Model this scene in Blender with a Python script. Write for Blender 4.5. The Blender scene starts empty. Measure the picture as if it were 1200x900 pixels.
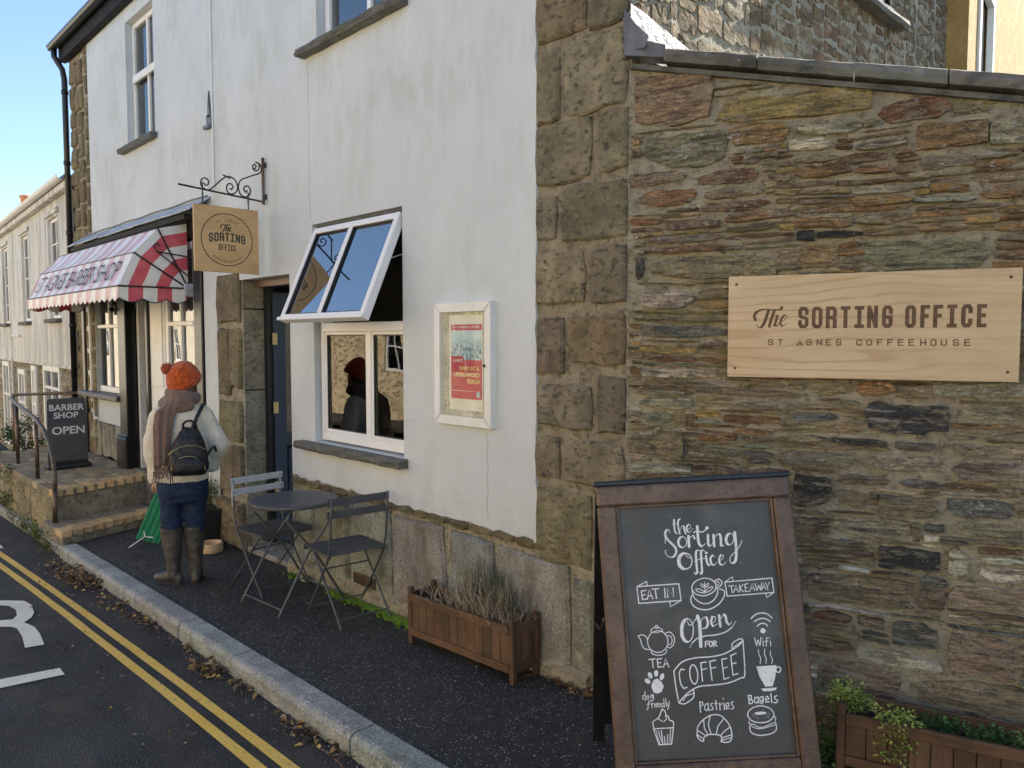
import bpy, bmesh, math, random
from mathutils import Vector, Matrix, noise
from math import sin, cos, pi, radians, hypot

scene = bpy.context.scene
COL = scene.collection

# ------------------------------------------------------------------ camera, sky, sun, exposure
cam_d = bpy.data.cameras.new('camera'); cam = bpy.data.objects.new('camera', cam_d); COL.objects.link(cam)
cam_d.sensor_width = 36.0; cam_d.lens = 27.0; cam_d.clip_start = 0.05; cam_d.clip_end = 600.0
cam.location = (2.23, -2.90, 1.75)
_az, _pt = radians(180 - 43.8), math.atan(53 / 900)
_look = Vector((cos(_az) * cos(_pt), sin(_az) * cos(_pt), -sin(_pt)))
cam.rotation_euler = _look.to_track_quat('-Z', 'Y').to_euler()
scene.camera = cam

SUN_EL, SUN_ROT = radians(31), radians(5)          # rotation measured from +Y towards +X
world = bpy.data.worlds.new('World'); scene.world = world; world.use_nodes = True
wn = world.node_tree; wn.nodes.clear()
sky = wn.nodes.new('ShaderNodeTexSky'); sky.sky_type = 'NISHITA'; sky.sun_disc = False
sky.sun_elevation = SUN_EL; sky.sun_rotation = SUN_ROT; sky.air_density = 1.0; sky.dust_density = 0.7; sky.ozone_density = 2.6
bg = wn.nodes.new('ShaderNodeBackground'); bg.inputs['Strength'].default_value = 0.100
wo = wn.nodes.new('ShaderNodeOutputWorld')
wn.links.new(sky.outputs[0], bg.inputs[0]); wn.links.new(bg.outputs[0], wo.inputs[0])
sun_d = bpy.data.lights.new('sun', 'SUN'); sun_d.energy = 5.0; sun_d.angle = radians(0.5); sun_d.color = (1.0, 0.91, 0.78)
sun = bpy.data.objects.new('sun', sun_d); COL.objects.link(sun)
_sd = Vector((sin(SUN_ROT) * cos(SUN_EL), cos(SUN_ROT) * cos(SUN_EL), sin(SUN_EL)))
sun.rotation_euler = _sd.to_track_quat('Z', 'Y').to_euler(); sun.location = (4, 10, 12)
scene.view_settings.view_transform = 'Standard'; scene.view_settings.look = 'None'
scene.view_settings.exposure = 1.60; scene.view_settings.gamma = 1.0

# ------------------------------------------------------------------ mesh helpers
class MB:
    def __init__(s): s.v = []; s.f = []; s.c = []; s.m = []; s.st = None
    def add(s, vs, fs, c=None, m=0):
        o = len(s.v); s.v.extend([tuple(p) for p in vs])
        for f in fs: s.f.append(tuple(i + o for i in f)); s.c.append(c); s.m.append(m)
    def box(s, x0, x1, y0, y1, z0, z1, c=None, m=0, M=None):
        vs = [Vector((x, y, z)) for z in (z0, z1) for y in (y0, y1) for x in (x0, x1)]
        if M is not None: vs = [M @ p for p in vs]
        s.add(vs, [(0, 2, 3, 1), (4, 5, 7, 6), (0, 1, 5, 4), (2, 6, 7, 3), (0, 4, 6, 2), (1, 3, 7, 5)], c, m)
    def cbox(s, x0, x1, y0, y1, z0, z1, b=.004, c=None, m=0, M=None, jit=0, rng=None):
        """box with chamfered edges"""
        b = min(b, abs(x1-x0)*.45, abs(y1-y0)*.45, abs(z1-z0)*.45)
        bm = bmesh.new(); bmesh.ops.create_cube(bm, size=1)
        for v in bm.verts: v.co = Vector(((x0+x1)/2+v.co.x*(x1-x0), (y0+y1)/2+v.co.y*(y1-y0), (z0+z1)/2+v.co.z*(z1-z0)))
        bmesh.ops.bevel(bm, geom=bm.edges[:], offset=b, segments=1, affect='EDGES')
        if jit:
            for v in bm.verts: v.co += Vector((rng.uniform(-jit, jit), rng.uniform(-jit, jit), rng.uniform(-jit, jit)))
        bm.verts.index_update()
        vs = [(M @ v.co) if M is not None else v.co.copy() for v in bm.verts]
        s.add(vs, [[v.index for v in f.verts] for f in bm.faces], c, m); bm.free()
    def tube(s, pts, r, n=8, c=None, m=0, close=False, caps=True):
        pts = [Vector(p) for p in pts]; k = len(pts)
        rs = r if isinstance(r, (list, tuple)) else [r] * k
        o = len(s.v); prev = None
        for i, p in enumerate(pts):
            a = pts[(i-1) % k] if (i > 0 or close) else p; b = pts[(i+1) % k] if (i < k-1 or close) else p
            t = (b - a); t = t.normalized() if t.length > 1e-9 else Vector((0, 0, 1))
            if prev is None:
                u = t.orthogonal().normalized()
            else:
                u = prev - t * prev.dot(t); u = u.normalized() if u.length > 1e-6 else t.orthogonal().normalized()
            prev = u; w = t.cross(u)
            for j in range(n):
                a_ = 2*pi*j/n; s.v.append(tuple(p + (u*cos(a_) + w*sin(a_)) * rs[i]))
        for i in range(k if close else k-1):
            for j in range(n):
                q = ((i+1) % k)
                s.f.append((o+i*n+j, o+i*n+(j+1) % n, o+q*n+(j+1) % n, o+q*n+j)); s.c.append(c); s.m.append(m)
        if caps and not close:
            s.f.append(tuple(o+j for j in reversed(range(n)))); s.c.append(c); s.m.append(m)
            s.f.append(tuple(o+(k-1)*n+j for j in range(n))); s.c.append(c); s.m.append(m)
    def bar(s, a, b, w, h, up=(0, 0, 1), c=None, m=0):
        a = Vector(a); b = Vector(b); t = (b-a).normalized(); up = Vector(up)
        sd = t.cross(up); sd = sd.normalized() if sd.length > 1e-6 else t.orthogonal().normalized(); u = sd.cross(t)
        vs = [p + sd*x*w/2 + u*y*h/2 for p in (a, b) for x, y in ((-1, -1), (1, -1), (1, 1), (-1, 1))]
        s.add(vs, [(0, 1, 2, 3), (7, 6, 5, 4), (0, 4, 5, 1), (1, 5, 6, 2), (2, 6, 7, 3), (3, 7, 4, 0)], c, m)
    def ball(s, c0, r, n=12, k=8, c=None, m=0, M=None):
        c0 = Vector(c0); rx, ry, rz = (r, r, r) if not isinstance(r, (list, tuple)) else r
        vs = [Vector((0, 0, -rz))]
        for i in range(1, k):
            a = -pi/2 + pi*i/k
            for j in range(n): vs.append(Vector((rx*cos(a)*cos(2*pi*j/n), ry*cos(a)*sin(2*pi*j/n), rz*sin(a))))
        vs.append(Vector((0, 0, rz)))
        if M is not None: vs = [M @ p for p in vs]
        vs = [p + c0 for p in vs]; fs = []
        for j in range(n): fs.append((0, 1+(j+1) % n, 1+j))
        for i in range(k-2):
            for j in range(n): fs.append((1+i*n+j, 1+i*n+(j+1) % n, 1+(i+1)*n+(j+1) % n, 1+(i+1)*n+j))
        e = len(vs)-1
        for j in range(n): fs.append((e, 1+(k-2)*n+j, 1+(k-2)*n+(j+1) % n))
        s.add(vs, fs, c, m)
    def lathe(s, prof, n=24, c=None, m=0, loc=(0, 0, 0), M=None):
        vs = []
        for r, z in prof:
            for j in range(n): vs.append(Vector((r*cos(2*pi*j/n), r*sin(2*pi*j/n), z)))
        if M is not None: vs = [M @ p for p in vs]
        vs = [p + Vector(loc) for p in vs]
        s.add(vs, [(i*n+j, i*n+(j+1) % n, (i+1)*n+(j+1) % n, (i+1)*n+j) for i in range(len(prof)-1) for j in range(n)], c, m)
    def poly(s, pts, d, c=None, m=0):
        """extrude a flat polygon by the vector d"""
        pts = [Vector(p) for p in pts]; d = Vector(d); n = len(pts)
        s.add(pts + [p + d for p in pts], [tuple(range(n))[::-1], tuple(range(n, 2*n))] + [(i, (i+1) % n, n+(i+1) % n, n+i) for i in range(n)], c, m)
    def rings(s, rings_, c=None, m=0, cap=True):
        n = len(rings_[0]); vs = [p for r in rings_ for p in r]
        fs = [(i*n+j, i*n+(j+1) % n, (i+1)*n+(j+1) % n, (i+1)*n+j) for i in range(len(rings_)-1) for j in range(n)]
        if cap: fs += [tuple(reversed(range(n))), tuple(range((len(rings_)-1)*n, len(rings_)*n))]
        s.add(vs, fs, c, m)
    def build(s, name, mats, parent=None, smooth=False, loc=None, rot=None, mods=None):
        me = bpy.data.meshes.new(name); me.from_pydata([tuple(v) for v in s.v], [], s.f)
        if not isinstance(mats, (list, tuple)): mats = [mats]
        for m in mats: me.materials.append(m)
        if len(mats) > 1: me.polygons.foreach_set('material_index', s.m)
        if True:
            at = me.color_attributes.new('Col', 'FLOAT_COLOR', 'CORNER'); buf = []
            for f, c in zip(s.f, s.c):
                c = c or (1, 1, 1); buf.extend([c[0], c[1], c[2], 1.0] * len(f))
            at.data.foreach_set('color', buf)
        if s.st is not None:
            at = me.attributes.new('st', 'FLOAT', 'POINT'); at.data.foreach_set('value', s.st)
        if smooth: me.polygons.foreach_set('use_smooth', [True]*len(me.polygons))
        me.update()
        o = bpy.data.objects.new(name, me); COL.objects.link(o)
        if parent is not None: o.parent = parent
        if loc is not None: o.location = loc
        if rot is not None: o.rotation_euler = rot
        return o

def tag(o, label=None, cat=None, group=None, kind=None):
    if label: o['label'] = label
    if cat: o['category'] = cat
    if group: o['group'] = group
    if kind: o['kind'] = kind
    return o
def empty(name, loc=(0, 0, 0), rz=0.0, label=None, cat=None, group=None, kind=None, parent=None, rot=None):
    o = bpy.data.objects.new(name, None); COL.objects.link(o); o.location = loc; o.rotation_euler = rot or (0, 0, rz); o.empty_display_size = .1
    if parent is not None: o.parent = parent
    return tag(o, label, cat, group, kind)
def part(name, fn, mat, parent, smooth=False, **k):
    mb = MB(); fn(mb); return mb.build(name, mat, parent, smooth, **k)
def boxpart(name, mat, parent, *a, b=0, **k):
    mb = MB(); (mb.cbox(*a, b=b) if b else mb.box(*a)); return mb.build(name, mat, parent, **k)
def remesh(o, voxel, smooth=6, fac=.6):
    m = o.modifiers.new('remesh', 'REMESH'); m.mode = 'VOXEL'; m.voxel_size = voxel; m.use_smooth_shade = True
    s = o.modifiers.new('smooth', 'SMOOTH'); s.iterations = smooth; s.factor = fac
    return o

# ------------------------------------------------------------------ materials
def mat(name, c1, c2=None, sc=6, st=(1, 1, 1), lo=.35, hi=.65, rough=.8, rlo=None, metal=0, spec=.5, layers=(), bumps=(), attr=None, coat=0, sheen=0, stripe=None, det=6, rot=(0, 0, 0)):
    K = 1.22; up = lambda c: tuple(min(.86, x*K) if max(c) < .9 else x for x in c); c1 = up(c1); c2 = up(c2) if c2 else None; layers = [dict(l, col=up(l["col"])) for l in layers]
    if stripe: stripe = (stripe[0], up(stripe[1]), up(stripe[2]))
    """c1/c2 mixed by noise; layers = dicts(kind, sc, st, col, lo, hi, amt); bumps = (kind, sc, st, dist)"""
    m = bpy.data.materials.new(name); m.use_nodes = True; nt = m.node_tree; N = nt.nodes; L = nt.links
    bs = N['Principled BSDF']; tc = N.new('ShaderNodeTexCoord')
    def tex(kind, sc, stv, det=6, dist=0, rot=(0, 0, 0), seed=0):
        mp = N.new('ShaderNodeMapping'); mp.inputs['Scale'].default_value = [sc*a for a in stv]; mp.inputs['Rotation'].default_value = rot
        mp.inputs['Location'].default_value = (seed*3.1, seed*1.7, seed*2.3)
        L.new(tc.outputs['Object'], mp.inputs['Vector'])
        if kind == 'noise':
            t = N.new('ShaderNodeTexNoise'); t.inputs['Scale'].default_value = 1; t.inputs['Detail'].default_value = det; t.inputs['Roughness'].default_value = .62; t.inputs['Distortion'].default_value = dist; out = t.outputs['Fac']
        elif kind == 'vor':
            t = N.new('ShaderNodeTexVoronoi'); t.inputs['Scale'].default_value = 1; out = t.outputs['Distance']
        elif kind == 'cell':
            t = N.new('ShaderNodeTexVoronoi'); t.inputs['Scale'].default_value = 1; sp = N.new('ShaderNodeSeparateColor'); L.new(t.outputs['Color'], sp.inputs[0]); out = sp.outputs[0]
        elif kind == 'wave':
            t = N.new('ShaderNodeTexWave'); t.bands_direction = 'Z'; t.inputs['Scale'].default_value = 1; t.inputs['Distortion'].default_value = dist; t.inputs['Detail'].default_value = 3; t.inputs['Detail Scale'].default_value = .8; out = t.outputs['Fac']
        L.new(mp.outputs[0], t.inputs['Vector']); return out
    def ramp(sock, lo, hi):
        r = N.new('ShaderNodeMapRange'); r.inputs['From Min'].default_value = lo; r.inputs['From Max'].default_value = hi
        L.new(sock, r.inputs['Value']); return r.outputs[0]
    def mix(fac, a, b, mode='MIX', famt=None):
        x = N.new('ShaderNodeMix'); x.data_type = 'RGBA'; x.blend_type = mode
        for s_, v in ((0, fac), (6, a), (7, b)):
            if hasattr(v, 'links'): L.new(v, x.inputs[s_])
            elif s_ == 0: x.inputs[0].default_value = v
            else: x.inputs[s_].default_value = (*v, 1)
        return x.outputs[2]
    col = mix(ramp(tex('noise', sc, st, det, rot=rot), lo, hi), c1, c2 or c1)
    if stripe:
        at = N.new('ShaderNodeAttribute'); at.attribute_name = 'st'
        md = N.new('ShaderNodeMath'); md.operation = 'PINGPONG'; md.inputs[1].default_value = stripe[0]; L.new(at.outputs['Fac'], md.inputs[0])
        gt = N.new('ShaderNodeMath'); gt.operation = 'GREATER_THAN'; gt.inputs[1].default_value = stripe[0]/2; L.new(md.outputs[0], gt.inputs[0])
        col = mix(gt.outputs[0], col, mix(ramp(tex('noise', sc*1.3, st), lo, hi), stripe[1], stripe[2]))
    if attr:
        at = N.new('ShaderNodeAttribute'); at.attribute_name = 'Col'; col = mix(1.0, col, at.outputs['Color'], 'MULTIPLY')
    for i, l in enumerate(layers):
        f = ramp(tex(l.get('k', 'noise'), l['sc'], l.get('st', (1, 1, 1)), l.get('det', 6), l.get('dist', 0), l.get('rot', (0, 0, 0)), i+1), l['lo'], l['hi'])
        if 'mask' in l:
            q = l['mask']; f2 = ramp(tex('noise', q[0], q[1], 4, seed=i+9), q[2], q[3]); mm = N.new('ShaderNodeMath'); mm.operation = 'MULTIPLY'; L.new(f, mm.inputs[0]); L.new(f2, mm.inputs[1]); f = mm.outputs[0]
        if 'axis' in l:   # restrict by object height etc.: (axis index, from, to)
            q = l['axis']; sp = N.new('ShaderNodeSeparateXYZ'); L.new(tc.outputs['Object'], sp.inputs[0]); f2 = ramp(sp.outputs[q[0]], q[1], q[2]); mm = N.new('ShaderNodeMath'); mm.operation = 'MULTIPLY'; L.new(f, mm.inputs[0]); L.new(f2, mm.inputs[1]); f = mm.outputs[0]
        mm = N.new('ShaderNodeMath'); mm.operation = 'MULTIPLY'; mm.inputs[1].default_value = l.get('amt', 1); L.new(f, mm.inputs[0])
        col = mix(mm.outputs[0], col, l['col'], l.get('mode', 'MIX'))
    L.new(col, bs.inputs['Base Color'])
    bs.inputs['Metallic'].default_value = metal; bs.inputs['Specular IOR Level'].default_value = spec
    if rlo is not None:
        r = N.new('ShaderNodeMapRange'); r.inputs['To Min'].default_value = rlo; r.inputs['To Max'].default_value = rough; r.inputs['From Min'].default_value = .3; r.inputs['From Max'].default_value = .7
        L.new(tex('noise', sc*1.7, st), r.inputs['Value']); L.new(r.outputs[0], bs.inputs['Roughness'])
    else: bs.inputs['Roughness'].default_value = rough
    if coat: bs.inputs['Coat Weight'].default_value = coat; bs.inputs['Coat Roughness'].default_value = .15
    if sheen: bs.inputs['Sheen Weight'].default_value = sheen
    prev = None
    for kind, s_, stv, d in bumps:
        b = N.new('ShaderNodeBump'); b.inputs['Distance'].default_value = d; b.inputs['Strength'].default_value = 1
        L.new(tex(kind, s_, stv, 8, 2 if kind == 'wave' else 0, rot=rot), b.inputs['Height'])
        if prev: L.new(prev, b.inputs['Normal'])
        prev = b.outputs[0]
    if prev: L.new(prev, bs.inputs['Normal'])
    return m

def glass_mat(name, tint=(1, 1, 1), ior=1.9, rough=.01, body=None):
    m = bpy.data.materials.new(name); m.use_nodes = True; nt = m.node_tree; N = nt.nodes; L = nt.links; N.clear()
    out = N.new('ShaderNodeOutputMaterial'); fr = N.new('ShaderNodeFresnel'); fr.inputs[0].default_value = ior
    tr = N.new('ShaderNodeBsdfTransparent'); tr.inputs[0].default_value = (*tint, 1); gl = N.new('ShaderNodeBsdfGlossy'); gl.inputs['Roughness'].default_value = rough
    geo = N.new('ShaderNodeNewGeometry')
    tc = N.new('ShaderNodeTexCoord'); no = N.new('ShaderNodeTexNoise'); no.inputs['Scale'].default_value = 2.2; no.inputs['Detail'].default_value = 1
    L.new(tc.outputs['Object'], no.inputs['Vector']); bp = N.new('ShaderNodeBump'); bp.inputs['Distance'].default_value = .0018; L.new(no.outputs['Fac'], bp.inputs['Height']); L.new(bp.outputs[0], gl.inputs['Normal'])
    mx = N.new('ShaderNodeMixShader'); L.new(fr.outputs[0], mx.inputs[0]); L.new(tr.outputs[0], mx.inputs[1]); L.new(gl.outputs[0], mx.inputs[2]); L.new(mx.outputs[0], out.inputs[0])
    return m

W1 = (1, 1, 1)
M = {}
M['plaster'] = mat('painted_render', (.48, .515, .53), (.55, .585, .60), 1.3, (1, 1, .5), rough=.85, layers=[
    dict(sc=9, st=(1, 1, .10), col=(.42, .44, .43), lo=.50, hi=.72, amt=.28, mask=(.9, (1, 1, .7), .44, .62)),
    dict(sc=16, st=(1, 1, .08), col=(.44, .46, .45), lo=.55, hi=.75, amt=.22, axis=(2, 3.2, 4.2)),
    dict(sc=1.7, st=(1, 1, .8), col=(.37, .385, .34), lo=.52, hi=.68, amt=.45, mask=(8, (1, 1, .25), .40, .60)),
    dict(sc=2.0, st=(1, 1, .9), col=(.36, .385, .32), lo=.44, hi=.62, amt=.42, mask=(13, (1, 1, .25), .38, .62), axis=(2, 2.35, 3.0)),
    dict(sc=40, col=(.5, .51, .5), lo=.6, hi=.72, amt=.3),
    dict(sc=25, col=(.40, .40, .37), lo=.4, hi=.7, amt=.5, axis=(2, .95, .6))],
    bumps=[('noise', 3, (1, 1, 1), .012), ('noise', 60, (1, 1, 1), .0015)])
M['quoin'] = mat('weathered_sandstone', (.175, .145, .095), (.34, .285, .19), 7, rough=.95, attr=True, layers=[
    dict(sc=22, st=(1, 1, 1.6), col=(.075, .062, .042), lo=.52, hi=.64, amt=.85), dict(sc=60, col=(.46, .42, .33), lo=.60, hi=.70, amt=.6),
    dict(sc=3.5, col=(.15, .145, .075), lo=.48, hi=.66, amt=.6), dict(sc=12, col=(.26, .16, .09), lo=.6, hi=.72, amt=.4)],
    bumps=[('noise', 9, (1, 1, 1.5), .06), ('noise', 30, (1, 1, 1.8), .03), ('noise', 90, (1, 1, 1), .006)])
M['slate'] = mat('rubble_slate', (1.6, 1.58, 1.46), (3.7, 3.65, 3.35), 9, (1, 1, 5), lo=.38, hi=.62, rough=.80, attr=True, rot=(0, .05, 0), layers=[
    dict(sc=5, st=(1, 1, 9), col=(.075, .062, .045), lo=.54, hi=.61, amt=.65, rot=(0, .06, 0)), dict(sc=26, st=(1, 1, 1.3), col=(.10, .085, .065), lo=.55, hi=.64, amt=.5),
    dict(sc=6, st=(1, 1, 7), col=(.60, .55, .44), lo=.55, hi=.62, amt=.7, mask=(2.6, (1, 1, 2), .42, .58), rot=(0, -.05, 0)),
    dict(sc=34, st=(1, 1, 2), col=(.70, .68, .62), lo=.57, hi=.64, amt=.8, mask=(2.4, (1, 1, 2), .46, .58)), dict(sc=80, col=(.66, .64, .58), lo=.62, hi=.68, amt=.7),
    dict(sc=5, st=(1, 1, 4), col=(.27, .165, .085), lo=.55, hi=.72, amt=.4),
    dict(sc=60, col=(.06, .05, .04), lo=.58, hi=.68, amt=.5),
    dict(sc=22, st=(1, 1, 2), col=(.36, .30, .20), lo=.44, hi=.54, amt=.8, mask=(5, (1, 1, 2), .50, .58))],
    bumps=[('noise', 5, (1, 1, 8), .13), ('noise', 16, (1, 1, 4), .05), ('noise', 55, (1, 1, 1.3), .016)])
M['mortar'] = mat('sandy_mortar', (.27, .24, .17), (.43, .39, .285), 6, rough=.95, layers=[
    dict(sc=30, col=(.11, .095, .065), lo=.54, hi=.66, amt=.75), dict(sc=70, col=(.5, .46, .37), lo=.61, hi=.70, amt=.6), dict(sc=14, st=(1, 1, 4), col=(.12, .11, .085), lo=.55, hi=.7, amt=.6)],
    bumps=[('noise', 12, (1, 1, 2.5), .04), ('noise', 45, (1, 1, 1.5), .012)])
M['joint'] = mat('weathered_joint_mortar', (.19, .16, .105), (.33, .285, .20), 7, rough=.95, layers=[dict(sc=25, col=(.10, .085, .06), lo=.52, hi=.64, amt=.8), dict(sc=70, col=(.45, .41, .33), lo=.62, hi=.7, amt=.5)], bumps=[('noise', 12, (1, 1, 1.5), .04), ('noise', 45, (1, 1, 1), .012)])
M['granite'] = mat('granite_plinth', (.20, .197, .172), (.30, .295, .26), 4, rough=.9, attr=True, layers=[
    dict(sc=110, k='noise', col=(.07, .07, .06), lo=.52, hi=.58, amt=.8), dict(sc=90, col=(.6, .6, .57), lo=.60, hi=.68, amt=.6),
    dict(sc=5, col=(.12, .10, .065), lo=.50, hi=.64, amt=.7), dict(sc=9, st=(1, 1, .25), col=(.09, .08, .06), lo=.52, hi=.68, amt=.7), dict(sc=7, col=(.44, .41, .33), lo=.58, hi=.70, amt=.6)],
    bumps=[('noise', 10, (1, 1, 1), .012), ('noise', 120, (1, 1, 1), .003)])
M['kerb'] = mat('granite_kerb', (.20, .205, .195), (.32, .325, .31), 7, rough=.8, attr=True, layers=[
    dict(sc=90, col=(.07, .07, .07), lo=.52, hi=.60, amt=.75), dict(sc=100, col=(.66, .66, .63), lo=.57, hi=.65, amt=.7), dict(sc=5, col=(.11, .115, .08), lo=.50, hi=.68, amt=.6)],
    bumps=[('noise', 9, (1, 1, 1), .01), ('noise', 110, (1, 1, 1), .003)])
M['road'] = mat('road_asphalt', (.019, .0195, .021), (.030, .030, .032), 1.6, rough=.85, rlo=.6, spec=.35, layers=[
    dict(sc=150, col=(.105, .105, .11), lo=.56, hi=.66, amt=.6), dict(sc=200, k='cell', col=(.22, .21, .20), lo=.95, hi=.99, amt=.6),
    dict(sc=2.0, st=(1, 2.2, 1), col=(.085, .070, .050), lo=.50, hi=.72, amt=.5), dict(sc=.8, col=(.02, .02, .022), lo=.55, hi=.62, amt=.5), dict(sc=30, col=(.13, .11, .08), lo=.64, hi=.7, amt=.5)],
    bumps=[('vor', 130, (1, 1, 1), .006), ('noise', 40, (1, 1, 1), .003)])
M['pave'] = mat('pavement_asphalt', (.017, .0175, .019), (.028, .028, .029), 2.2, rough=.85, rlo=.55, layers=[
    dict(sc=120, col=(.07, .07, .07), lo=.56, hi=.66, amt=.6), dict(sc=170, k='cell', col=(.42, .42, .40), lo=.955, hi=.985, amt=.8),
    dict(sc=2.5, col=(.045, .042, .03), lo=.55, hi=.7, amt=.6)],
    bumps=[('vor', 120, (1, 1, 1), .006), ('noise', 30, (1, 1, 1), .004)])
M['yellow'] = mat('yellow_road_paint', (.70, .43, .07), (.70, .48, .12), 6, rough=.7, layers=[
    dict(sc=5, st=(1, 3, 1), col=(.22, .16, .06), lo=.60, hi=.72, amt=.7), dict(sc=28, col=(.16, .12, .05), lo=.60, hi=.70, amt=.7), dict(sc=150, col=(.30, .21, .06), lo=.58, hi=.68, amt=.6)], bumps=[('vor', 130, (1, 1, 1), .004)])
M['whiteline'] = mat('white_road_paint', (.66, .61, .52), (.76, .71, .61), 6, rough=.7, layers=[
    dict(sc=25, col=(.2, .18, .15), lo=.60, hi=.72, amt=.8), dict(sc=150, col=(.3, .28, .25), lo=.58, hi=.68, amt=.6)], bumps=[('vor', 130, (1, 1, 1), .004)])
M['siderubble'] = mat('warm_random_rubble', (.60, .54, .43), (1.35, 1.2, .95), 8, (1, 1, 1.5), rough=.95, attr=True, layers=[dict(sc=16, st=(1, 1, 1.5), col=(.09, .065, .04), lo=.53, hi=.62, amt=.75), dict(sc=9, col=(.46, .40, .28), lo=.52, hi=.64, amt=.6), dict(sc=4, col=(.33, .19, .10), lo=.56, hi=.68, amt=.5)], bumps=[('noise', 8, (1, 1, 1.6), .07), ('noise', 30, (1, 1, 1), .02)])
M['brick'] = mat('yellow_brick', (.95, .95, .95), (1.4, 1.4, 1.42), 14, rough=.9, attr=True, layers=[
    dict(sc=50, col=(.12, .10, .07), lo=.55, hi=.7, amt=.7), dict(sc=5, col=(.10, .09, .06), lo=.5, hi=.7, amt=.5)], bumps=[('noise', 40, (1, 1, 1), .006)])
M['dirtwall'] = mat('mossy_old_masonry', (.17, .15, .11), (.29, .26, .20), 5, rough=.95, attr=True, layers=[
    dict(sc=20, col=(.07, .065, .045), lo=.5, hi=.66, amt=.8), dict(sc=3.5, col=(.075, .10, .03), lo=.54, hi=.7, amt=.6)], bumps=[('noise', 14, (1, 1, 1), .02), ('noise', 60, (1, 1, 1), .006)])
M['pvc'] = mat('white_window_paint', (.74, .75, .755), (.80, .81, .815), 5, rough=.4, layers=[dict(sc=30, col=(.5, .5, .46), lo=.62, hi=.8, amt=.5)], bumps=[('noise', 20, (1, 1, 1), .001)])
M['cream'] = mat('cream_paint', (.66, .65, .60), (.74, .73, .69), 5, rough=.5, layers=[dict(sc=20, st=(1, 1, .3), col=(.4, .38, .32), lo=.58, hi=.8, amt=.6)], bumps=[('noise', 20, (1, 1, 1), .002)])
M['black'] = mat('black_gloss_paint', (.008, .008, .009), (.016, .016, .018), 8, rough=.32, layers=[dict(sc=40, col=(.08, .075, .07), lo=.64, hi=.76, amt=.5)], bumps=[('noise', 15, (1, 1, 1), .002)])
M['iron'] = mat('wrought_iron', (.02, .022, .025), (.06, .06, .062), 25, rough=.5, metal=.5, layers=[dict(sc=40, col=(.16, .08, .045), lo=.56, hi=.7, amt=.6)], bumps=[('noise', 60, (1, 1, 1), .002)])
M['steel_old'] = mat('worn_rail_steel', (.10, .075, .06), (.20, .17, .15), 20, rough=.45, metal=.7, layers=[dict(sc=30, st=(1, 1, .4), col=(.10, .045, .025), lo=.45, hi=.65, amt=.8)], bumps=[('noise', 60, (1, 1, 1), .002)])
M['rail_top'] = mat('polished_rail_steel', (.06, .05, .042), (.13, .115, .10), 20, rough=.5, metal=.3, layers=[dict(sc=30, col=(.12, .07, .045), lo=.55, hi=.7, amt=.7)])
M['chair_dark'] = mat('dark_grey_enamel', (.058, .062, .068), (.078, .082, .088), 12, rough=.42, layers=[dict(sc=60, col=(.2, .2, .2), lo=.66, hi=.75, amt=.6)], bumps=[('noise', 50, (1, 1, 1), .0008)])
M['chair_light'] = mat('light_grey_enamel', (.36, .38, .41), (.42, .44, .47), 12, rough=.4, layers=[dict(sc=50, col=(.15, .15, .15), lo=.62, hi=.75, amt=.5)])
M['slab'] = mat('slate_sill', (.085, .085, .08), (.18, .175, .155), 12, (1, 1, 3), rough=.85, layers=[
    dict(sc=60, col=(.3, .28, .22), lo=.58, hi=.7, amt=.6), dict(sc=5, col=(.10, .115, .05), lo=.5, hi=.7, amt=.5)], bumps=[('noise', 14, (1, 1, 6), .02), ('noise', 60, (1, 1, 4), .005)])
M['coping'] = mat('old_cement_coping', (.07, .068, .055), (.16, .155, .13), 3.5, (1, 1, 2), rough=.95, attr=True, layers=[
    dict(sc=30, col=(.30, .30, .25), lo=.58, hi=.7, amt=.5), dict(sc=7, st=(1, 1, 2), col=(.035, .038, .03), lo=.52, hi=.66, amt=.75)], bumps=[('noise', 14, (1, 1, 2), .012), ('noise', 80, (1, 1, 1), .004)])
M['lead'] = mat('lead_flashing', (.07, .073, .08), (.14, .147, .157), 10, (1, 1, .4), rough=.5, metal=.3, layers=[dict(sc=30, st=(1, 1, .3), col=(.13, .13, .14), lo=.55, hi=.7, amt=.7)], bumps=[('noise', 12, (1, 1, 1), .01)])
M['ply'] = mat('birch_plywood', (.45, .33, .19), (.55, .42, .26), 2.2, (1, 1, 4), rough=.55, layers=[
    dict(k='wave', sc=1.0, st=(1.3, 1, 7), dist=14, col=(.34, .21, .10), lo=.74, hi=.99, amt=.55, mask=(1.5, (1, 1, 1), .35, .6)), dict(sc=16, st=(4, 1, .2), col=(.33, .22, .13), lo=.66, hi=.76, amt=.4), dict(sc=3, st=(1, 1, 26), col=(.43, .29, .16), lo=.52, hi=.70, amt=.45, rot=(0, .05, 0)), dict(sc=60, st=(.15, 1, 2), col=(.38, .24, .12), lo=.62, hi=.75, amt=.4)],
    bumps=[('noise', 30, (.2, 1, 4), .0006)])
M['ply2'] = mat('honey_plywood', (.46, .29, .125), (.57, .38, .18), 2.5, (1, 1, 3), rough=.45, layers=[
    dict(k='wave', sc=3, st=(1, .7, 4), dist=8, col=(.36, .20, .07), lo=.65, hi=.98, amt=.35, mask=(2, (1, 1, 1), .35, .6)), dict(sc=8, st=(1, 1, 22), col=(.32, .17, .06), lo=.55, hi=.72, amt=.5), dict(sc=14, col=(.2, .11, .05), lo=.66, hi=.8, amt=.5)])
M['engrave'] = mat('burnt_engraving', (.085, .05, .028), (.14, .085, .05), 30, rough=.8)
M['inkblack'] = mat('black_sign_paint', (.028, .028, .022), (.05, .05, .04), 30, rough=.7)
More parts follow.
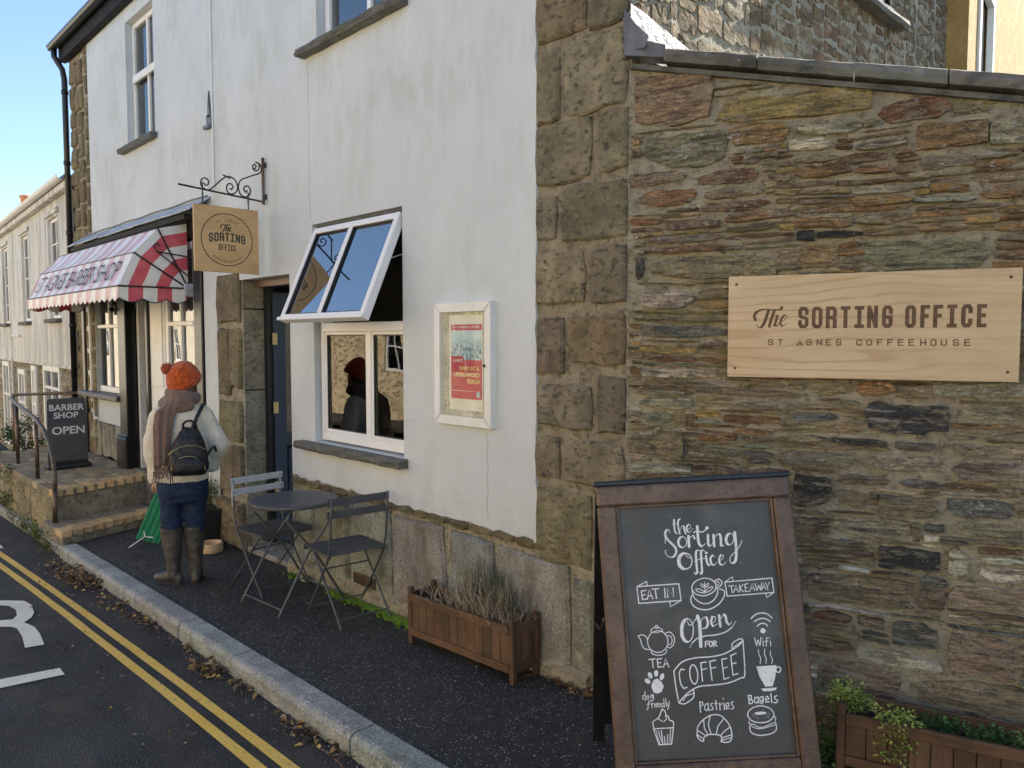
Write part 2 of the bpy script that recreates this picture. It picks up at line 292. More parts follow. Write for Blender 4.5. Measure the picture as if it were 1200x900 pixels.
M['boardwood'] = mat('dark_stained_frame', (.075, .044, .027), (.135, .083, .053), 7, (1, 1, 1), rough=.40, rlo=.26, spec=.5, coat=.15, layers=[
    dict(sc=7, st=(6, 6, .4), col=(.035, .02, .015), lo=.5, hi=.68, amt=.7), dict(sc=90, col=(.4, .33, .28), lo=.68, hi=.76, amt=.6), dict(sc=22, st=(2, 2, .5), col=(.22, .14, .10), lo=.64, hi=.76, amt=.6)],
    bumps=[('noise', 9, (7, 7, .5), .004), ('noise', 90, (1, 1, 1), .0008)])
M['chalkboard'] = mat('chalkboard_black', (.040, .040, .037), (.062, .061, .056), 2.5, rough=.42, rlo=.33, spec=.5, layers=[
    dict(sc=26, col=(.02, .02, .02), lo=.66, hi=.74, amt=.8), dict(sc=2.6, st=(1, 1.6, 1), col=(.15, .148, .14), lo=.50, hi=.74, amt=.55), dict(sc=60, col=(.17, .17, .16), lo=.64, hi=.72, amt=.6), dict(sc=8, st=(1, .15, 1), col=(.10, .10, .095), lo=.6, hi=.8, amt=.45)], bumps=[('noise', 6, (1, 1, 1), .002)])
M['chalk'] = mat('white_chalk_pen', (.74, .75, .74), (.86, .87, .86), 60, rough=.9, layers=[dict(sc=90, col=(.30, .30, .29), lo=.56, hi=.68, amt=.6), dict(sc=14, col=(.45, .45, .44), lo=.5, hi=.7, amt=.4)])
M['planterwood'] = mat('brown_planter_timber', (.060, .032, .017), (.12, .066, .034), 6, rough=.65, attr=True, layers=[
    dict(sc=9, st=(5, 5, .5), col=(.045, .024, .012), lo=.5, hi=.68, amt=.75), dict(sc=22, st=(4, 4, .4), col=(.33, .24, .15), lo=.62, hi=.76, amt=.5)], bumps=[('noise', 12, (6, 6, .5), .004)])
M['planterrail'] = mat('brown_planter_rail', (.070, .037, .018), (.135, .073, .036), 6, rough=.62, layers=[
    dict(sc=9, st=(.5, 5, 5), col=(.05, .026, .013), lo=.5, hi=.68, amt=.7), dict(sc=30, st=(.4, 4, 4), col=(.33, .22, .12), lo=.62, hi=.76, amt=.5)], bumps=[('noise', 12, (.5, 6, 6), .004)])
M['soil'] = mat('dark_soil', (.025, .018, .012), (.06, .042, .028), 30, rough=1, bumps=[('noise', 40, (1, 1, 1), .02)])
M['leafgreen'] = mat('fresh_leaf', (.75, .8, .6), (1.2, 1.2, 1.1), 30, rough=.6, attr=True)
M['twig'] = mat('dry_twig', (.8, .8, .8), (1.2, 1.2, 1.2), 30, rough=.9, attr=True)
M['moss'] = mat('bright_moss', (.075, .16, .012), (.16, .27, .025), 30, rough=.95, bumps=[('noise', 90, (1, 1, 1), .01)])
M['deadleaf'] = mat('dead_leaf', (.8, .8, .8), (1.2, 1.15, 1.1), 40, rough=.75, attr=True)
M['awning_glare'] = mat('glare_paled_awning_canvas', (.55, .33, .36), (.62, .41, .43), 7, rough=.6, stripe=(.156, (.68, .68, .68), (.70, .70, .69)), coat=.4, layers=[dict(sc=9, st=(1, 1, .4), col=(.5, .48, .46), lo=.52, hi=.75, amt=.5)], bumps=[('noise', 7, (1, 1, 1), .012)])  # sky glare and translucency painted into the canvas colour as paler stripes
M['awning'] = mat('striped_awning_canvas', (.50, .075, .095), (.60, .115, .13), 7, rough=.85, stripe=(.128, (.70, .68, .60), (.80, .78, .71)), layers=[dict(sc=9, st=(1, 1, .4), col=(.36, .33, .27), lo=.57, hi=.78, amt=.35)], coat=.35, bumps=[('noise', 7, (1, 1, 1), .012)])
M['awning_in'] = mat('awning_underside', (.10, .03, .03), (.14, .04, .04), 8, rough=.9)
M['doorblue'] = mat('navy_door_paint', (.030, .050, .085), (.040, .062, .10), 5, rough=.4, bumps=[('noise', 12, (1, 1, 1), .002)])
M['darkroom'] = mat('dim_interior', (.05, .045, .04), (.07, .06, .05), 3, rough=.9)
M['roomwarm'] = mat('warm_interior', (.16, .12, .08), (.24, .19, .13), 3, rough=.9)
M['blind'] = mat('white_blind', (.6, .64, .7), (.68, .72, .78), 3, (30, 1, 1), rough=.8)
M['jeans'] = mat('dark_denim', (.006, .015, .042), (.014, .030, .075), 8, (1, 1, .6), rough=.9, layers=[dict(sc=60, st=(1, 1, .2), col=(.04, .065, .12), lo=.58, hi=.75, amt=.5)], bumps=[('noise', 7, (1, 1, 3.2), .03), ('noise', 200, (1, 1, 1), .001)])
M['wool'] = mat('cream_borg_fleece', (.70, .64, .50), (.70, .66, .56), 22, rough=1, sheen=.4, bumps=[('noise', 5, (1, 1, .5), .03), ('noise', 70, (1, 1, 1), .006), ('vor', 160, (1, 1, 1), .003)])
M['scarf'] = mat('taupe_wool', (.15, .09, .06), (.22, .14, .10), 20, rough=1, sheen=.3, bumps=[('noise', 6, (5, 5, .7), .03), ('noise', 150, (1, 1, 1), .002)])
M['knit'] = mat('orange_knit', (.38, .055, .008), (.56, .10, .014), 30, rough=1, sheen=.3, bumps=[('vor', 45, (1, 1, .7), .012), ('noise', 160, (1, 1, 1), .003)])
M['skin'] = mat('skin', (.50, .29, .21), (.56, .34, .25), 12, rough=.55)
M['hair'] = mat('brown_hair', (.06, .03, .018), (.12, .06, .035), 60, (6, 6, .5), rough=.55)
M['welly'] = mat('muddy_rubber_boot', (.040, .036, .032), (.070, .062, .052), 6, rough=.5, rlo=.35, layers=[dict(sc=14, col=(.15, .115, .075), lo=.52, hi=.74, amt=.65), dict(sc=50, col=(.2, .16, .11), lo=.62, hi=.75, amt=.5)], bumps=[('noise', 9, (1, 1, 1.6), .014)])
M['bag'] = mat('black_nylon', (.004, .004, .005), (.009, .009, .011), 14, rough=.42, bumps=[('noise', 8, (1, 1, .6), .03), ('noise', 60, (1, 1, 1), .002)])
M['gold'] = mat('brass_zip', (.55, .42, .20), (.7, .55, .3), 60, rough=.35, metal=.9)
M['airbrick'] = mat('old_terracotta', (.075, .045, .03), (.12, .07, .045), 20, rough=.9)
M['terracotta'] = mat('orange_chimney_clay', (.55, .20, .08), (.65, .27, .12), 10, rough=.8)
M['bowl'] = mat('buff_stoneware', (.52, .35, .20), (.60, .42, .26), 10, rough=.5, layers=[dict(sc=30, col=(.4, .24, .13), lo=.6, hi=.75, amt=.5)])
M['green'] = mat('green_plastic', (.008, .20, .085), (.012, .26, .11), 9, rough=.4)
M['whiteplastic'] = mat('white_plastic', (.7, .7, .7), (.78, .78, .78), 9, rough=.4)
M['blackplastic'] = mat('black_plastic', (.014, .014, .015), (.03, .03, .031), 12, rough=.5, layers=[dict(sc=20, col=(.1, .09, .08), lo=.62, hi=.8, amt=.4)])
M['farwall'] = mat('stained_painted_slate_hanging', (.50, .49, .45), (.64, .63, .59), 3, (1, 1, .3), rough=.85, layers=[
    dict(sc=5, st=(1, 1, .1), col=(.25, .25, .21), lo=.48, hi=.66, amt=.65), dict(sc=14, st=(1, 1, .15), col=(.22, .22, .19), lo=.55, hi=.72, amt=.7), dict(sc=20, st=(1, 1, 3), col=(.3, .3, .27), lo=.6, hi=.72, amt=.5)], bumps=[('noise', 6, (1, 1, 1), .01)])
M['ochre'] = mat('ochre_render', (.33, .21, .065), (.42, .28, .10), 4, rough=.95, layers=[dict(sc=25, col=(.34, .23, .10), lo=.52, hi=.7, amt=.6)], bumps=[('noise', 12, (1, 1, 1), .04), ('noise', 50, (1, 1, 1), .01)])
M['acrosswall'] = mat('cream_render_across_street', (.52, .46, .34), (.62, .56, .44), 2, rough=.9, layers=[dict(sc=8, col=(.4, .33, .24), lo=.55, hi=.7, amt=.4)])
M['acrossstone'] = mat('stone_across_street', (.50, .38, .22), (.68, .56, .36), 5, (1, 1, 1.6), rough=.95, layers=[dict(sc=7, st=(1, 1, 1.8), col=(.16, .11, .06), lo=.5, hi=.60, amt=.85), dict(sc=2, col=(.35, .27, .15), lo=.5, hi=.6, amt=.6)], bumps=[('noise', 8, (1, 1, 1.6), .03)])
M['roofslate'] = mat('roof_slate', (.09, .10, .12), (.14, .15, .17), 8, rough=.7)
M['poster_pink'] = mat('faded_pink_print', (.42, .045, .08), (.48, .07, .105), 6, rough=.5)
M['poster_paper'] = mat('aged_paper', (.62, .62, .55), (.72, .72, .65), 6, rough=.7, layers=[dict(sc=14, st=(1, 1, .5), col=(.38, .38, .32), lo=.55, hi=.75, amt=.6)])
M['mildew'] = mat('mildewed_backing', (.36, .37, .32), (.58, .58, .52), 12, (1, 1, .6), rough=.8, layers=[dict(sc=40, col=(.12, .13, .10), lo=.52, hi=.66, amt=.8)])
M['photo'] = mat('beach_photo_print', (.32, .50, .60), (.55, .66, .70), 8, rough=.5, layers=[dict(sc=60, st=(1, 1, .8), col=(.06, .09, .13), lo=.46, hi=.58, amt=.9, axis=(2, 1.75, 1.70)), dict(sc=30, col=(.55, .6, .6), lo=.58, hi=.7, amt=.7, axis=(2, 1.74, 1.72))])
M['posteryellow'] = mat('yellow_print', (.75, .62, .22), None, rough=.5)
M['white'] = mat('white_print', (.72, .72, .70), None, rough=.5)
M['letterdark'] = mat('dark_awning_lettering', (.06, .055, .065), (.10, .09, .10), 20, rough=.8)
M['fasciawood'] = mat('black_shop_fascia', (.008, .008, .008), (.016, .016, .016), 10, rough=.7, spec=.25)
M['slatetile'] = mat('blue_grey_slate_tile', (.24, .29, .36), (.40, .46, .54), 16, rough=.45, layers=[dict(sc=30, col=(.12, .13, .15), lo=.55, hi=.7, amt=.6)], bumps=[('noise', 20, (1, 1, 1), .006)])
M['pane'] = glass_mat('window_glass', (.80, .84, .84), 1.75)
M['pane_bright'] = glass_mat('double_glazing', (.7, .76, .8), 3.1)
M['pane_sash'] = glass_mat('tilted_glazing', (.6, .66, .7), 7.5)
M['poster_glass'] = glass_mat('cabinet_glass', (.98, .99, .98), 1.15)

# ------------------------------------------------------------------ lettering
def text_mesh(txt, size=1.0, bold=0.0, spacing=1.0):
    """outline of a word as list of (verts2d, faces), centred on x, baseline 0"""
    cu = bpy.data.curves.new('lettering', 'FONT'); cu.body = txt; cu.size = size; cu.offset = bold; cu.space_character = spacing; cu.align_x = 'CENTER'; cu.resolution_u = 3
    o = bpy.data.objects.new('lettering', cu); COL.objects.link(o)
    dg = bpy.context.evaluated_depsgraph_get(); me = bpy.data.meshes.new_from_object(o.evaluated_get(dg))
    vs = [(v.co.x, v.co.y) for v in me.vertices]; fs = [tuple(p.vertices) for p in me.polygons]
    bpy.data.objects.remove(o); bpy.data.curves.remove(cu); bpy.data.meshes.remove(me)
    return vs, fs
def put_text(mb, t, fn, sx=1, sy=1, box=None, m=0):
    vs, fs = t
    if box:   # fit to (x0,x1,y0,y1)
        xs = [v[0] for v in vs]; ys = [v[1] for v in vs]; a, b, c, d = min(xs), max(xs), min(ys), max(ys)
        vs = [(box[0]+(v[0]-a)/(b-a)*(box[1]-box[0]), box[2]+(v[1]-c)/(d-c)*(box[3]-box[2])) for v in vs]
    mb.add([fn(v[0]*sx, v[1]*sy) for v in vs], fs, m=m)
TX0 = text_mesh('ST AGNES BARBER SHOP', 1.0, -.006)
TX = {k: text_mesh(k, 1.0, .02) for k in ('BARBER', 'SHOP', 'OPEN', 'SWIM AT A', 'LIFEGUARDED', 'BEACH', 'ALWAYS', "PUT YOUR FAMILY'S LIFE FIRST", 'ST AGNES', 'COFFEEHOUSE')}

def smooth_line(P, n=5):
    out = []; k = len(P)
    if k < 3: return list(P)
    def corner(i):
        if i <= 0 or i >= k-1: return True
        a = (P[i][0]-P[i-1][0], P[i][1]-P[i-1][1]); b = (P[i+1][0]-P[i][0], P[i+1][1]-P[i][1])
        la, lb = hypot(*a), hypot(*b)
        return la < 1e-9 or lb < 1e-9 or (a[0]*b[0]+a[1]*b[1])/(la*lb) < .35
    for i in range(k-1):
        p1, p2 = P[i], P[i+1]
        p0 = p1 if corner(i) else P[i-1]; p3 = p2 if corner(i+1) else P[i+2]
        for j in range(n):
            t = j/n; t2, t3 = t*t, t*t*t
            out.append(tuple(.5*((2*p1[q])+(-p0[q]+p2[q])*t+(2*p0[q]-5*p1[q]+4*p2[q]-p3[q])*t2+(-p0[q]+3*p1[q]-3*p2[q]+p3[q])*t3) for q in (0, 1)))
    out.append(tuple(P[-1])); return out
def ribbon(mb, P, w, fn, brush=False, smooth=True, down=-1, m=0, cap=True):
    """flat stroke along P; fn maps (u, v) to 3-D; brush strokes are thick where they run down (direction down in v)"""
    if smooth: P = smooth_line(P)
    Q = [P[0]]
    for p in P[1:]:
        if hypot(p[0]-Q[-1][0], p[1]-Q[-1][1]) > 1e-6: Q.append(p)
    if len(Q) < 2: return
    L_, R_ = [], []; k = len(Q); ws = []
    for i in range(k):
        a = Q[max(0, i-1)]; b = Q[min(k-1, i+1)]; dx, dy = b[0]-a[0], b[1]-a[1]; l = hypot(dx, dy) or 1
        dx, dy = dx/l, dy/l; ww = w
        if brush: ww = w*(.30+.70*max(0.0, min(1.0, dy*down*.9+.25)))
        ws.append(ww)
    ws = [(ws[max(0, i-1)]+ws[i]*2+ws[min(k-1, i+1)])/4 for i in range(k)]
    for i in range(k):
        p = Q[i]
        d1 = (Q[i][0]-Q[i-1][0], Q[i][1]-Q[i-1][1]) if i > 0 else (Q[1][0]-Q[0][0], Q[1][1]-Q[0][1])
        d2 = (Q[i+1][0]-Q[i][0], Q[i+1][1]-Q[i][1]) if i < k-1 else d1
        l1, l2 = hypot(*d1), hypot(*d2); n1 = (-d1[1]/l1, d1[0]/l1); n2 = (-d2[1]/l2, d2[0]/l2)
        nx, ny = n1[0]+n2[0], n1[1]+n2[1]; q = nx*nx+ny*ny
        f = min(2/q, .95) if q > .3 else .5 if q > 1e-6 else .5
        f = min(2/q if q > 1e-6 else .5, 1.1)
        nx, ny = nx*f, ny*f; h = ws[i]/2
        L_.append((p[0]+nx*h, p[1]+ny*h)); R_.append((p[0]-nx*h, p[1]-ny*h))
    vs = [fn(*p) for p in L_]+[fn(*p) for p in R_]
    mb.add(vs, [(i, i+1, k+i+1, k+i) for i in range(k-1)], m=m)
    if cap:
        for i, s_ in ((0, -1), (k-1, 1)):
            a = Q[1] if i == 0 else Q[k-2]; dx, dy = Q[i][0]-a[0], Q[i][1]-a[1]; l = hypot(dx, dy); an = math.atan2(dy, dx); h = ws[i]/2
            mb.add([fn(Q[i][0]+h*cos(an+q), Q[i][1]+h*sin(an+q)) for q in (-pi/2, -pi/4, 0, pi/4, pi/2)], [(0, 1, 2, 3, 4)], m=m)
c_, d_ = .24, .12
LIFT = [0]      # successive strokes sit a hair above one another so that none share a plane
GLYPH = {'O': [[(c_, 0), (1-c_, 0), (1, d_), (1, 1-d_), (1-c_, 1), (c_, 1), (0, 1-d_), (0, d_), (c_, 0), (.5, 0)]],
 'S': [[(1, .74), (1, 1-d_), (1-c_, 1), (c_, 1), (0, 1-d_), (0, .5+d_), (c_, .52), (1-c_, .48), (1, .5-d_), (1, d_), (1-c_, 0), (c_, 0), (0, d_), (0, .26)]],
 'R': [[(0, 0), (0, 1)], [(0, 1), (1-c_, 1), (1, 1-d_), (1, .5+d_), (1-c_, .48), (0, .48)], [(1-c_, .48), (1, .36), (1, 0)]],
 'T': [[(0, 1), (1, 1)], [(.5, 1), (.5, 0)]], 'I': [[(0, 1), (1, 1)], [(.5, 1), (.5, 0)], [(0, 0), (1, 0)]],
 'N': [[(0, 0), (0, 1)], [(0, 1), (1, 0)], [(1, 0), (1, 1)]],
 'G': [[(1, .74), (1, 1-d_), (1-c_, 1), (c_, 1), (0, 1-d_), (0, d_), (c_, 0), (1-c_, 0), (1, d_), (1, .48), (.5, .48)]],
 'C': [[(1, .74), (1, 1-d_), (1-c_, 1), (c_, 1), (0, 1-d_), (0, d_), (c_, 0), (1-c_, 0), (1, d_), (1, .26)]],
 'F': [[(0, 0), (0, 1), (1, 1)], [(0, .52), (.8, .52)]], 'E': [[(1, 0), (0, 0), (0, 1), (1, 1)], [(0, .52), (.85, .52)]],
 'A': [[(0, 0), (.5, 1), (1, 0)], [(.2, .38), (.8, .38)], [(-.12, 0), (.15, 0)], [(.85, 0), (1.12, 0)]], 'H': [[(0, 0), (0, 1)], [(1, 0), (1, 1)], [(0, .5), (1, .5)]],
 'U': [[(0, 1), (0, d_), (c_, 0), (1-c_, 0), (1, d_), (1, 1)]]}
def glyph(mb, ch, x0, x1, z0, z1, w, fn):
    a, b, c, d = x0+w/2, x1-w/2, z0+w/2, z1-w/2
    for st in GLYPH[ch]: LIFT[0] = (LIFT[0]+1) % 12; ribbon(mb, [(a+(b-a)*p[0], c+(d-c)*p[1]) for p in st], w, fn, smooth=False, cap=False)
    # square off the open ends of straight strokes
    for st in GLYPH[ch]:
        if ch == 'O': continue
        LIFT[0] = (LIFT[0]+1) % 12
        for p in (st[0], st[-1]):
            x, z = a+(b-a)*p[0], c+(d-c)*p[1]
            mb.add([fn(x-w/2, z-w/2), fn(x+w/2, z-w/2), fn(x+w/2, z+w/2), fn(x-w/2, z+w/2)], [(0, 1, 2, 3)])

# ------------------------------------------------------------------ stone masonry
PAL = {'ochre': (.25, .18, .07), 'rust': (.145, .075, .04), 'rusto': (.21, .125, .06), 'brown': (.175, .105, .052), 'brown2': (.16, .128, .09), 'maroon': (.115, .070, .045),
       'olive': (.20, .165, .095), 'green': (.155, .148, .10), 'pale': (.23, .205, .155), 'white': (.40, .37, .30), 'dwhite': (.23, .195, .145), 'pink': (.22, .15, .095), 'black': (.028, .029, .030),
       'blue': (.09, .092, .088), 'bw': (.035, .038, .043), 'must': (.24, .175, .08), 'granite': (.23, .18, .125)}
def jitcol(c, rng, a=.18):
    k = 1+rng.uniform(-a, a); return tuple(max(.01, x*k*(1+rng.uniform(-.06, .06))) for x in c)
def add_stone(mb, u0, u1, z0, z1, h, rng, taper=.2, col=None, y0=0.0, back=.03, warp=None, m=0, bev=.009):
    w, hh = u1-u0, z1-z0; r = rng.uniform; pts = []
    tl, tr, bl, br = [r(.3, 1)*taper for _ in range(4)]
    fr = (.03, .33, .67, .97)
    for f, t in zip(fr, (bl, r(0, .08), r(0, .08), br)): pts.append((u0+w*min(1, max(0, f+r(-.03, .03))), z0+hh*t))
    pts.append((u1, z0+hh*r(.4, .6)))
    for f, t in zip(fr[::-1], (tr, r(0, .08), r(0, .08), tl)): pts.append((u0+w*min(1, max(0, f+r(-.03, .03))), z1-hh*t))
    pts.append((u0, z0+hh*r(.4, .6)))
    cu, cz = (u0+u1)/2, (z0+z1)/2; n = len(pts); b = min(bev, hh*.28, w*.2)
    tilt = r(-.35, .35)*h; tz = r(-.5, .5)*h
    def W(u, z): return warp(u, z) if warp else (u, z)
    vs = []
    for u, z in pts: q = W(u, z); vs.append((q[0], y0+back, q[1]))
    for u, z in pts: q = W(u, z); vs.append((q[0], y0-h*r(.25, .55), q[1]))
    for u, z in pts:
        q = W(u-(u-cu)/(w/2)*b*1.2, z-(z-cz)/(hh/2)*b); vs.append((q[0], y0-h-tilt*(u-cu)/w-tz*(z-cz)/hh+h*r(-.18, .18), q[1]))
    q = W(cu, cz); vs.append((q[0], y0-h*r(.9, 1.25), q[1]))
    fs = []
    for i in range(n):
        j = (i+1) % n; fs += [(i, j, n+j, n+i), (n+i, n+j, 2*n+j, 2*n+i), (2*n+i, 2*n+j, 3*n)]
    mb.add(vs, fs, col, m)
def add_slab(mb, u0, u1, z0, z1, h, rng, col=None, y0=0.0, back=.02, warp=None, rag=.14):
    """split stone: ragged 16-point outline, crisp edge, slightly tilted cleft face (48 triangles)"""
    w, hh = u1-u0, z1-z0; r = rng.uniform; n = 7; thin = hh/w
    def edge():
        k = [r(0, rag) for _ in range(n)]; a, b = (r(.05, .42), r(.05, .42)) if thin < .45 else (r(.02, .18), r(.02, .18)); k[0] = a; k[-1] = b
        if r(0, 1) < .4: k[1] = (k[0]+k[1])/2.2
        if r(0, 1) < .4: k[-2] = (k[-1]+k[-2])/2.2
        if r(0, 1) < .3: q = rng.randint(2, n-2); k[q:] = [min(.4, v+rag*.9) for v in k[q:]]
        return k
    fx = sorted([min(1, max(0, i/(n-1)*.94+.03+r(-.045, .045))) for i in range(n)]); bt, tp = edge(), edge(); pts = []
    for f, t in zip(fx, bt): pts.append((u0+w*f, z0+hh*t))
    pts.append((u1, z0+hh*r(.35, .65)))
    for f, t in list(zip(fx, tp))[::-1]: pts.append((u0+w*f, z1-hh*t))
    pts.append((u0, z0+hh*r(.35, .65)))
    cu, cz = (u0+u1)/2, (z0+z1)/2; m_ = len(pts); tu, tz = r(-.8, .8)*h, r(-.3, .7)*h; W = warp or (lambda u, z: (u, z)); vs = []
    for u, z in pts: q = W(u+(u-cu)*.015, z+(z-cz)*.06); vs.append((q[0], y0+back, q[1]))
    for u, z in pts: q = W(u, z); vs.append((q[0], y0-h*r(.72, 1.05)-tu*(u-cu)/w-tz*(z-cz)/hh, q[1]))
    q = W(cu+w*r(-.25, .25), cz+hh*r(-.2, .2)); vs.append((q[0], y0-h*r(.95, 1.25), q[1]))
    mb.add(vs, [(i, (i+1) % m_, m_+(i+1) % m_, m_+i) for i in range(m_)]+[(m_+i, m_+(i+1) % m_, 2*m_) for i in range(m_)], col)
def pack(x0, x1, z0, z1, inside, fixed, wr, hr, rng, cx=.01, cz=.008, minw=.035, minh=.014):
    """fill a wall with random rectangles around the fixed ones"""
    nx, nz = int((x1-x0)/cx), int((z1-z0)/cz); g = [[0]*nx for _ in range(nz)]; out = []
    for a, b, c, d in fixed:
        for j in range(max(0, int((c-z0)/cz)), min(nz, int(math.ceil((d-z0)/cz)))):
            for i in range(max(0, int((a-x0)/cx)), min(nx, int(math.ceil((b-x0)/cx)))): g[j][i] = 1
    for j in range(nz):
        i = 0
        while i < nx:
            if g[j][i] or not inside(x0+(i+.5)*cx, z0+(j+.5)*cz): i += 1; continue
            tw = int(rng.triangular(wr[0], wr[1], wr[2])/cx); th = int(rng.triangular(hr[0], hr[1], hr[2])/cz)
            w = 0
            while w < tw and i+w < nx and not g[j][i+w] and inside(x0+(i+w+.5)*cx, z0+(j+.5)*cz): w += 1
            if i+w < nx and not g[j][i+w]:     # avoid leaving a sliver
                e = 0
                while e < 4 and i+w+e < nx and not g[j][i+w+e]: e += 1
                if e < 4: w += e
            h = 0
            while h < th and j+h < nz and all(not g[j+h][i+q] and inside(x0+(i+q+.5)*cx, z0+(j+h+.5)*cz) for q in range(w)): h += 1
            for jj in range(j, j+h):
                for ii in range(i, i+w): g[jj][ii] = 1
            if w*cx >= minw and h*cz >= minh: out.append((x0+i*cx, x0+(i+w)*cx, z0+j*cz, z0+(j+h)*cz))
            i += max(w, 1)
    return out
def relief_sheet(x0, x1, zf0, zf1, y, step, amp, sc, stz=1.0, back=None):
    """rough sheet in the x-z plane, z limits may be functions of x"""
    mb = MB(); nx = max(2, int((x1-x0)/step)); nz = max(2, int((zf1(x0)-zf0(x0))/step))
    for j in range(nz+1):
        for i in range(nx+1):
            x = x0+(x1-x0)*i/nx; z = zf0(x)+(zf1(x)-zf0(x))*j/nz
            n_ = noise.noise(Vector((x*sc, 0, z*sc*stz)))+.5*noise.noise(Vector((x*sc*2.7, 5, z*sc*2.7*stz)))
            mb.v.append((x, y-amp*n_, z))
    for j in range(nz):
        for i in range(nx):
            a = j*(nx+1)+i; mb.f.append((a, a+1, a+nx+2, a+nx+1)); mb.c.append(None); mb.m.append(0)
    return mb
def wall_holes(mb, x0, x1, z0, z1, y, holes, depth, m=0, step=None):
    """front sheet of a wall at y with rectangular openings and reveals going back by depth"""
    xs = sorted({x0, x1, *[h[0] for h in holes], *[h[1] for h in holes]}); zs = sorted({z0, z1, *[h[2] for h in holes], *[h[3] for h in holes]})
    xs = [x for x in xs if x0 <= x <= x1]; zs = [z for z in zs if z0 <= z <= z1]
    for a, b in zip(xs, xs[1:]):
        for c, d in zip(zs, zs[1:]):
            if any(h[0] <= a and b <= h[1] and h[2] <= c and d <= h[3] for h in holes): continue
            mb.add([(a, y, c), (b, y, c), (b, y, d), (a, y, d)], [(0, 1, 2, 3)], m=m)
    for a, b, c, d in holes:
        Y = y+depth; open_foot = c <= z0
        mb.add([(a, y, c), (a, Y, c), (a, Y, d), (a, y, d)], [(0, 1, 2, 3)], m=m); mb.add([(b, y, c), (b, y, d), (b, Y, d), (b, Y, c)], [(0, 1, 2, 3)], m=m)
        mb.add([(a, y, d), (a, Y, d), (b, Y, d), (b, y, d)], [(0, 1, 2, 3)], m=m)
        if not open_foot: mb.add([(a, y, c), (b, y, c), (b, Y, c), (a, Y, c)], [(0, 1, 2, 3)], m=m)
def gz(x): return 0.022*x      # the street falls gently to the left

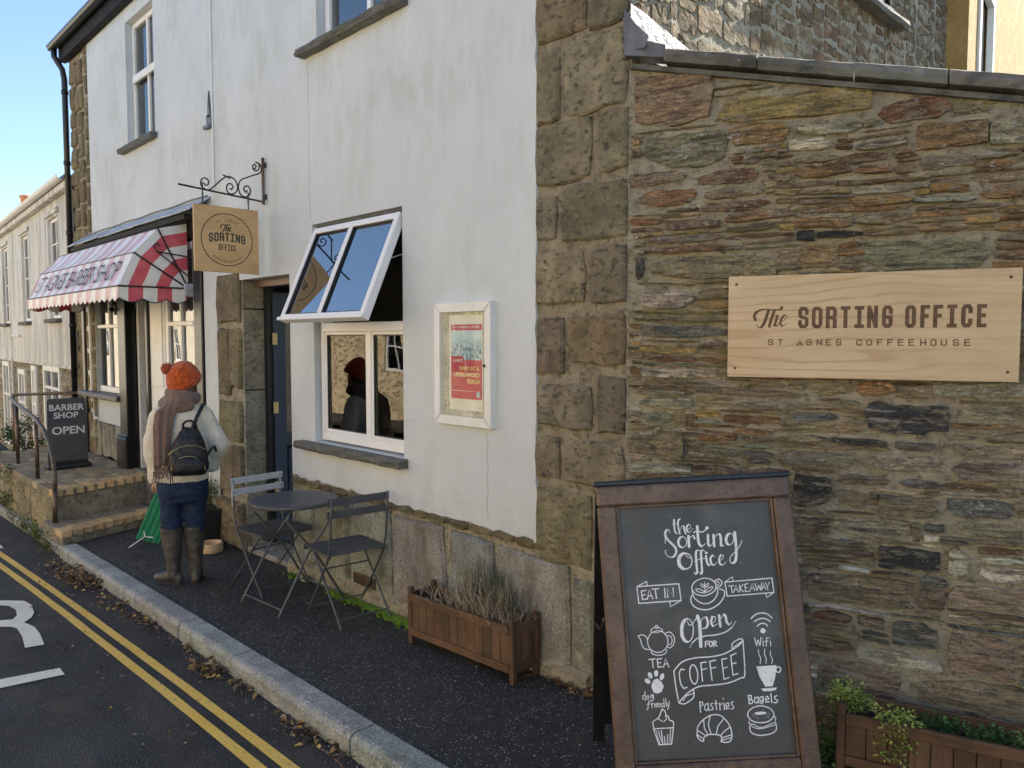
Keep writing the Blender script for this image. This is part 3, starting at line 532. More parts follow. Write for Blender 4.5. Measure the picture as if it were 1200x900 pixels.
# ------------------------------------------------------------------ measured layouts, millimetres in each object's own plane
CHALK=[["b",5.9,[265,129,264,146,265,169,270,177]],["l",2.3,[257,145,267,143,276,142]],["b",5.9,[286,127,279,134,278,156,281,179]],["b",5.5,[283,167,289,154,297,152,298,164,302,179]],["b",5.5,[306,165,318,162,322,152,315,147,307,158,308,171,316,176,329,163]],["b",7.8,[246,174,245,163,236,163,229,178,236,196,250,212,262,228,261,246,248,258,231,253,224,237,228,233]],["l",2.7,[227,209,228,189]],["b",8.2,[289,189,286,190,283,191,280,193,278,196,275,199,274,203,273,207,273,211,274,215,275,219,277,222,280,224,283,226,286,226,289,226,292,225,295,223,298,220,300,217,301,213,302,209,302,205,301,201,300,197,298,194,295,192,293,190,289,189]],["b",9.1,[311,188,310,207,310,225]],["b",6.4,[311,204,319,191,328,187,332,198]],["b",9.1,[345,156,344,195,346,217,355,227,367,218]],["l",4.1,[330,177,344,173,361,177,373,170,379,164]],["f",0.0,[379,158,375,159,373,162,372,166,374,169,378,170,382,169,384,166,385,162,383,159,379,158]],["b",8.2,[380,188,378,219,384,228,394,218]],["b",8.2,[399,189,398,228]],["b",8.2,[400,205,409,190,420,187,424,199,422,227,431,228]],["b",9.1,[460,187,457,187,454,188,451,190,448,192,446,196,444,200,442,204,442,208,442,213,442,217,444,220,446,223,448,225,451,226,454,226,457,225,460,223,463,221,465,217,467,213,469,209,469,205,469,200,469,196,467,193,466,190,463,188,460,187]],["b",9.1,[475,184,475,220,473,259,467,283,456,291,448,282,454,265,476,246,491,227,497,214]],["b",11.9,[295,247,289,247,284,249,279,252,275,256,272,261,270,267,269,273,269,279,270,284,272,290,276,294,280,298,284,300,290,301,295,300,300,299,305,296,309,292,312,287,314,281,315,275,315,269,314,263,312,258,308,253,304,250,300,248,295,247]],["l",2.3,[294,248,300,260,310,265]],["b",7.3,[350,245,342,239,334,242,331,256,330,291,330,313,323,321,319,313]],["b",7.3,[363,244,358,239,351,243,349,257,348,292,347,314,341,322,337,313]],["l",2.3,[324,277,344,269,362,268]],["b",6.9,[366,260,368,285,375,294,380,287]],["f",0.0,[368,245,366,245,363,248,363,251,365,253,368,254,371,253,373,251,373,248,371,246,368,245]],["b",6.9,[397,265,390,258,381,269,382,287,392,294,401,284]],["b",6.9,[410,280,423,273,428,262,419,259,411,273,413,290,423,294,434,284]],["l",4.1,[115,352,262,350,265,407,117,409,115,352]],["l",3.7,[115,352,150,336,152,352]],["l",3.7,[265,407,226,426,226,409]],["l",4.1,[146,366,129,368,131,397,145,395]],["l",4.1,[130,382,142,381]],["l",4.1,[148,397,157,364,167,396]],["l",3.7,[151,386,164,385]],["l",4.1,[167,363,190,363]],["l",4.1,[178,363,180,395]],["l",4.1,[211,363,211,395]],["l",4.1,[220,394,220,363,240,394,241,363]],["l",3.7,[347,336,338,338,329,341,321,345,315,350,310,356,307,362,306,369,308,375,311,381,317,387,324,391,332,393,341,395,350,395,360,393,368,390,376,386,383,381,388,375,390,369,391,362,390,356,386,350,381,345,374,340,366,338,357,336,347,336]],["l",3.7,[306,375,311,399,332,418,356,422,379,411,394,390,394,373]],["l",4.1,[304,392,299,407,306,427,332,441,363,441,396,425,416,400,418,383,401,374]],["l",3.7,[388,347,404,341,413,352,406,365,393,369]],["l",2.7,[392,352,402,350,402,358,394,362]],["l",2.7,[349,388,352,367,352,349]],["l",3.2,[335,373,330,371,325,371,322,371,320,372,320,374,322,377,326,380,331,382,337,384,342,385,345,385,347,383,347,381,345,379,341,376,335,373]],["l",3.2,[363,371,358,374,355,378,353,381,353,383,355,384,358,383,363,382,368,379,373,376,377,372,379,369,379,367,377,366,373,367,369,368,363,371]],["l",2.7,[347,358,344,356,341,354,339,354,339,356,339,359,341,363,344,365,346,367,349,367,349,365,349,362,347,358]],["l",2.7,[357,358,355,362,354,365,355,367,357,367,360,365,363,363,365,359,366,356,365,354,363,354,360,356,357,358]],["l",3.7,[423,353,589,348,590,397,427,401,423,353]],["l",3.2,[423,353,451,336,453,352]],["l",3.2,[590,397,564,413,561,398]],["l",3.2,[435,367,453,366]],["l",3.2,[444,366,445,390]],["l",3.2,[450,389,461,365,467,389]],["l",2.7,[454,381,465,380]],["l",3.2,[473,364,473,389]],["l",3.2,[486,364,473,377,486,389]],["l",3.2,[504,362,492,364,492,389,503,388]],["l",2.7,[492,376,500,375]],["l",3.2,[507,389,518,362,524,387]],["l",2.7,[511,379,522,379]],["l",3.2,[528,363,532,388,540,369,545,387,551,362]],["l",3.2,[549,387,558,362,563,385]],["l",2.7,[552,378,562,377]],["l",3.2,[565,363,570,376,578,362]],["l",3.2,[570,376,570,388]],["b",11.0,[282,470,277,471,272,473,268,478,264,484,261,491,259,499,258,507,258,516,258,524,260,531,263,538,266,542,270,545,275,547,279,546,284,543,288,539,292,533,295,526,297,518,298,509,299,501,298,493,296,485,293,479,290,474,286,471,282,470]],["l",2.7,[281,479,285,492,296,489,314,467]],["l",11.9,[317,463,322,484,321,527,319,564]],["b",7.3,[325,487,336,469,347,468,351,486,344,502,330,505]],["b",7.3,[360,491,376,483,378,468,368,467,362,486,368,500,386,491]],["b",8.2,[392,464,393,501]],["b",8.2,[396,477,408,461,414,468,417,489,425,497,434,488]],["l",4.1,[290,552,309,537,341,530,372,529,408,521,432,507]],["l",1.8,[280,567,290,552]],["l",2.3,[432,507,449,486]],["l",4.1,[335,567,336,549,347,548]],["l",3.7,[335,557,345,557]],["l",4.1,[355,549,353,550,350,552,349,555,349,559,349,563,351,565,354,566,356,565,358,563,360,560,360,556,359,552,358,550,355,549]],["l",4.1,[364,567,364,549,372,549,373,555,365,558,375,566]],["l",4.1,[502,480,520,467,543,464,562,470,574,483]],["l",4.1,[512,491,527,484,543,482,558,487,567,495]],["l",4.1,[520,507,531,500,541,499,551,502,556,509]],["f",0.0,[539,514,535,515,532,517,530,521,529,525,531,529,534,531,537,532,542,532,545,529,547,526,548,522,546,518,543,516,539,514]],["l",3.2,[507,545,511,573,518,552,523,574,529,545]],["l",3.2,[535,557,534,574]],["f",0.0,[535,547,533,548,533,550,535,551,537,550,537,548,535,547]],["l",3.2,[554,547,548,548,544,575]],["l",2.7,[541,559,552,558]],["l",3.2,[560,559,560,575]],["f",0.0,[560,548,558,549,558,551,560,552,562,551,562,549,560,548]],["l",3.2,[175,504,168,505,161,507,154,510,148,515,143,521,140,527,137,535,137,542,138,550,140,557,144,563,149,568,155,572,162,575,169,576,176,576,184,574,190,570,196,566,201,560,205,553,207,546,207,538,207,531,204,524,200,518,195,512,189,508,183,505,175,504]],["l",2.7,[151,507,155,497,172,492,189,499,192,507]],["l",2.3,[155,508,172,511,191,506]],["l",2.7,[172,486,169,487,167,489,167,493,168,495,171,496,175,496,177,493,177,490,175,487,172,486]],["l",3.2,[137,532,132,521,119,515,105,518,113,531,116,548,124,561,141,566]],["l",3.2,[201,514,217,511,230,528,226,552,212,564,202,558]],["l",2.7,[207,523,217,524,222,539,216,553,207,551]],["l",3.2,[147,571,149,579,170,586,193,582,201,569]],["l",3.7,[136,598,158,597]],["l",3.7,[148,598,149,626]],["l",3.7,[181,597,165,598,166,625,180,624]],["l",3.2,[166,611,177,610]],["l",3.7,[185,626,194,597,203,626]],["l",3.2,[188,616,201,615]],["l",4.1,[219,640,250,612,295,601,348,600,392,594,427,580,452,566,466,551]],["l",4.1,[466,551,461,661,445,675,400,689,347,693,303,695,272,707,244,727,227,745]],["l",4.1,[219,640,221,690,227,745,246,749,273,735,281,722,280,705]],["l",3.2,[242,739,253,724,279,717]],["l",3.7,[427,580,427,562,445,550,461,546,466,551]],["l",2.7,[430,573,444,565,461,555]],["l",2.7,[440,573,453,563,463,556]],["l",4.1,[256,638,245,635,237,649,239,683,248,699,259,696]],["l",4.1,[286,623,282,625,279,628,276,633,274,640,273,647,273,655,273,663,275,671,277,677,280,682,283,685,287,686,290,685,293,681,296,676,298,670,299,662,300,654,299,646,298,639,295,632,292,627,289,624,286,623]],["l",4.1,[314,679,314,618,333,616]],["l",3.7,[314,641,332,638]],["l",4.1,[347,678,345,615,366,612]],["l",3.7,[345,638,364,636]],["l",4.1,[404,608,387,611,388,676,406,671]],["l",3.7,[388,640,403,637]],["l",4.1,[438,593,419,600,420,664,437,660]],["l",3.7,[419,628,435,624]],["f",0.0,[503,640,572,639,565,675,552,707,527,708,511,676]],["l",4.1,[578,645,574,646,571,648,569,652,569,656,570,660,573,662,576,663,579,663,582,660,584,657,585,653,584,649,581,646,578,645]],["f",0.0,[511,713,566,712,561,720,545,723,519,722]],["l",2.7,[516,584,516,601,521,614,517,632]],["l",2.7,[538,584,535,600,540,617,537,632]],["l",2.7,[557,592,555,605,561,620,557,633]],["f",0.0,[132,663,128,661,123,660,120,660,117,663,116,667,118,671,121,674,124,677,129,678,132,677,135,674,136,671,134,667,132,663]],["f",0.0,[132,640,130,642,128,646,129,651,130,655,133,659,137,661,140,661,143,659,144,655,144,650,142,645,139,642,136,640,132,640]],["f",0.0,[158,634,155,635,152,638,150,642,150,647,151,652,153,655,156,656,160,655,163,652,164,648,165,643,164,638,162,635,158,634]],["f",0.0,[182,646,178,646,175,648,171,652,169,656,168,661,169,665,172,667,175,668,179,665,182,662,184,657,185,652,184,648,182,646]],["f",0.0,[160,662,172,671,180,688,171,706,157,711,143,707,137,686,146,666]],["l",2.7,[113,713,106,715,105,726,111,728]],["l",2.7,[114,703,114,730]],["l",2.7,[123,716,121,717,119,720,119,724,120,727,122,728,124,727,126,724,126,720,125,717,123,716]],["l",2.7,[137,714,135,714,133,717,133,720,134,723,136,724,138,723,139,721,140,717,139,715,137,714]],["l",2.7,[142,713,142,728,136,734,130,731]],["l",2.7,[130,735,124,735,119,761,115,761]],["l",2.3,[116,744,128,743]],["l",2.7,[133,741,134,756]],["l",2.3,[134,746,140,742]],["l",2.7,[144,742,144,755]],["l",2.3,[148,749,154,748,153,742,148,746,149,755,155,754]],["l",2.7,[158,742,159,756]],["l",2.3,[159,746,164,743,165,755]],["l",2.3,[175,744,169,745,169,755,175,754]],["l",2.7,[176,729,176,756]],["l",2.7,[183,728,183,755]],["l",2.3,[186,744,189,753]],["l",2.7,[194,738,191,757,186,764]],["l",3.7,[133,824,201,824,190,876,148,876,133,824]],["l",2.3,[141,830,151,875]],["l",2.7,[149,831,157,866]],["l",3.2,[159,831,161,874]],["l",3.2,[168,850,168,875]],["l",3.2,[180,845,176,874]],["l",2.7,[191,829,184,875]],["l",3.7,[135,824,133,803,146,794,156,786,162,774,168,762,177,769,180,783,187,787,189,798,202,805,201,824]],["l",2.7,[151,792,158,797,165,801]],["l",2.7,[177,783,180,795,169,804]],["l",3.7,[298,745,298,779]],["l",3.2,[298,748,307,746,309,755,299,760]],["l",3.2,[325,753,316,755,313,769,318,775,325,768]],["l",3.7,[326,751,327,775]],["l",3.2,[342,752,335,754,337,762,342,766,339,773,332,773]],["l",3.7,[353,744,353,773]],["l",2.7,[348,754,359,753]],["l",3.7,[365,753,365,775]],["l",2.7,[366,761,373,753]],["l",3.7,[380,754,380,775]],["f",0.0,[380,736,378,737,377,739,377,741,379,741,381,741,382,739,382,737,380,736]],["l",3.2,[386,766,397,763,395,753,387,758,387,773,397,771]],["l",3.2,[412,751,405,753,407,761,412,766,409,773,402,774]],["l",4.1,[466,733,466,760]],["l",3.7,[466,733,476,734,474,745,466,746,479,750,476,759,466,760]],["l",3.7,[495,741,487,741,484,755,491,759,496,754]],["l",3.7,[498,739,498,759]],["l",3.7,[509,739,507,740,505,742,503,746,504,750,505,753,508,754,511,753,513,750,514,747,514,743,512,740,509,739]],["l",3.7,[516,738,515,756,510,762,503,758]],["l",3.7,[523,751,534,748,531,739,524,744,524,758,535,757]],["l",4.1,[543,731,543,760]],["l",3.7,[563,738,554,742,557,750,564,754,559,761,550,760]],["l",3.7,[281,839,285,823,304,804,327,792,347,789,366,794,382,810,393,829,397,853,392,874,375,880,358,876,362,864,353,855,332,852,314,853,303,859,299,873,287,868,279,854,281,839]],["l",3.2,[306,804,306,832,317,853]],["l",3.2,[329,793,320,821,327,852]],["l",3.2,[373,805,352,827,344,853]],["l",3.2,[390,833,367,848,357,860]],["l",3.2,[283,837,298,848,312,857]],["l",3.2,[280,850,298,864]],["l",3.2,[361,865,394,857]],["l",3.2,[361,872,393,866]],["l",3.7,[504,769,495,769,486,771,478,773,471,777,465,781,460,786,458,791,457,797,459,803,462,808,467,813,473,817,481,820,490,822,499,823,508,823,517,822,525,820,532,816,538,812,543,807,545,801,546,796,544,790,541,785,536,780,530,776,522,773,514,770,504,769]],["f",0.0,[501,787,492,788,485,789,480,791,480,793,484,795,491,797,500,797,509,797,517,795,521,793,521,791,517,789,510,788,501,787]],["l",2.7,[459,816,462,825,475,827,485,835,502,838,520,833,534,828,549,824]],["l",2.7,[458,822,468,833,485,841,506,841,529,836,548,832]],["l",3.2,[545,804,551,810,548,820]],["l",3.7,[460,832,462,851,482,862,508,863,535,858,549,847,550,828]],["f",0.0,[474,795,473,795,473,796,474,797,475,797,475,795,474,795]],["f",0.0,[476,801,475,801,475,803,476,803,477,803,477,802,476,801]],["f",0.0,[483,797,482,798,481,799,483,800,484,799,484,798,483,797]],["f",0.0,[486,804,485,805,485,806,486,807,487,806,487,805,486,804]],["f",0.0,[493,807,491,808,491,809,492,810,494,809,494,808,493,807]],["f",0.0,[520,797,519,797,518,799,519,799,521,799,521,798,520,797]],["f",0.0,[527,791,526,792,526,793,527,794,528,793,528,792,527,791]],["f",0.0,[523,803,522,804,522,805,523,806,524,805,524,804,523,803]],["f",0.0,[531,797,529,798,529,799,530,800,531,799,532,798,531,797]],["f",0.0,[511,780,510,781,509,782,510,782,512,782,512,781,511,780]],["f",0.0,[516,807,515,808,515,809,516,809,517,809,518,808,516,807]],["f",0.0,[527,806,526,806,526,807,527,808,528,807,529,806,527,806]]]
THE_BRUSH=[["b",13.0,[683,1883,678,1875,646,1873,609,1876,582,1865,572,1848,577,1831]],["b",13.0,[630,1872,623,1848,613,1817,600,1799,588,1800,584,1811]],["b",12.1,[654,1869,644,1842,634,1803]],["b",11.2,[639,1822,655,1847,667,1847,660,1822,655,1807,664,1804,674,1817]],["b",9.5,[679,1822,699,1833,707,1847,696,1851,684,1836,679,1815,687,1803,705,1815]]]
LETTER_BOXES=[[[750,1795],[791,1885]],[[803,1795],[845,1884]],[[858,1794],[900,1883]],[[915,1794],[951,1883]],[[967,1794],[1003,1882]],[[1014,1794],[1054,1881]],[[1069,1793],[1108,1885]],[[1152,1793],[1191,1884]],[[1206,1792],[1239,1883]],[[1251,1792],[1285,1882]],[[1299,1792],[1333,1881]],[[1347,1792],[1386,1880]],[[1400,1791],[1433,1879]]]
SMALL_LETTERS=[[641,1736],[680,1736],[758,1736],[794,1736],[835,1736],[871,1736],[909,1737],[987,1737],[1024,1737],[1063,1733],[1101,1733],[1139,1733],[1177,1733],[1219,1733],[1255,1734],[1291,1734],[1332,1734],[1371,1734]]
SLATE_STONES=[[389,1012,2666,2802,"ochre"],[1029,1300,2612,2709,"rust"],[1299,1427,2615,2678,"olive"],[1176,1424,2494,2616,"rusto"],[428,698,2584,2680,"brown"],[724,982,2601,2671,"pale"],[692,867,2538,2595,"white"],[952,1147,2519,2567,"dwhite"],[53,443,2514,2681,"green"],[18,381,2701,2958,"pink"],[-3,266,2448,2517,"brown2"],[881,1074,2473,2519,"maroon"],[311,575,2423,2497,"maroon"],[715,945,2416,2481,"brown"],[950,1098,2422,2466,"brown"],[1103,1179,2415,2455,"rust"],[1186,1387,2415,2479,"brown2"],[39,312,2352,2434,"brown"],[342,598,2364,2413,"brown2"],[328,634,2306,2358,"maroon"],[167,412,2242,2294,"maroon"],[426,732,2255,2311,"brown"],[959,1167,2214,2267,"olive"],[1225,1367,2328,2364,"rusto"],[1396,1543,2291,2351,"brown"],[1424,1585,2486,2596,"pale"],[727,806,2157,2211,"black"],[811,993,2170,2204,"black"],[435,672,2183,2209,"maroon"],[995,1450,2021,2167,"green"],[98,660,2013,2131,"olive"],[742,904,2043,2154,"must"],[1467,1601,2053,2088,"rust"],[29,74,2016,2131,"black"],[1533,1685,2419,2457,"rusto"],[43,311,1887,1988,"pale"],[53,456,1754,1816,"blue"],[63,459,1564,1618,"white"],[48,310,1426,1489,"pale"],[65,217,1357,1418,"green"],[131,271,1185,1336,"olive"],[314,768,1497,1532,"brown2"],[484,749,1439,1477,"pale"],[433,690,1369,1414,"rusto"],[328,508,1285,1342,"rust"],[718,919,1391,1444,"blue"],[367,517,1216,1266,"green"],[976,1130,1510,1577,"rusto"],[1009,1329,1353,1505,"bw"],[1260,1619,1511,1579,"pale"],[1364,1621,1425,1489,"pale"],[888,1104,1301,1336,"black"],[1130,1284,1291,1333,"blue"],[655,990,1201,1275,"brown2"],[1029,1298,1203,1281,"pale"],[1341,1629,1181,1287,"dwhite"],[738,900,1024,1175,"black"],[921,1026,1039,1119,"brown2"],[1072,1291,1011,1112,"brown2"],[1322,1561,1034,1123,"blue"],[1153,1295,1145,1185,"blue"],[919,1121,1138,1184,"brown2"],[802,969,1505,1569,"olive"],[570,705,1536,1563,"olive"],[851,918,1461,1481,"pale"],[745,853,908,990,"maroon"],[903,1201,920,1007,"pale"],[1081,1313,787,893,"black"],[1246,1307,918,958,"white"],[1334,1412,778,915,"white"],[1443,1643,781,855,"white"],[1335,1646,664,767,"dwhite"],[786,1225,610,757,"brown2"],[928,1053,763,791,"white"],[1235,1333,635,732,"brown2"],[830,990,528,587,"maroon"],[1007,1117,522,577,"brown2"],[1140,1313,466,588,"blue"],[1001,1334,368,447,"white"],[1340,1586,385,571,"granite"],[1341,1478,601,640,"white"],[826,996,388,457,"brown2"],[864,1187,226,375,"brown2"],[1231,1659,245,376,"brown2"],[1336,1592,960,1025,"dwhite"]]
QUOINS=[[-639,-266,3185,3554,"red"],[-254,-33,3206,3417,""],[-621,-434,2819,3193,""],[-421,0,2822,3215,""],[-615,-219,2512,2850,""],[-199,-1,2520,2847,""],[-614,-453,2235,2499,""],[-431,7,2216,2521,""],[-607,-257,1905,2206,""],[-244,11,1896,2208,""],[-606,-395,1547,1876,""],[-373,14,1602,1884,"red"],[-605,-206,1280,1535,""],[-193,18,1269,1595,""],[-611,-424,1012,1264,""],[-410,21,997,1257,""],[-604,-209,568,993,""],[-196,24,656,998,""]]

# ================================================================== THE SETTING: ground, road, pavement, kerb
def sheet(name, poly, dz, m, kind='structure', label=None, cat=None, parent=None):
    mb = MB(); mb.add([(x, y, gz(x)+dz) for x, y in poly], [tuple(range(len(poly)))]); o = mb.build(name, m, parent)
    if parent is None: tag(o, label, cat, kind=kind)
    return o
sheet('ground', [(-300, -200), (200, -200), (200, 200), (-300, 200)], -.22, M['road'])
sheet('road', [(-80, -6.3), (40, -6.3), (40, -1.10), (-80, -1.10)], -.10, M['road'])
sheet('pavement', [(-5.9, -.99), (6, -.99), (6, 2.3), (0.0, -.06), (0, .02), (-5.9, .02)], -.004, M['pave'])
sheet('far_pavement', [(-80, -8.2), (40, -8.2), (40, -6.3), (-80, -6.3)], 0.02, M['pave'])
kerb = empty('kerb', kind='structure'); rk = random.Random(3)
jx = [-13.5, -12.4, -11.3, -10.3, -9.3, -8.3, -7.3, -6.4, -5.52, -4.45, -3.52, -2.69, -1.92, -.67, .35, 1.3, 2.3, 3.3, 4.3]
for i, (a, b) in enumerate(zip(jx, jx[1:])):
    mb = MB(); low = 0 if a >= -5.53 else -.02
    n = max(3, int((b-a)/.12)); col = jitcol((1, 1, 1), rk, .12); ys, dr = -1.118, .0
    rings = []
    for k in range(n+1):
        x = a+.006+(b-a-.012)*k/n; zt = gz(x)+.004+low; w = rk.uniform(-.003, .003); dy = 0 if a >= -5.53 else .02
        rings.append([Vector((x, ys+w+dy, zt-.17)), Vector((x, ys+w+dy-.004, zt-.025+rk.uniform(-.003, .003))), Vector((x, ys+.012+w+dy, zt-.004+rk.uniform(-.002, .002))), Vector((x, ys+.03+dy, zt+rk.uniform(0, .003))), Vector((x, -.985+dy, zt+rk.uniform(0, .003))), Vector((x, -.977+dy, zt-.006)), Vector((x, -.977+dy, zt-.17))])
    mb.rings(rings, col); mb.build('kerb_stone', M['kerb'], kerb)
mk = empty('road_markings', kind='structure')
def off(x): return 0 if x > -1 else -.0105*(-1-x)-.0028*(-1-x)**2 if x > -6.5 else -.0105*5.5-.0028*30.25-.06*(-6.5-x)
for yc, nm in ((-1.353, 'yellow_line'), (-1.453, 'yellow_line')):
    mb = MB(); xs = [4-.25*i for i in range(80)]; rr = random.Random(5)
    vs = [(x, yc+off(x)+s*(.0262+rr.uniform(-.0018, .0018)), gz(x)-.096) for x in xs for s in (-1, 1)]
    mb.add(vs, [(2*i, 2*i+2, 2*i+3, 2*i+1) for i in range(len(xs)-1)]); mb.build(nm, M['yellow'], mk)
def mark(name, poly):
    mb = MB(); mb.add([(x, y, gz(x)-.095) for x, y in poly], [tuple(range(len(poly)))])
    bm = bmesh.new(); me = bpy.data.meshes.new(name); me.from_pydata(mb.v, [], mb.f); bm.from_mesh(me); bmesh.ops.triangulate(bm, faces=bm.faces[:]); bm.to_mesh(me); bm.free()
    me.materials.append(M['whiteline']); o = bpy.data.objects.new(name, me); COL.objects.link(o); o.parent = mk
mark('painted_letter', [(-5.05, -2.17), (-4.456, -1.767), (-4.313, -1.641), (-4.15, -1.625), (-3.958, -1.652), (-3.853, -1.687), (-3.772, -1.75), (-3.626, -1.721), (-3.446, -1.727), (-3.208, -1.754), (-3.232, -1.854), (-3.472, -1.821), (-3.667, -1.812), (-3.733, -1.831), (-3.79, -1.886), (-4.38, -2.29), (-4.53, -2.26), (-3.942, -1.859), (-3.897, -1.792), (-3.977, -1.751), (-4.127, -1.731), (-4.262, -1.749), (-4.323, -1.791), (-4.90, -2.20)])
mark('painted_letter', [(-5.10, -2.155), (-4.90, -2.21), (-4.52, -2.262), (-4.37, -2.298), (-3.35, -2.52), (-3.32, -2.68), (-5.12, -2.32)])
mark('painted_line', [(-2.95, -2.75), (-2.724, -1.783), (-2.60, -1.787), (-2.78, -2.75)])
mark('painted_line', [(-6.9, -1.75), (-6.461, -1.40), (-6.296, -1.41), (-6.6, -1.78)])

# ================================================================== MAIN BUILDING
HZ = 5.34
house = empty('coffee_house', label='white rendered two-storey building with stone corner blocks and an open white window', cat='building')
WIN = (-2.90, -1.78, .985, 2.585); UR = (-2.80, -1.76, 3.845, 5.15); UL = (-6.86, -6.02, 3.845, 5.17)
mb = MB()
wall_holes(mb, -8.27, -.612, .69, HZ, -.014, [WIN, UR, UL, (-8.27, -4.90, .69, 2.86), (-4.62, -3.26, .69, 2.25)], .17)
mb.add([(-4.90, -.014, -.15), (-4.62, -.014, -.15), (-4.62, -.014, .69), (-4.90, -.014, .69)], [(0, 1, 2, 3)])
rp = random.Random(8)   # uneven lower and right edges of the render
xs = [-3.26+i*(3.26-.612)/40 for i in range(41)]
vs = [(x, -.014, .69) for x in xs]+[(x, -.014, .675+rp.uniform(-.012, .012)+(.012 if x < -2 else 0)) for x in xs]+[(x, .01, .665) for x in xs]; n = 41
mb.add(vs, [(n+i, n+i+1, i+1, i) for i in range(n-1)]+[(2*n+i, 2*n+i+1, n+i+1, n+i) for i in range(n-1)])
zs = [.66+i*(HZ-.66)/70 for i in range(71)]; ed = [rp.uniform(-.006, .010)+.006*sin(z*9) for z in zs]
vs = [(-.612, -.014, z) for z in zs]+[(-.612+.012+e, -.014, z) for z, e in zip(zs, ed)]+[(-.612+.016+e, .02, z) for z, e in zip(zs, ed)]; n = 71
mb.add(vs, [(i, n+i, n+i+1, i+1) for i in range(n-1)]+[(n+i, 2*n+i, 2*n+i+1, n+i+1) for i in range(n-1)])
mb.build('front_wall', M['plaster'], house)
# quoin corner
relief_sheet(-.66, .0, lambda x: -.1, lambda x: HZ, -.0, .03, .006, 9).build('corner_mortar', M['joint'], house)
rq = random.Random(21)
QX = [q for q in QUOINS if not (q[4] == 'red' and q[2] > 3100)]
QX += [[-612, -262, 3222, 3560, 'red'], [-240, 0, 3232, 3470, ''], [-612, -330, 3575, 3850, ''], [-315, 0, 3480, 3860, ''], [-612, -180, 3870, 4160, ''], [-165, 0, 3875, 4160, ''], [-612, -380, 4175, 4500, ''], [-365, 0, 4175, 4500, ''], [-612, -220, 4515, 4850, ''], [-205, 0, 4515, 4850, ''], [-612, -300, 4865, 5330, ''], [-285, 0, 4865, 5330, '']]
for q in QX:
    a, b, c, d = [v/1000 for v in q[:4]]; a = max(a, -.612); b = min(b, -.003); mbq = MB()
    base = (1.0, .86, .76) if q[4] == 'red' else (1, 1, 1)
    add_stone(mbq, a+.008, b-.006, c+.008, d-.008, .019, rq, .09, jitcol(base, rq, .20), y0=-.003, bev=.012, back=.05)
    mbq.build('quoin_stone', M['quoin'], house)
# granite plinth
relief_sheet(-3.27, -.0, lambda x: -.2, lambda x: .70, -.004, .03, .006, 9).build('plinth_mortar', M['mortar'], house)
for a, b, c, d in [(-3.25, -2.93, .22, .60), (-3.24, -2.93, -.1, .20), (-2.92, -2.44, -.06, .61), (-2.42, -1.92, -.05, .63), (-1.90, -1.35, -.05, .62), (-1.33, -.915, -.05, .61), (-.90, -.345, -.05, .60), (-.33, -.185, -.04, .55), (-.175, -.005, -.04, .50)]:
    mbq = MB(); add_stone(mbq, a, b, c, d, .030, rq, .03, jitcol((1, 1, 1), rq, .12), y0=-.004, bev=.014); mbq.build('plinth_stone', M['granite'], house)
x = -3.25
while x < -.36:      # rough band of small stones under the render
    w = rq.uniform(.10, .24); mbq = MB(); add_stone(mbq, x, min(x+w, -.34), .622+rq.uniform(-.006, .006), .678, .028, rq, .25, jitcol((.8, .76, .62), rq, .2), y0=-.002); mbq.build('plinth_stone', M['quoin'], house); x += w+.01
mb = MB(); rings = []
for i in range(60):
    xx = -3.3+3.1*i/59; e = rq.uniform(-.01, .01); rings.append([Vector((xx, -.012, gz(xx)-.05)), Vector((xx, -.062+e, gz(xx)-.05)), Vector((xx, -.052+e, gz(xx)+.07+e*.6)), Vector((xx, -.02, gz(xx)+.095+e))])
mb.rings(rings); mb.build('footing', M['mortar'], house)
# left stone corner
mb = relief_sheet(-9.06, -8.26, lambda x: -.3, lambda x: HZ, .004, .05, .01, 7); mb.build('corner_mortar', M['mortar'], house)
for a, b, c, d in pack(-9.05, -8.28, .30, HZ, lambda x, z: True, [], (.2, .75, .4), (.18, .36, .28), rq, minw=.1, minh=.1):
    mbq = MB(); add_stone(mbq, a+.008, b-.008, c+.008, d-.008, .025, rq, .1, jitcol((.95, .88, .75), rq, .22), bev=.015); mbq.build('quoin_stone', M['quoin'], house)
# pillar beside the door
relief_sheet(-4.63, -4.12, lambda x: -.2, lambda x: 2.36, .004, .04, .006, 9).build('corner_mortar', M['mortar'], house)
for a, b, c, d in [(-4.61, -4.135, 1.87, 2.33), (-4.61, -4.37, 1.24, 1.85), (-4.36, -4.135, 1.30, 1.85), (-4.61, -4.135, .84, 1.22), (-4.61, -4.33, .36, .82), (-4.32, -4.135, .40, .82), (-4.66, -4.11, -.10, .33)]:
    mbq = MB(); add_stone(mbq, a, b, c, d, .03 if c > 0 else .06, rq, .05, jitcol((.92, .90, .84), rq, .18), bev=.014, back=.04); mbq.build('quoin_stone', M['quoin'], house)
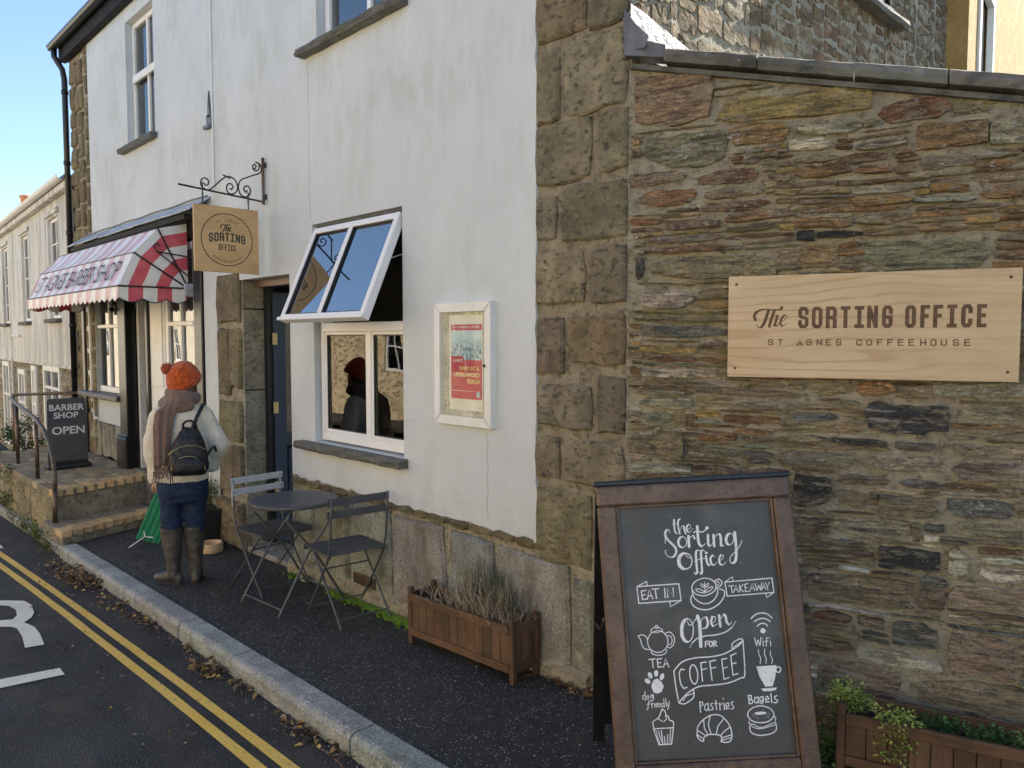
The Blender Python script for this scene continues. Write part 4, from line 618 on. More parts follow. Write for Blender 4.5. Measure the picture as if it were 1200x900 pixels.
# door opening
for i, (c, d) in enumerate([(-.1, .55), (.56, 1.3), (1.31, 2.0), (2.01, 2.245)]): boxpart('jamb_stone', M['mortar'], house, -4.16, -4.112-.002*i, .0, .21, c, d, b=.006)
boxpart('jamb_stone', M['plaster'], house, -3.262, -3.22, .0, .20, -.1, 2.245)
mb = MB(); mb.box(-4.112, -4.052, .185, .245, -.06, 2.19); mb.box(-3.325, -3.265, .185, .245, -.06, 2.19); mb.box(-4.112, -3.265, .184, .246, 2.19, 2.245); df = mb.build('door_frame', M['black'], house)
boxpart('door_lintel', M['boardwood'], house, -4.11, -3.262, .10, .184, 2.19, 2.247)
boxpart('threshold', M['granite'], house, -4.11, -3.26, -.005, .30, -.16, -.045, b=.01)
door = empty('entrance_door', (-4.045, .235, -.05), radians(76), parent=house)
mb = MB()
mb.box(0, .10, -.022, .022, 0, 2.2); mb.box(.62, .72, -.022, .022, 0, 2.2); mb.box(.10, .62, -.0215, .0215, 0, .22); mb.box(.10, .62, -.0215, .0215, .86, .98); mb.box(.10, .62, -.0215, .0215, 2.07, 2.2); mb.box(.34, .38, -.0213, .0213, .22, .86)
mb.build('door_leaf', M['doorblue'], door)
for a, b in ((.10, .34), (.38, .62)): boxpart('door_panel', M['doorblue'], door, a+.012, b-.012, -.013, .013, .24, .84, b=.01)
boxpart('pane', M['pane'], door, .10, .62, -.004, .004, .98, 2.07)
for z in (.45, 1.15, 1.75): boxpart('hinge', M['gold'], door, -.012, .03, -.030, -.0225, z, z+.10)
# main window: fixed lower lights and sill
def frame_parts(mb, x0, x1, z0, z1, y0, y1, w, bars_x=(), bars_z=(), bw=.03):
    mb.cbox(x0, x0+w, y0, y1, z0, z1, .004); mb.cbox(x1-w, x1, y0, y1, z0, z1, .004)
    mb.cbox(x0+w, x1-w, y0+.001, y1-.001, z0, z0+w, .004); mb.cbox(x0+w, x1-w, y0+.001, y1-.001, z1-w, z1, .004)
    for b in bars_x: mb.cbox(b-bw/2, b+bw/2, y0+.003, y1-.003, z0+w, z1-w, .004)
    for b in bars_z: mb.cbox(x0+w, x1-w, y0+.005, y1-.005, b-bw/2, b+bw/2, .004)
mb = MB(); y0, y1 = .030, .095
mb.cbox(-2.875, -2.835, y0, y1, 1.0, 2.56, .004); mb.cbox(-1.82, -1.782, y0, y1, 1.0, 2.56, .004); mb.cbox(-2.835, -1.82, y0+.001, y1-.001, 1.0, 1.065, .006); mb.cbox(-2.835, -1.82, y0-.006, y1-.001, 1.80, 1.865, .004); mb.cbox(-2.835, -1.82, y0+.001, y1-.001, 2.52, 2.56, .004)
mb.cbox(-2.275, -2.225, y0+.002, y1-.002, 1.065, 1.80, .004)
for a, b in ((-2.835, -2.275), (-2.225, -1.82)): mb.cbox(a, a+.022, y0+.01, y1-.01, 1.065, 1.80, .003); mb.cbox(b-.022, b, y0+.01, y1-.01, 1.065, 1.80, .003); mb.cbox(a+.022, b-.022, y0+.01, y1-.01, 1.065, 1.087, .003); mb.cbox(a+.022, b-.022, y0+.01, y1-.01, 1.778, 1.80, .003)
wf = mb.build('window_frame', M['pvc'], house)
for a, b in ((-2.813, -2.297), (-2.203, -1.842)):
    boxpart('pane', M['pane'], wf, a, b, .058, .064, 1.087, 1.778)
    mb = MB(); g = .007
    for q in ((a, a+g, 1.087, 1.778), (b-g, b, 1.087, 1.778), (a+g, b-g, 1.087, 1.087+g), (a+g, b-g, 1.778-g, 1.778)): mb.box(q[0], q[1], .044, .056, q[2], q[3])
    mb.build('seal', M['blackplastic'], wf)
def rough_slab(mb, x0, x1, y0, y1, z0, z1, rng, n=14, j=.008):
    rings = []
    for i in range(n+1):
        x = x0+(x1-x0)*i/n; e = [rng.uniform(-j, j) for _ in range(6)]
        rings.append([Vector((x, y1, z0)), Vector((x, y0+.012+e[0], z0+e[1]*.5)), Vector((x, y0+e[2], (z0+z1)/2-.006)), Vector((x, y0+.004+e[3], (z0+z1)/2+.01)), Vector((x, y0+.012+e[4], z1+e[5]*.25)), Vector((x, y1, z1))])
    mb.rings(rings)
mb = MB(); rough_slab(mb, -3.08, -1.735, -.10, .03, .925, .982, rq); mb.build('stone_sill', M['slab'], wf)
boxpart('drip_board', M['slab'], house, -2.86, -1.785, .0, .03, 2.562, 2.584)
# top-hung sash, pushed open
sash = empty('open_sash', (-2.335, .012, 2.545), parent=house, rot=(radians(-23.5), 0, 0))
mb = MB(); hw, hh, th = .535, .735, .028
frame_parts(mb, -hw, hw, -hh, 0, -th, th, .046, bars_x=(-.02,), bw=.05); mb.build('sash_frame', M['pvc'], sash)
for a, b in ((-hw+.046, -.045), (.005, hw-.046)):
    boxpart('pane', M['pane_sash'], sash, a, b, -.005, .005, -hh+.046, -.046)
    mb = MB(); g = .007
    for q in ((a, a+g, -hh+.046, -.046), (b-g, b, -hh+.046, -.046), (a+g, b-g, -hh+.046, -hh+.046+g), (a+g, b-g, -.046-g, -.046)): mb.box(q[0], q[1], -.020, -.006, q[2], q[3])
    mb.build('seal', M['blackplastic'], sash)
boxpart('sash_rail', M['pvc'], sash, -hw-.012, hw+.012, -th-.014, -th, -hh-.004, -hh+.022, b=.004)
mb = MB(); mb.bar((hw-.02, .03, -.30), (hw-.03, .19, -.16), .012, .005); mb.bar((hw-.03, .19, -.16), (hw-.03, .26, -.50), .012, .005); mb.build('window_stay', M['chair_light'], sash)
# upper windows
def sash_window(box, mull, trans, y0, blind=True, cm='pvc', w=.055):
    a, b, c, d = box; mb = MB(); frame_parts(mb, a+.004, b-.004, c+.004, d-.004, y0, y0+.06, w, mull, trans, .045); f = mb.build('window_frame', M[cm], house)
    xs = [a+w]+list(mull)+[b-w]; zs = [c+w]+list(trans)+[d-w]
    for i in range(len(xs)-1):
        for j in range(len(zs)-1): boxpart('pane', M['pane_bright'], f, xs[i]+(.0225 if i else 0), xs[i+1]-(.0225 if i < len(xs)-2 else 0), y0+.026, y0+.032, zs[j]+(.0225 if j else 0), zs[j+1]-(.0225 if j < len(zs)-2 else 0))
    boxpart('net_blind', M['blind'], f, a+.02, b-.02, y0+.10, y0+.105, c+.02, d-.02); return f
f = sash_window(UL, (-6.40,), (4.56,), .055, cm='cream')
mb = MB(); rough_slab(mb, -7.02, -5.97, -.09, .05, 3.785, 3.843, rq, 8); mb.build('stone_sill', M['slab'], f)
boxpart('meeting_rail', M['cream'], f, -6.80, -6.08, .03, .055, 4.52, 4.60, b=.006)
f = sash_window(UR, (-2.24,), (), .055)
mb = MB(); rough_slab(mb, -2.98, -1.70, -.10, .05, 3.79, 3.843, rq, 8); mb.build('stone_sill', M['slab'], f)
mb = MB()
for i in range(22): mb.box(-2.18, -1.84, .125, .15, 3.90+i*.05, 3.925+i*.05)
mb.build('louvre_shutter', M['pvc'], f)
# eaves, gutter, downpipe, roof
boxpart('fascia_board', M['fasciawood'], house, -9.16, .06, -.10, -.016, HZ-.02, HZ+.19)
boxpart('soffit', M['fasciawood'], house, -9.16, .06, -.016, .02, HZ, HZ+.03)
def gutter(x0, x1, y, z, r=.055, flip=1, c=None):
    mb = MB(); n = 9; vs = []
    for x in (x0, x1):
        for k in range(n): a = pi+pi*k/(n-1); vs.append((x, y+r*cos(a), z+r*sin(a)))
        for k in range(n): a = 2*pi-pi*k/(n-1); vs.append((x, y+(r-.006)*cos(a), z+(r-.006)*sin(a)))
    mb.add(vs, [(i, (i+1) % (2*n), 2*n+(i+1) % (2*n), 2*n+i) for i in range(2*n)]+[tuple(range(2*n)), tuple(reversed(range(2*n, 4*n)))]); return mb
gutter(-9.22, .1, -.165, HZ+.17, .062).build('gutter', M['black'], house)
mb = MB(); mb.tube([(-9.10, -.165, HZ+.12), (-9.10, -.165, HZ+.02), (-9.08, -.08, HZ-.13), (-9.08, -.06, HZ-.25), (-9.08, -.06, .25)], .036, 10)
for z in (4.9, 4.0, 3.1, 1.9): mb.tube([(-9.08, -.06, z), (-9.08, -.06, z+.05)], .044, 10)
mb.build('downpipe', M['black'], house, smooth=True)
mb = MB(); mb.poly([(-9.25, -.20, HZ+.20), (-9.25, 2.1, HZ+1.75), (-9.25, 4.4, HZ+.20), (-9.25, 4.4, HZ+.12), (-9.25, 2.1, HZ+1.67), (-9.25, -.20, HZ+.12)], (9.4, 0, 0)); mb.build('roof', M['roofslate'], house)
boxpart('ridge_tile', M['terracotta'], house, -9.35, -9.12, -.14, .02, HZ+.22, HZ+.30, b=.02)
mb = MB(); mb.box(-9.05, -8.95, .02, 4.25, -.3, HZ+.12); mb.box(-9.05, -.15, 4.15, 4.25, -.3, HZ+.12); mb.poly([(-9.05, .05, HZ+.12), (-9.05, 4.2, HZ+.12), (-9.05, 2.1, HZ+1.65)], (.1, 0, 0)); mb.poly([(-.1, .05, HZ+.12), (-.1, 4.2, HZ+.12), (-.1, 2.1, HZ+1.65)], (.08, 0, 0)); mb.build('rear_wall', M['plaster'], house)
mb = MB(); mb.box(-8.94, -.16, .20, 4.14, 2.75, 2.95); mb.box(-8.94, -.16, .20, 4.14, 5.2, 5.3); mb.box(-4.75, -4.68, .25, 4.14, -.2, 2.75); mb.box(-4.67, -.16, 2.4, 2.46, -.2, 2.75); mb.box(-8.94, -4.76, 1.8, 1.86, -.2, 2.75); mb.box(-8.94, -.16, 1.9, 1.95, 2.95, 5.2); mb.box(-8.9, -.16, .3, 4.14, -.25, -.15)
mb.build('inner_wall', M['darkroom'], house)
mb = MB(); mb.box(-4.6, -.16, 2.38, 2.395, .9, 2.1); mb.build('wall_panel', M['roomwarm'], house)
# side wall above the lean-to
UWH = (2.0, 3.02, 4.06, 5.1)
mb = relief_sheet(0.0, 4.24, lambda x: 2.4, lambda x: HZ+.12, -.002, .05, .007, 8)
mb.f2 = []; fs, cs, ms = [], [], []
for f_ in mb.f:
    cx_ = sum(mb.v[i][0] for i in f_)/4; cz_ = sum(mb.v[i][2] for i in f_)/4
    if UWH[0] < cx_ < UWH[1] and UWH[2] < cz_ < UWH[3]: continue
    fs.append(f_); cs.append(None); ms.append(0)
mb.f, mb.c, mb.m = fs, cs, ms
RX = Matrix.Rotation(radians(90), 4, 'Z')
up = mb.build('side_wall', M['mortar'], house); up.rotation_euler = (0, 0, radians(90)); up.location = (.0, 0, 0)
ru = random.Random(31)
for a, b, c, d in pack(.02, 4.22, 2.7, 5.3, lambda x, z: not (UWH[0]-.03 < x < UWH[1]+.03 and UWH[2]-.03 < z < UWH[3]), [], (.10, .45, .22), (.05, .18, .10), ru, minw=.05, minh=.04):
    mbq = MB(); add_slab(mbq, a+.005, b-.005, c+.004, d-.004, .008, ru, jitcol(ru.choice([(.22, .175, .105), (.18, .145, .09), (.24, .19, .12), (.20, .13, .075), (.26, .22, .15)]), ru, .15), rag=.2)
    o = mbq.build('side_stone', M['siderubble'], up)
mb = MB(); frame_parts(mb, UWH[0]+.01, UWH[1]-.01, UWH[2]+.004, UWH[3], .03, .09, .06, (2.5,), (), .05); f = mb.build('window_frame', M['pvc'], house); f.rotation_euler = (0, 0, radians(90))
for a, b in ((2.07, 2.475), (2.525, 2.95)): boxpart('pane', M['pane_bright'], f, a, b, .055, .06, 4.12, 5.04)
mb = MB(); rough_slab(mb, 1.9, 3.16, -.10, .05, 4.0, 4.058, ru, 8); mb.build('stone_sill', M['slab'], f)
mb = MB(); mb.box(UWH[0], UWH[1], .1, .12, 4.0, 5.2); mb.build('inner_wall', M['darkroom'], f)
# lead flashing where the lean-to meets the corner
mb = MB(); P = [(-.03, 3.14), (-.03, 3.27), (.06, 3.26), (.55, 3.165), (.72, 3.12), (.72, 3.05), (.0, 3.05)]
mb.poly([(.012, y, z) for y, z in P], (.006, 0, 0)); mb.poly([(-.02, -.036, 3.07), (.10, -.036, 3.05), (.12, -.036, 3.10), (.05, -.036, 3.17), (-.02, -.036, 3.26)], (0, .005, 0)); mb.build('lead_flashing', M['lead'], house)
# small fixings on the render
for x0_, z0_, z1_ in ((-2.93, 2.62, 3.76), (-.98, .72, 1.22)):
    mb = MB(); mb.tube([(x0_+.006*sin(k*1.7), -.0135, z0_+(z1_-z0_)*k/14) for k in range(15)], .0016, 4); mb.build('hairline_crack', M['coping'], house)
mb = MB(); mb.tube([(-4.60, -.022, 3.08), (-4.60, -.022, HZ)], .008, 6); mb.build('cable', M['pvc'], house)
mb = MB(); mb.box(-4.72, -4.62, -.03, -.014, 3.62, 3.74); mb.poly([(-4.70, -.03, 3.72), (-4.64, -.03, 3.72), (-4.67, -.03, 3.95)], (0, .012, 0)); mb.box(-4.75, -4.62, -.05, -.03, 3.62, 3.65); mb.build('wall_anchor', M['lead'], house)

# ================================================================== LEAN-TO STONE WALL (22 degrees off the facade)
SA = radians(22)
lean = empty('slate_wall', (0, 0, 0), SA, label='brown rubble slate wall under a sloping cement coping behind the menu board', cat='stone wall')
zt = lambda s: 3.085-.222*s
relief_sheet(-.01, 3.3, lambda s: -.1, lambda s: zt(s)-.08, .0, .022, .006, 8, 2.2).build('mortar_bed', M['mortar'], lean)
rs = random.Random(77)
def swarp(u, z): return u, z+.010*noise.noise(Vector((u*2.2, 3, z*1.3)))+.004*noise.noise(Vector((u*7, 9, z*4)))
fixed = [(a/1000, b/1000, c/1000, d/1000) for a, b, c, d, k in SLATE_STONES]
fill = pack(.012, 3.28, -.02, 3.05, lambda s, z: z < zt(s)-.105, fixed, (.10, .52, .24), (.016, .062, .030), rs, minw=.035, minh=.015)
fill = [q for q in fill if (q[1]-q[0]) > .8*(q[3]-q[2])]
keys = ['brown2', 'brown2', 'brown2', 'brown', 'olive', 'olive', 'olive', 'pale', 'pale', 'pale', 'brown', 'maroon', 'dwhite', 'rusto', 'green', 'ochre']
low = ['brown2', 'brown2', 'dwhite', 'dwhite', 'pale', 'maroon', 'blue', 'white', 'brown2', 'olive', 'green', 'olive']
fill = [(a-rs.uniform(-.008, .016), b+rs.uniform(-.008, .016), c-rs.uniform(-.002, .001), d+rs.uniform(-.002, .001)) for a, b, c, d in fill]
allst = [(a, b, c, d, k, 1) for (a, b, c, d), (_, _, _, _, k) in zip(fixed, SLATE_STONES)]
for a, b, c, d in fill: allst.append((a, b, c, d, rs.choice(keys if c > 1.3 else low), 0))
vis = sorted([t for t in allst if t[0] < 1.75], key=lambda t: -(t[1]-t[0])*(t[3]-t[2])); rest = [t for t in allst if t[0] >= 1.75]
def emit(mbq, t):
    a, b, c, d, k, fx = t; g = .004 if (d-c) < .05 else .006
    tp = .38 if k in ('bw',) else (.28 if d-c > .04 else .22)
    h = rs.uniform(.010, .032)
    if fx and k in ('black', 'bw'): h = .026
    add_slab(mbq, a+g*.6, b-g*.6, c+g*.4, d-g*.4, h, rs, jitcol(PAL[k], rs, .16), warp=swarp, rag=.16 if not fx else .12)
for t in vis[:298]:
    mbq = MB(); emit(mbq, t); mbq.build('stone', M['slate'], lean)
mbq = MB()
for t in vis[298:]+rest: emit(mbq, t)
tag(mbq.build('small_stones', M['slate'], lean), kind='stuff')
s = .16
while s < 3.2:
    L_ = rs.uniform(.33, .42); mbq = MB(); dz = rs.uniform(-.004, .004)
    rings = []
    for k in range(7):
        x = s+.003+(L_-.006)*k/6; z = zt(x)+dz; e = rs.uniform(-.004, .004)
        rings.append([Vector((x, .26, z-.068)), Vector((x, -.052+e, z-.062+e)), Vector((x, -.058+e, z-.035)), Vector((x, -.050+e, z-.008+e)), Vector((x, -.03, z)), Vector((x, .26, z+.02))])
    mbq.rings(rings, jitcol((1, 1, 1), rs, .2)); mbq.build('coping_slab', M['coping'], lean); s += L_
mb = MB(); mb.poly([(-.02, -.048, zt(0)-.045), (.17, -.05, zt(.17)-.045), (.17, -.05, zt(.17)+.01), (.10, -.05, zt(.1)+.02), (-.02, -.048, zt(0)+.03)], (0, .10, 0)); mb.build('lead_cap', M['lead'], lean)
mb = MB(); mb.poly([(.01, .262, .0), (3.3, .262, .0), (3.3, .262, zt(3.3)-.08), (.01, .262, zt(0)-.08)], (0, .04, 0)); mb.poly([(.0, -.028, zt(0)-.10), (3.3, -.028, zt(3.3)-.10), (3.3, -.028, zt(3.3)-.078), (.0, -.028, zt(0)-.078)], (0, .28, 0)); mb.build('wall_core', M['coping'], lean)

# ================================================================== NEIGHBOURS
och = empty('ochre_cottage', (.16, 4.27, 0), radians(90+8), label='ochre rendered cottage in sunlight beyond the side wall', cat='house')
mb = MB(); wall_holes(mb, 0, 7, 0, 6.2, 0, [(.50, 1.45, 3.2, 5.0)], .12); mb.box(0, 7, .3, .4, 0, 6.2); mb.box(0, .06, .002, .3, 0, 6.2); mb.build('wall', M['ochre'], och)
mb = MB(); frame_parts(mb, .50, 1.45, 3.2, 5.0, -.02, .04, .10, (), (), .05); f = mb.build('window_frame', M['cream'], och); boxpart('pane', M['pane'], f, .6, 1.35, .05, .055, 3.3, 4.9); boxpart('curtain', M['blind'], f, .7, 1.0, .09, .10, 3.3, 4.9)

far = empty('weathered_house', (-9.18, .02, 0), radians(-3.5), label='weathered white house with sash windows at the end of the street', cat='house')
wins = [(-1.86, -1.08), (-4.35, -3.60), (-6.75, -6.0), (-9.2, -8.45)]
mb = MB(); wall_holes(mb, -12, 0, 1.36, 3.76, 0, [(a, b, 2.05, 3.52) for a, b in wins], .10); mb.box(-12, 0, -.02, .0, 1.33, 1.37)
mb.box(-.14, .0, -.035, -.002, 1.3, 3.8); mb.build('upper_wall', M['farwall'], far)
mb = MB(); mb.box(-12, 0, 2.8, 3, -.5, 3.76); mb.box(-12, 0, .45, .5, -.5, 3.76); mb.build('inner_wall', M['darkroom'], far)
for a, b in wins:
    mb = MB(); frame_parts(mb, a, b, 2.05, 3.52, .04, .08, .05, ((a+b)/2,), (2.42, 2.79, 3.15), .022); f = mb.build('window_frame', M['cream'], far)
    boxpart('pane', M['pane_bright'], f, a+.05, b-.05, .062, .066, 2.1, 3.47)
    boxpart('sill', M['slab'], f, a-.08, b+.08, -.08, .04, 1.985, 2.045, b=.01)
    boxpart('hood', M['farwall'], f, a-.10, b+.10, -.035, -.002, 3.55, 3.62, b=.008)
relief_sheet(-12, 0, lambda x: -.5, lambda x: 1.36, .03, .12, .01, 5).build('lower_mortar', M['mortar'], far)
rf = random.Random(4); openings = [(-2.62, -1.30, .25, 1.34), (-5.2, -4.45, -.4, 1.2), (-7.2, -6.3, -.4, 1.3), (-3.75, -3.35, -.4, 1.3)]
for a, b, c, d in pack(-9.5, -.05, -.3, 1.34, lambda x, z: not any(o[0]-.05 < x < o[1]+.05 and z < o[3]+.03 for o in openings), [], (.2, .6, .32), (.08, .22, .14), rf, cx=.03, cz=.03, minw=.12, minh=.06):
    mbq = MB(); add_stone(mbq, a+.01, b-.01, c+.01, d-.01, .03, rf, .15, jitcol((.24, .205, .16), rf, .25), y0=.03, bev=.02); mbq.build('stone', M['slate'], far)
for a, b, c, d in openings:
    mb = MB(); frame_parts(mb, a, b, c, d, -.01, .05, .09, ((a+b)/2,), ((c+d)/2+.2,), .04); f = mb.build('window_frame', M['cream'], far); boxpart('pane', M['pane'], f, a+.05, b-.05, .02, .03, c+.05, d-.05)
gutter(-12, .06, -.14, 3.88, .06).build('gutter', M['cream'], far)
boxpart('cornice', M['farwall'], far, -12, .04, -.10, .0, 3.74, 3.84, b=.01)
mb = MB(); mb.poly([(-12, -.12, 3.88), (-12, 2.2, 3.98), (-12, 2.2, 3.92), (-12, -.12, 3.82)], (12.1, 0, 0)); mb.build('roof', M['roofslate'], far)
mb = MB(); mb.lathe([(.11, 0), (.12, .05), (.095, .08), (.10, .42), (.115, .43), (.115, .47), (.08, .47), (.075, .2)], 14, loc=(-5.3, .25, 3.93)); mb.build('chimney_pot', M['terracotta'], far, smooth=True)
mb = MB(); mb.tube([(-5.6, -.04, .3), (-5.6, -.04, 1.75), (-5.4, -.04, 1.82), (-4.6, -.04, 1.8)], .02, 6); mb.tube([(-2.95, -.05, -.2), (-2.95, -.05, 1.3)], .03, 8); mb.build('downpipe', M['cream'], far)

# the sunlit terrace across the street, seen only in the glass
acr = empty('terrace_across_street', (0, -8.2, 0), pi, label='cream and stone terrace standing across the street', cat='terrace')
mb = MB(); wn_ = [(x, x+.9, z, z+1.3) for x in [-7+2.9*i for i in range(18)] for z in (.9, 3.2)]
wall_holes(mb, -8, 17, -.4, 4.9, 0, [w for w in wn_ if w[1] < 17], .15); mb.build('stone_front', M['acrossstone'], acr)
mb = MB(); wall_holes(mb, 17.002, 46, -.9, 4.7, 0, [w for w in wn_ if w[0] > 17 and w[1] < 46], .15); mb.build('rendered_front', M['acrosswall'], acr)
for w in wn_:
    mb = MB(); frame_parts(mb, *w, .05, .10, .06, ((w[0]+w[1])/2,), ((w[2]+w[3])/2,), .04); f = mb.build('window_frame', M['pvc'], acr); boxpart('pane', M['pane'], f, w[0]+.05, w[1]-.05, .07, .08, w[2]+.05, w[3]-.05)
mb = MB(); mb.box(-8, 46, .3, .4, -.9, 4.7); mb.box(-8, -7.9, .0, .3, -.4, 4.7); mb.build('inner_wall', M['darkroom'], acr)
mb = MB(); mb.poly([(-8.2, -.25, 4.8), (-8.2, 2.5, 6.3), (-8.2, 5.2, 4.8)], (54.4, 0, 0)); mb.build('roof', M['roofslate'], acr)

# ================================================================== BARBER SHOP FRONT
shop = empty('barber_shopfront', label='black and white barber shop front under the striped awning', cat='shopfront')
mb = MB(); mb.box(-8.62, -4.92, -.17, .0, 2.84, 2.885); mb.box(-8.62, -4.92, -.03, .0, 2.78, 2.84); mb.box(-8.60, -4.9, -.028, .0, 2.70, 2.78); mb.build('fascia', M['fasciawood'], shop)
rt = random.Random(12); x = -8.66
while x < -4.80:
    w = rt.uniform(.19, .24); mbq = MB(); e = rt.uniform(-.012, .012)
    mbq.poly([(x, -.012, 3.035), (x, -.205+e, 2.905), (x, -.20+e, 2.893), (x, -.012, 3.02)], (w-.006, 0, rt.uniform(-.004, .004))); mbq.build('slate_tile', M['slatetile'], shop); x += w
mb = MB(); rings_ = [[Vector((xx, -.02+.006*cos(k*pi/3), 3.045+.008*sin(k*pi/3)+.004*sin(xx*7))) for k in range(6)] for xx in [-8.66+i*.1 for i in range(40)]]; mb.rings(rings_); mb.build('flashing_lip', M['lead'], shop)
def post(x0, x1, y0, y1, z0, z1, base, m='black'):
    mb = MB(); mb.cbox(x0, x1, y0, y1, z0, z1, .008)
    if base: mb.cbox(x0-.05, x1+.03, y0-.035, y1, z0, z0+.34, .012); mb.cbox(x0-.03, x1+.015, y0-.02, y1, z0+.34, z0+.37, .008)
    return mb.build('pilaster', M[m], shop)
post(-7.13, -6.88, -.10, .02, .30, 2.70, True); post(-5.10, -4.92, -.035, .02, .0, 2.70, True); post(-6.43, -6.36, -.04, .10, .30, 2.70, False); post(-8.72, -8.62, -.05, .02, .30, 2.70, False)
boxpart('window_surround', M['cream'], shop, -8.62, -8.50, -.02, .02, .95, 2.70, b=.006); boxpart('window_surround', M['cream'], shop, -7.30, -7.13, -.03, .02, .95, 2.70, b=.006)
mb = MB(); mb.box(-8.62, -7.16, .0, .03, .72, 1.02); mb.build('painted_band', M['plaster'], shop)
for a, b in ((-8.62, -8.13), (-8.12, -7.64), (-7.63, -7.17)):
    mbq = MB(); add_stone(mbq, a, b, .29, .73, .02, rt, .02, jitcol((1, .98, .9), rt, .1), y0=.0); mbq.build('plinth_stone', M['granite'], shop)
boxpart('shop_sill', M['chair_dark'], shop, -8.70, -7.14, -.13, .04, 1.03, 1.095, b=.01)
def shopwin(x0, x1, z0, z1, y0, tr, mull):
    mb = MB(); frame_parts(mb, x0, x1, z0, z1, y0, y0+.06, .07, (mull,), (), .035); mb.cbox(x0+.07, x1-.07, y0-.012, y0+.05, tr-.022, tr+.022, .005)
    f = mb.build('shop_window', M['pvc'], shop)
    for a, b in ((x0+.07, mull-.017), (mull+.017, x1-.07)):
        for c, d in ((z0+.07, tr-.022), (tr+.022, z1-.07)): boxpart('pane', M['pane_bright'], f, a, b, y0+.028, y0+.033, c, d)
    return f
boxpart('door_step', M['granite'], shop, -6.88, -6.36, -.06, .3, -.2, .305, b=.01); boxpart('base_course', M['granite'], shop, -6.36, -4.92, -.03, .05, -.2, .30, b=.01)
shopwin(-8.50, -7.30, 1.10, 2.68, .02, 1.90, -7.86); shopwin(-5.93, -5.12, 1.10, 2.68, .0, 1.90, -5.53)
mb = MB(); mb.cbox(-6.36, -5.93, -.01, .04, .30, 2.70, .006); mb.cbox(-6.30, -5.98, -.022, -.01, 1.25, 2.6, .006); mb.cbox(-6.30, -5.98, -.022, -.01, .45, 1.1, .006); mb.cbox(-5.93, -5.12, -.012, .04, .30, 1.08, .006); mb.cbox(-5.95, -5.11, -.09, .0, 1.08, 1.11, .006); mb.build('white_panelling', M['cream'], shop)
d2 = empty('shop_door', (-6.84, .05, .30), radians(80), parent=shop)
mb = MB(); frame_parts(mb, 0, .74, 0, 2.1, -.02, .02, .10, (), (.95,), .12); mb.box(.1, .64, -.01, .01, .1, .9); mb.build('door_leaf', M['cream'], d2); boxpart('pane', M['pane'], d2, .1, .64, -.003, .003, 1.01, 2.0)
for z in (.35, 1.1, 1.75): boxpart('hinge', M['gold'], d2, .005, .05, -.032, -.021, z, z+.09)
mb = MB(); mb.box(-6.86, -6.80, .02, .08, .3, 2.45); mb.box(-6.86, -6.43, .02, .08, 2.42, 2.70); mb.build('door_frame', M['cream'], shop)
mb = MB(); mb.box(-8.6, -7.2, .6, .62, .3, 2.7); mb.box(-8.6, -4.95, .1, 1.7, 2.72, 2.74); mb.build('inner_wall', M['darkroom'], shop)
mb = MB(); mb.cbox(-7.22, -7.17, -.11, -.03, 2.02, 2.14, .01); mb.tube([(-7.2, -.05, 2.08), (-7.2, -.16, 2.08)], .02, 8); mb.build('wall_lamp', M['black'], shop)

# awning
AX0, AX1 = -8.58, -5.19; PV = (-.045, 2.225); RIB = [(-.66, 2.225), (-.525, 2.53), (-.31, 2.765), (-.045, 2.835)]
awn = empty('striped_awning', label='red and white striped awning with scalloped edge over the barber shop', cat='awning')
mb = MB(); mb.st = []; front_mb = mb
def addst(vs, fs, st): mb.add(vs, fs); mb.st.extend(st)
nx = 44
for (y0, z0), (y1, z1) in zip(RIB, RIB[1:]):     # top and front panels, cloth sagging a little between the ribs
    ny = 5; nrm = Vector((0, z0-z1, y1-y0)).normalized()
    vs, st = [], []
    for j in range(ny+1):
        for i in range(nx+1):
            t = j/ny; x = AX0+(AX1-AX0)*i/nx; sg = -.012*sin(pi*t)*(1+.6*sin(i*.9)); vs.append((x, y0+(y1-y0)*t+nrm.y*sg, z0+(z1-z0)*t+nrm.z*sg)); st.append(x-AX0)
    addst(vs, [(j*(nx+1)+i, j*(nx+1)+i+1, (j+1)*(nx+1)+i+1, (j+1)*(nx+1)+i) for j in range(ny) for i in range(nx)], st)
def valance(p0, p1, nscal, st0, wave):           # scalloped strip
    n = nscal*8; vs, st = [], []
    for i in range(n+1):
        t = i/n; x = p0[0]+(p1[0]-p0[0])*t; y = p0[1]+(p1[1]-p0[1])*t; d = .105+.035*abs(sin(pi*t*nscal)); wv = wave*sin(pi*t*nscal*2)
        vs += [(x, y, 2.222), (x, y-.004+wv*.5, 2.222-d*.5), (x, y-.006+wv, 2.222-d)]; q = st0[0]+(st0[1]-st0[0])*t; st += [q]*3
    addst(vs, [(3*i+a, 3*i+a+1, 3*i+a+4, 3*i+a+3) for i in range(n) for a in (0, 1)], st)
mb.build('front_canvas', M['awning_glare'], awn)
for x in (AX0, AX1):                             # fan ends
    mb = MB(); mb.st = []
    for (y0, z0), (y1, z1) in zip(RIB, RIB[1:]):
        k = 8; vs, st = [], []
        for i in range(k+1):
            for j in range(k+1):
                t = i/k; u = j/k; yy = y0+(y1-y0)*u; zz = z0+(z1-z0)*u; vs.append((x+(.010 if x == AX1 else -.01)*sin(pi*u)*sin(pi*t), PV[0]+(yy-PV[0])*t, PV[1]+(zz-PV[1])*t)); st.append(.66*t)
        addst(vs, [(i*(k+1)+j, i*(k+1)+j+1, (i+1)*(k+1)+j+1, (i+1)*(k+1)+j) for i in range(k) for j in range(k)], st)
    valance((x, -.66), (x, -.05), 3, (.66, .05), .004); mb.build('side_canvas', M['awning'], awn)
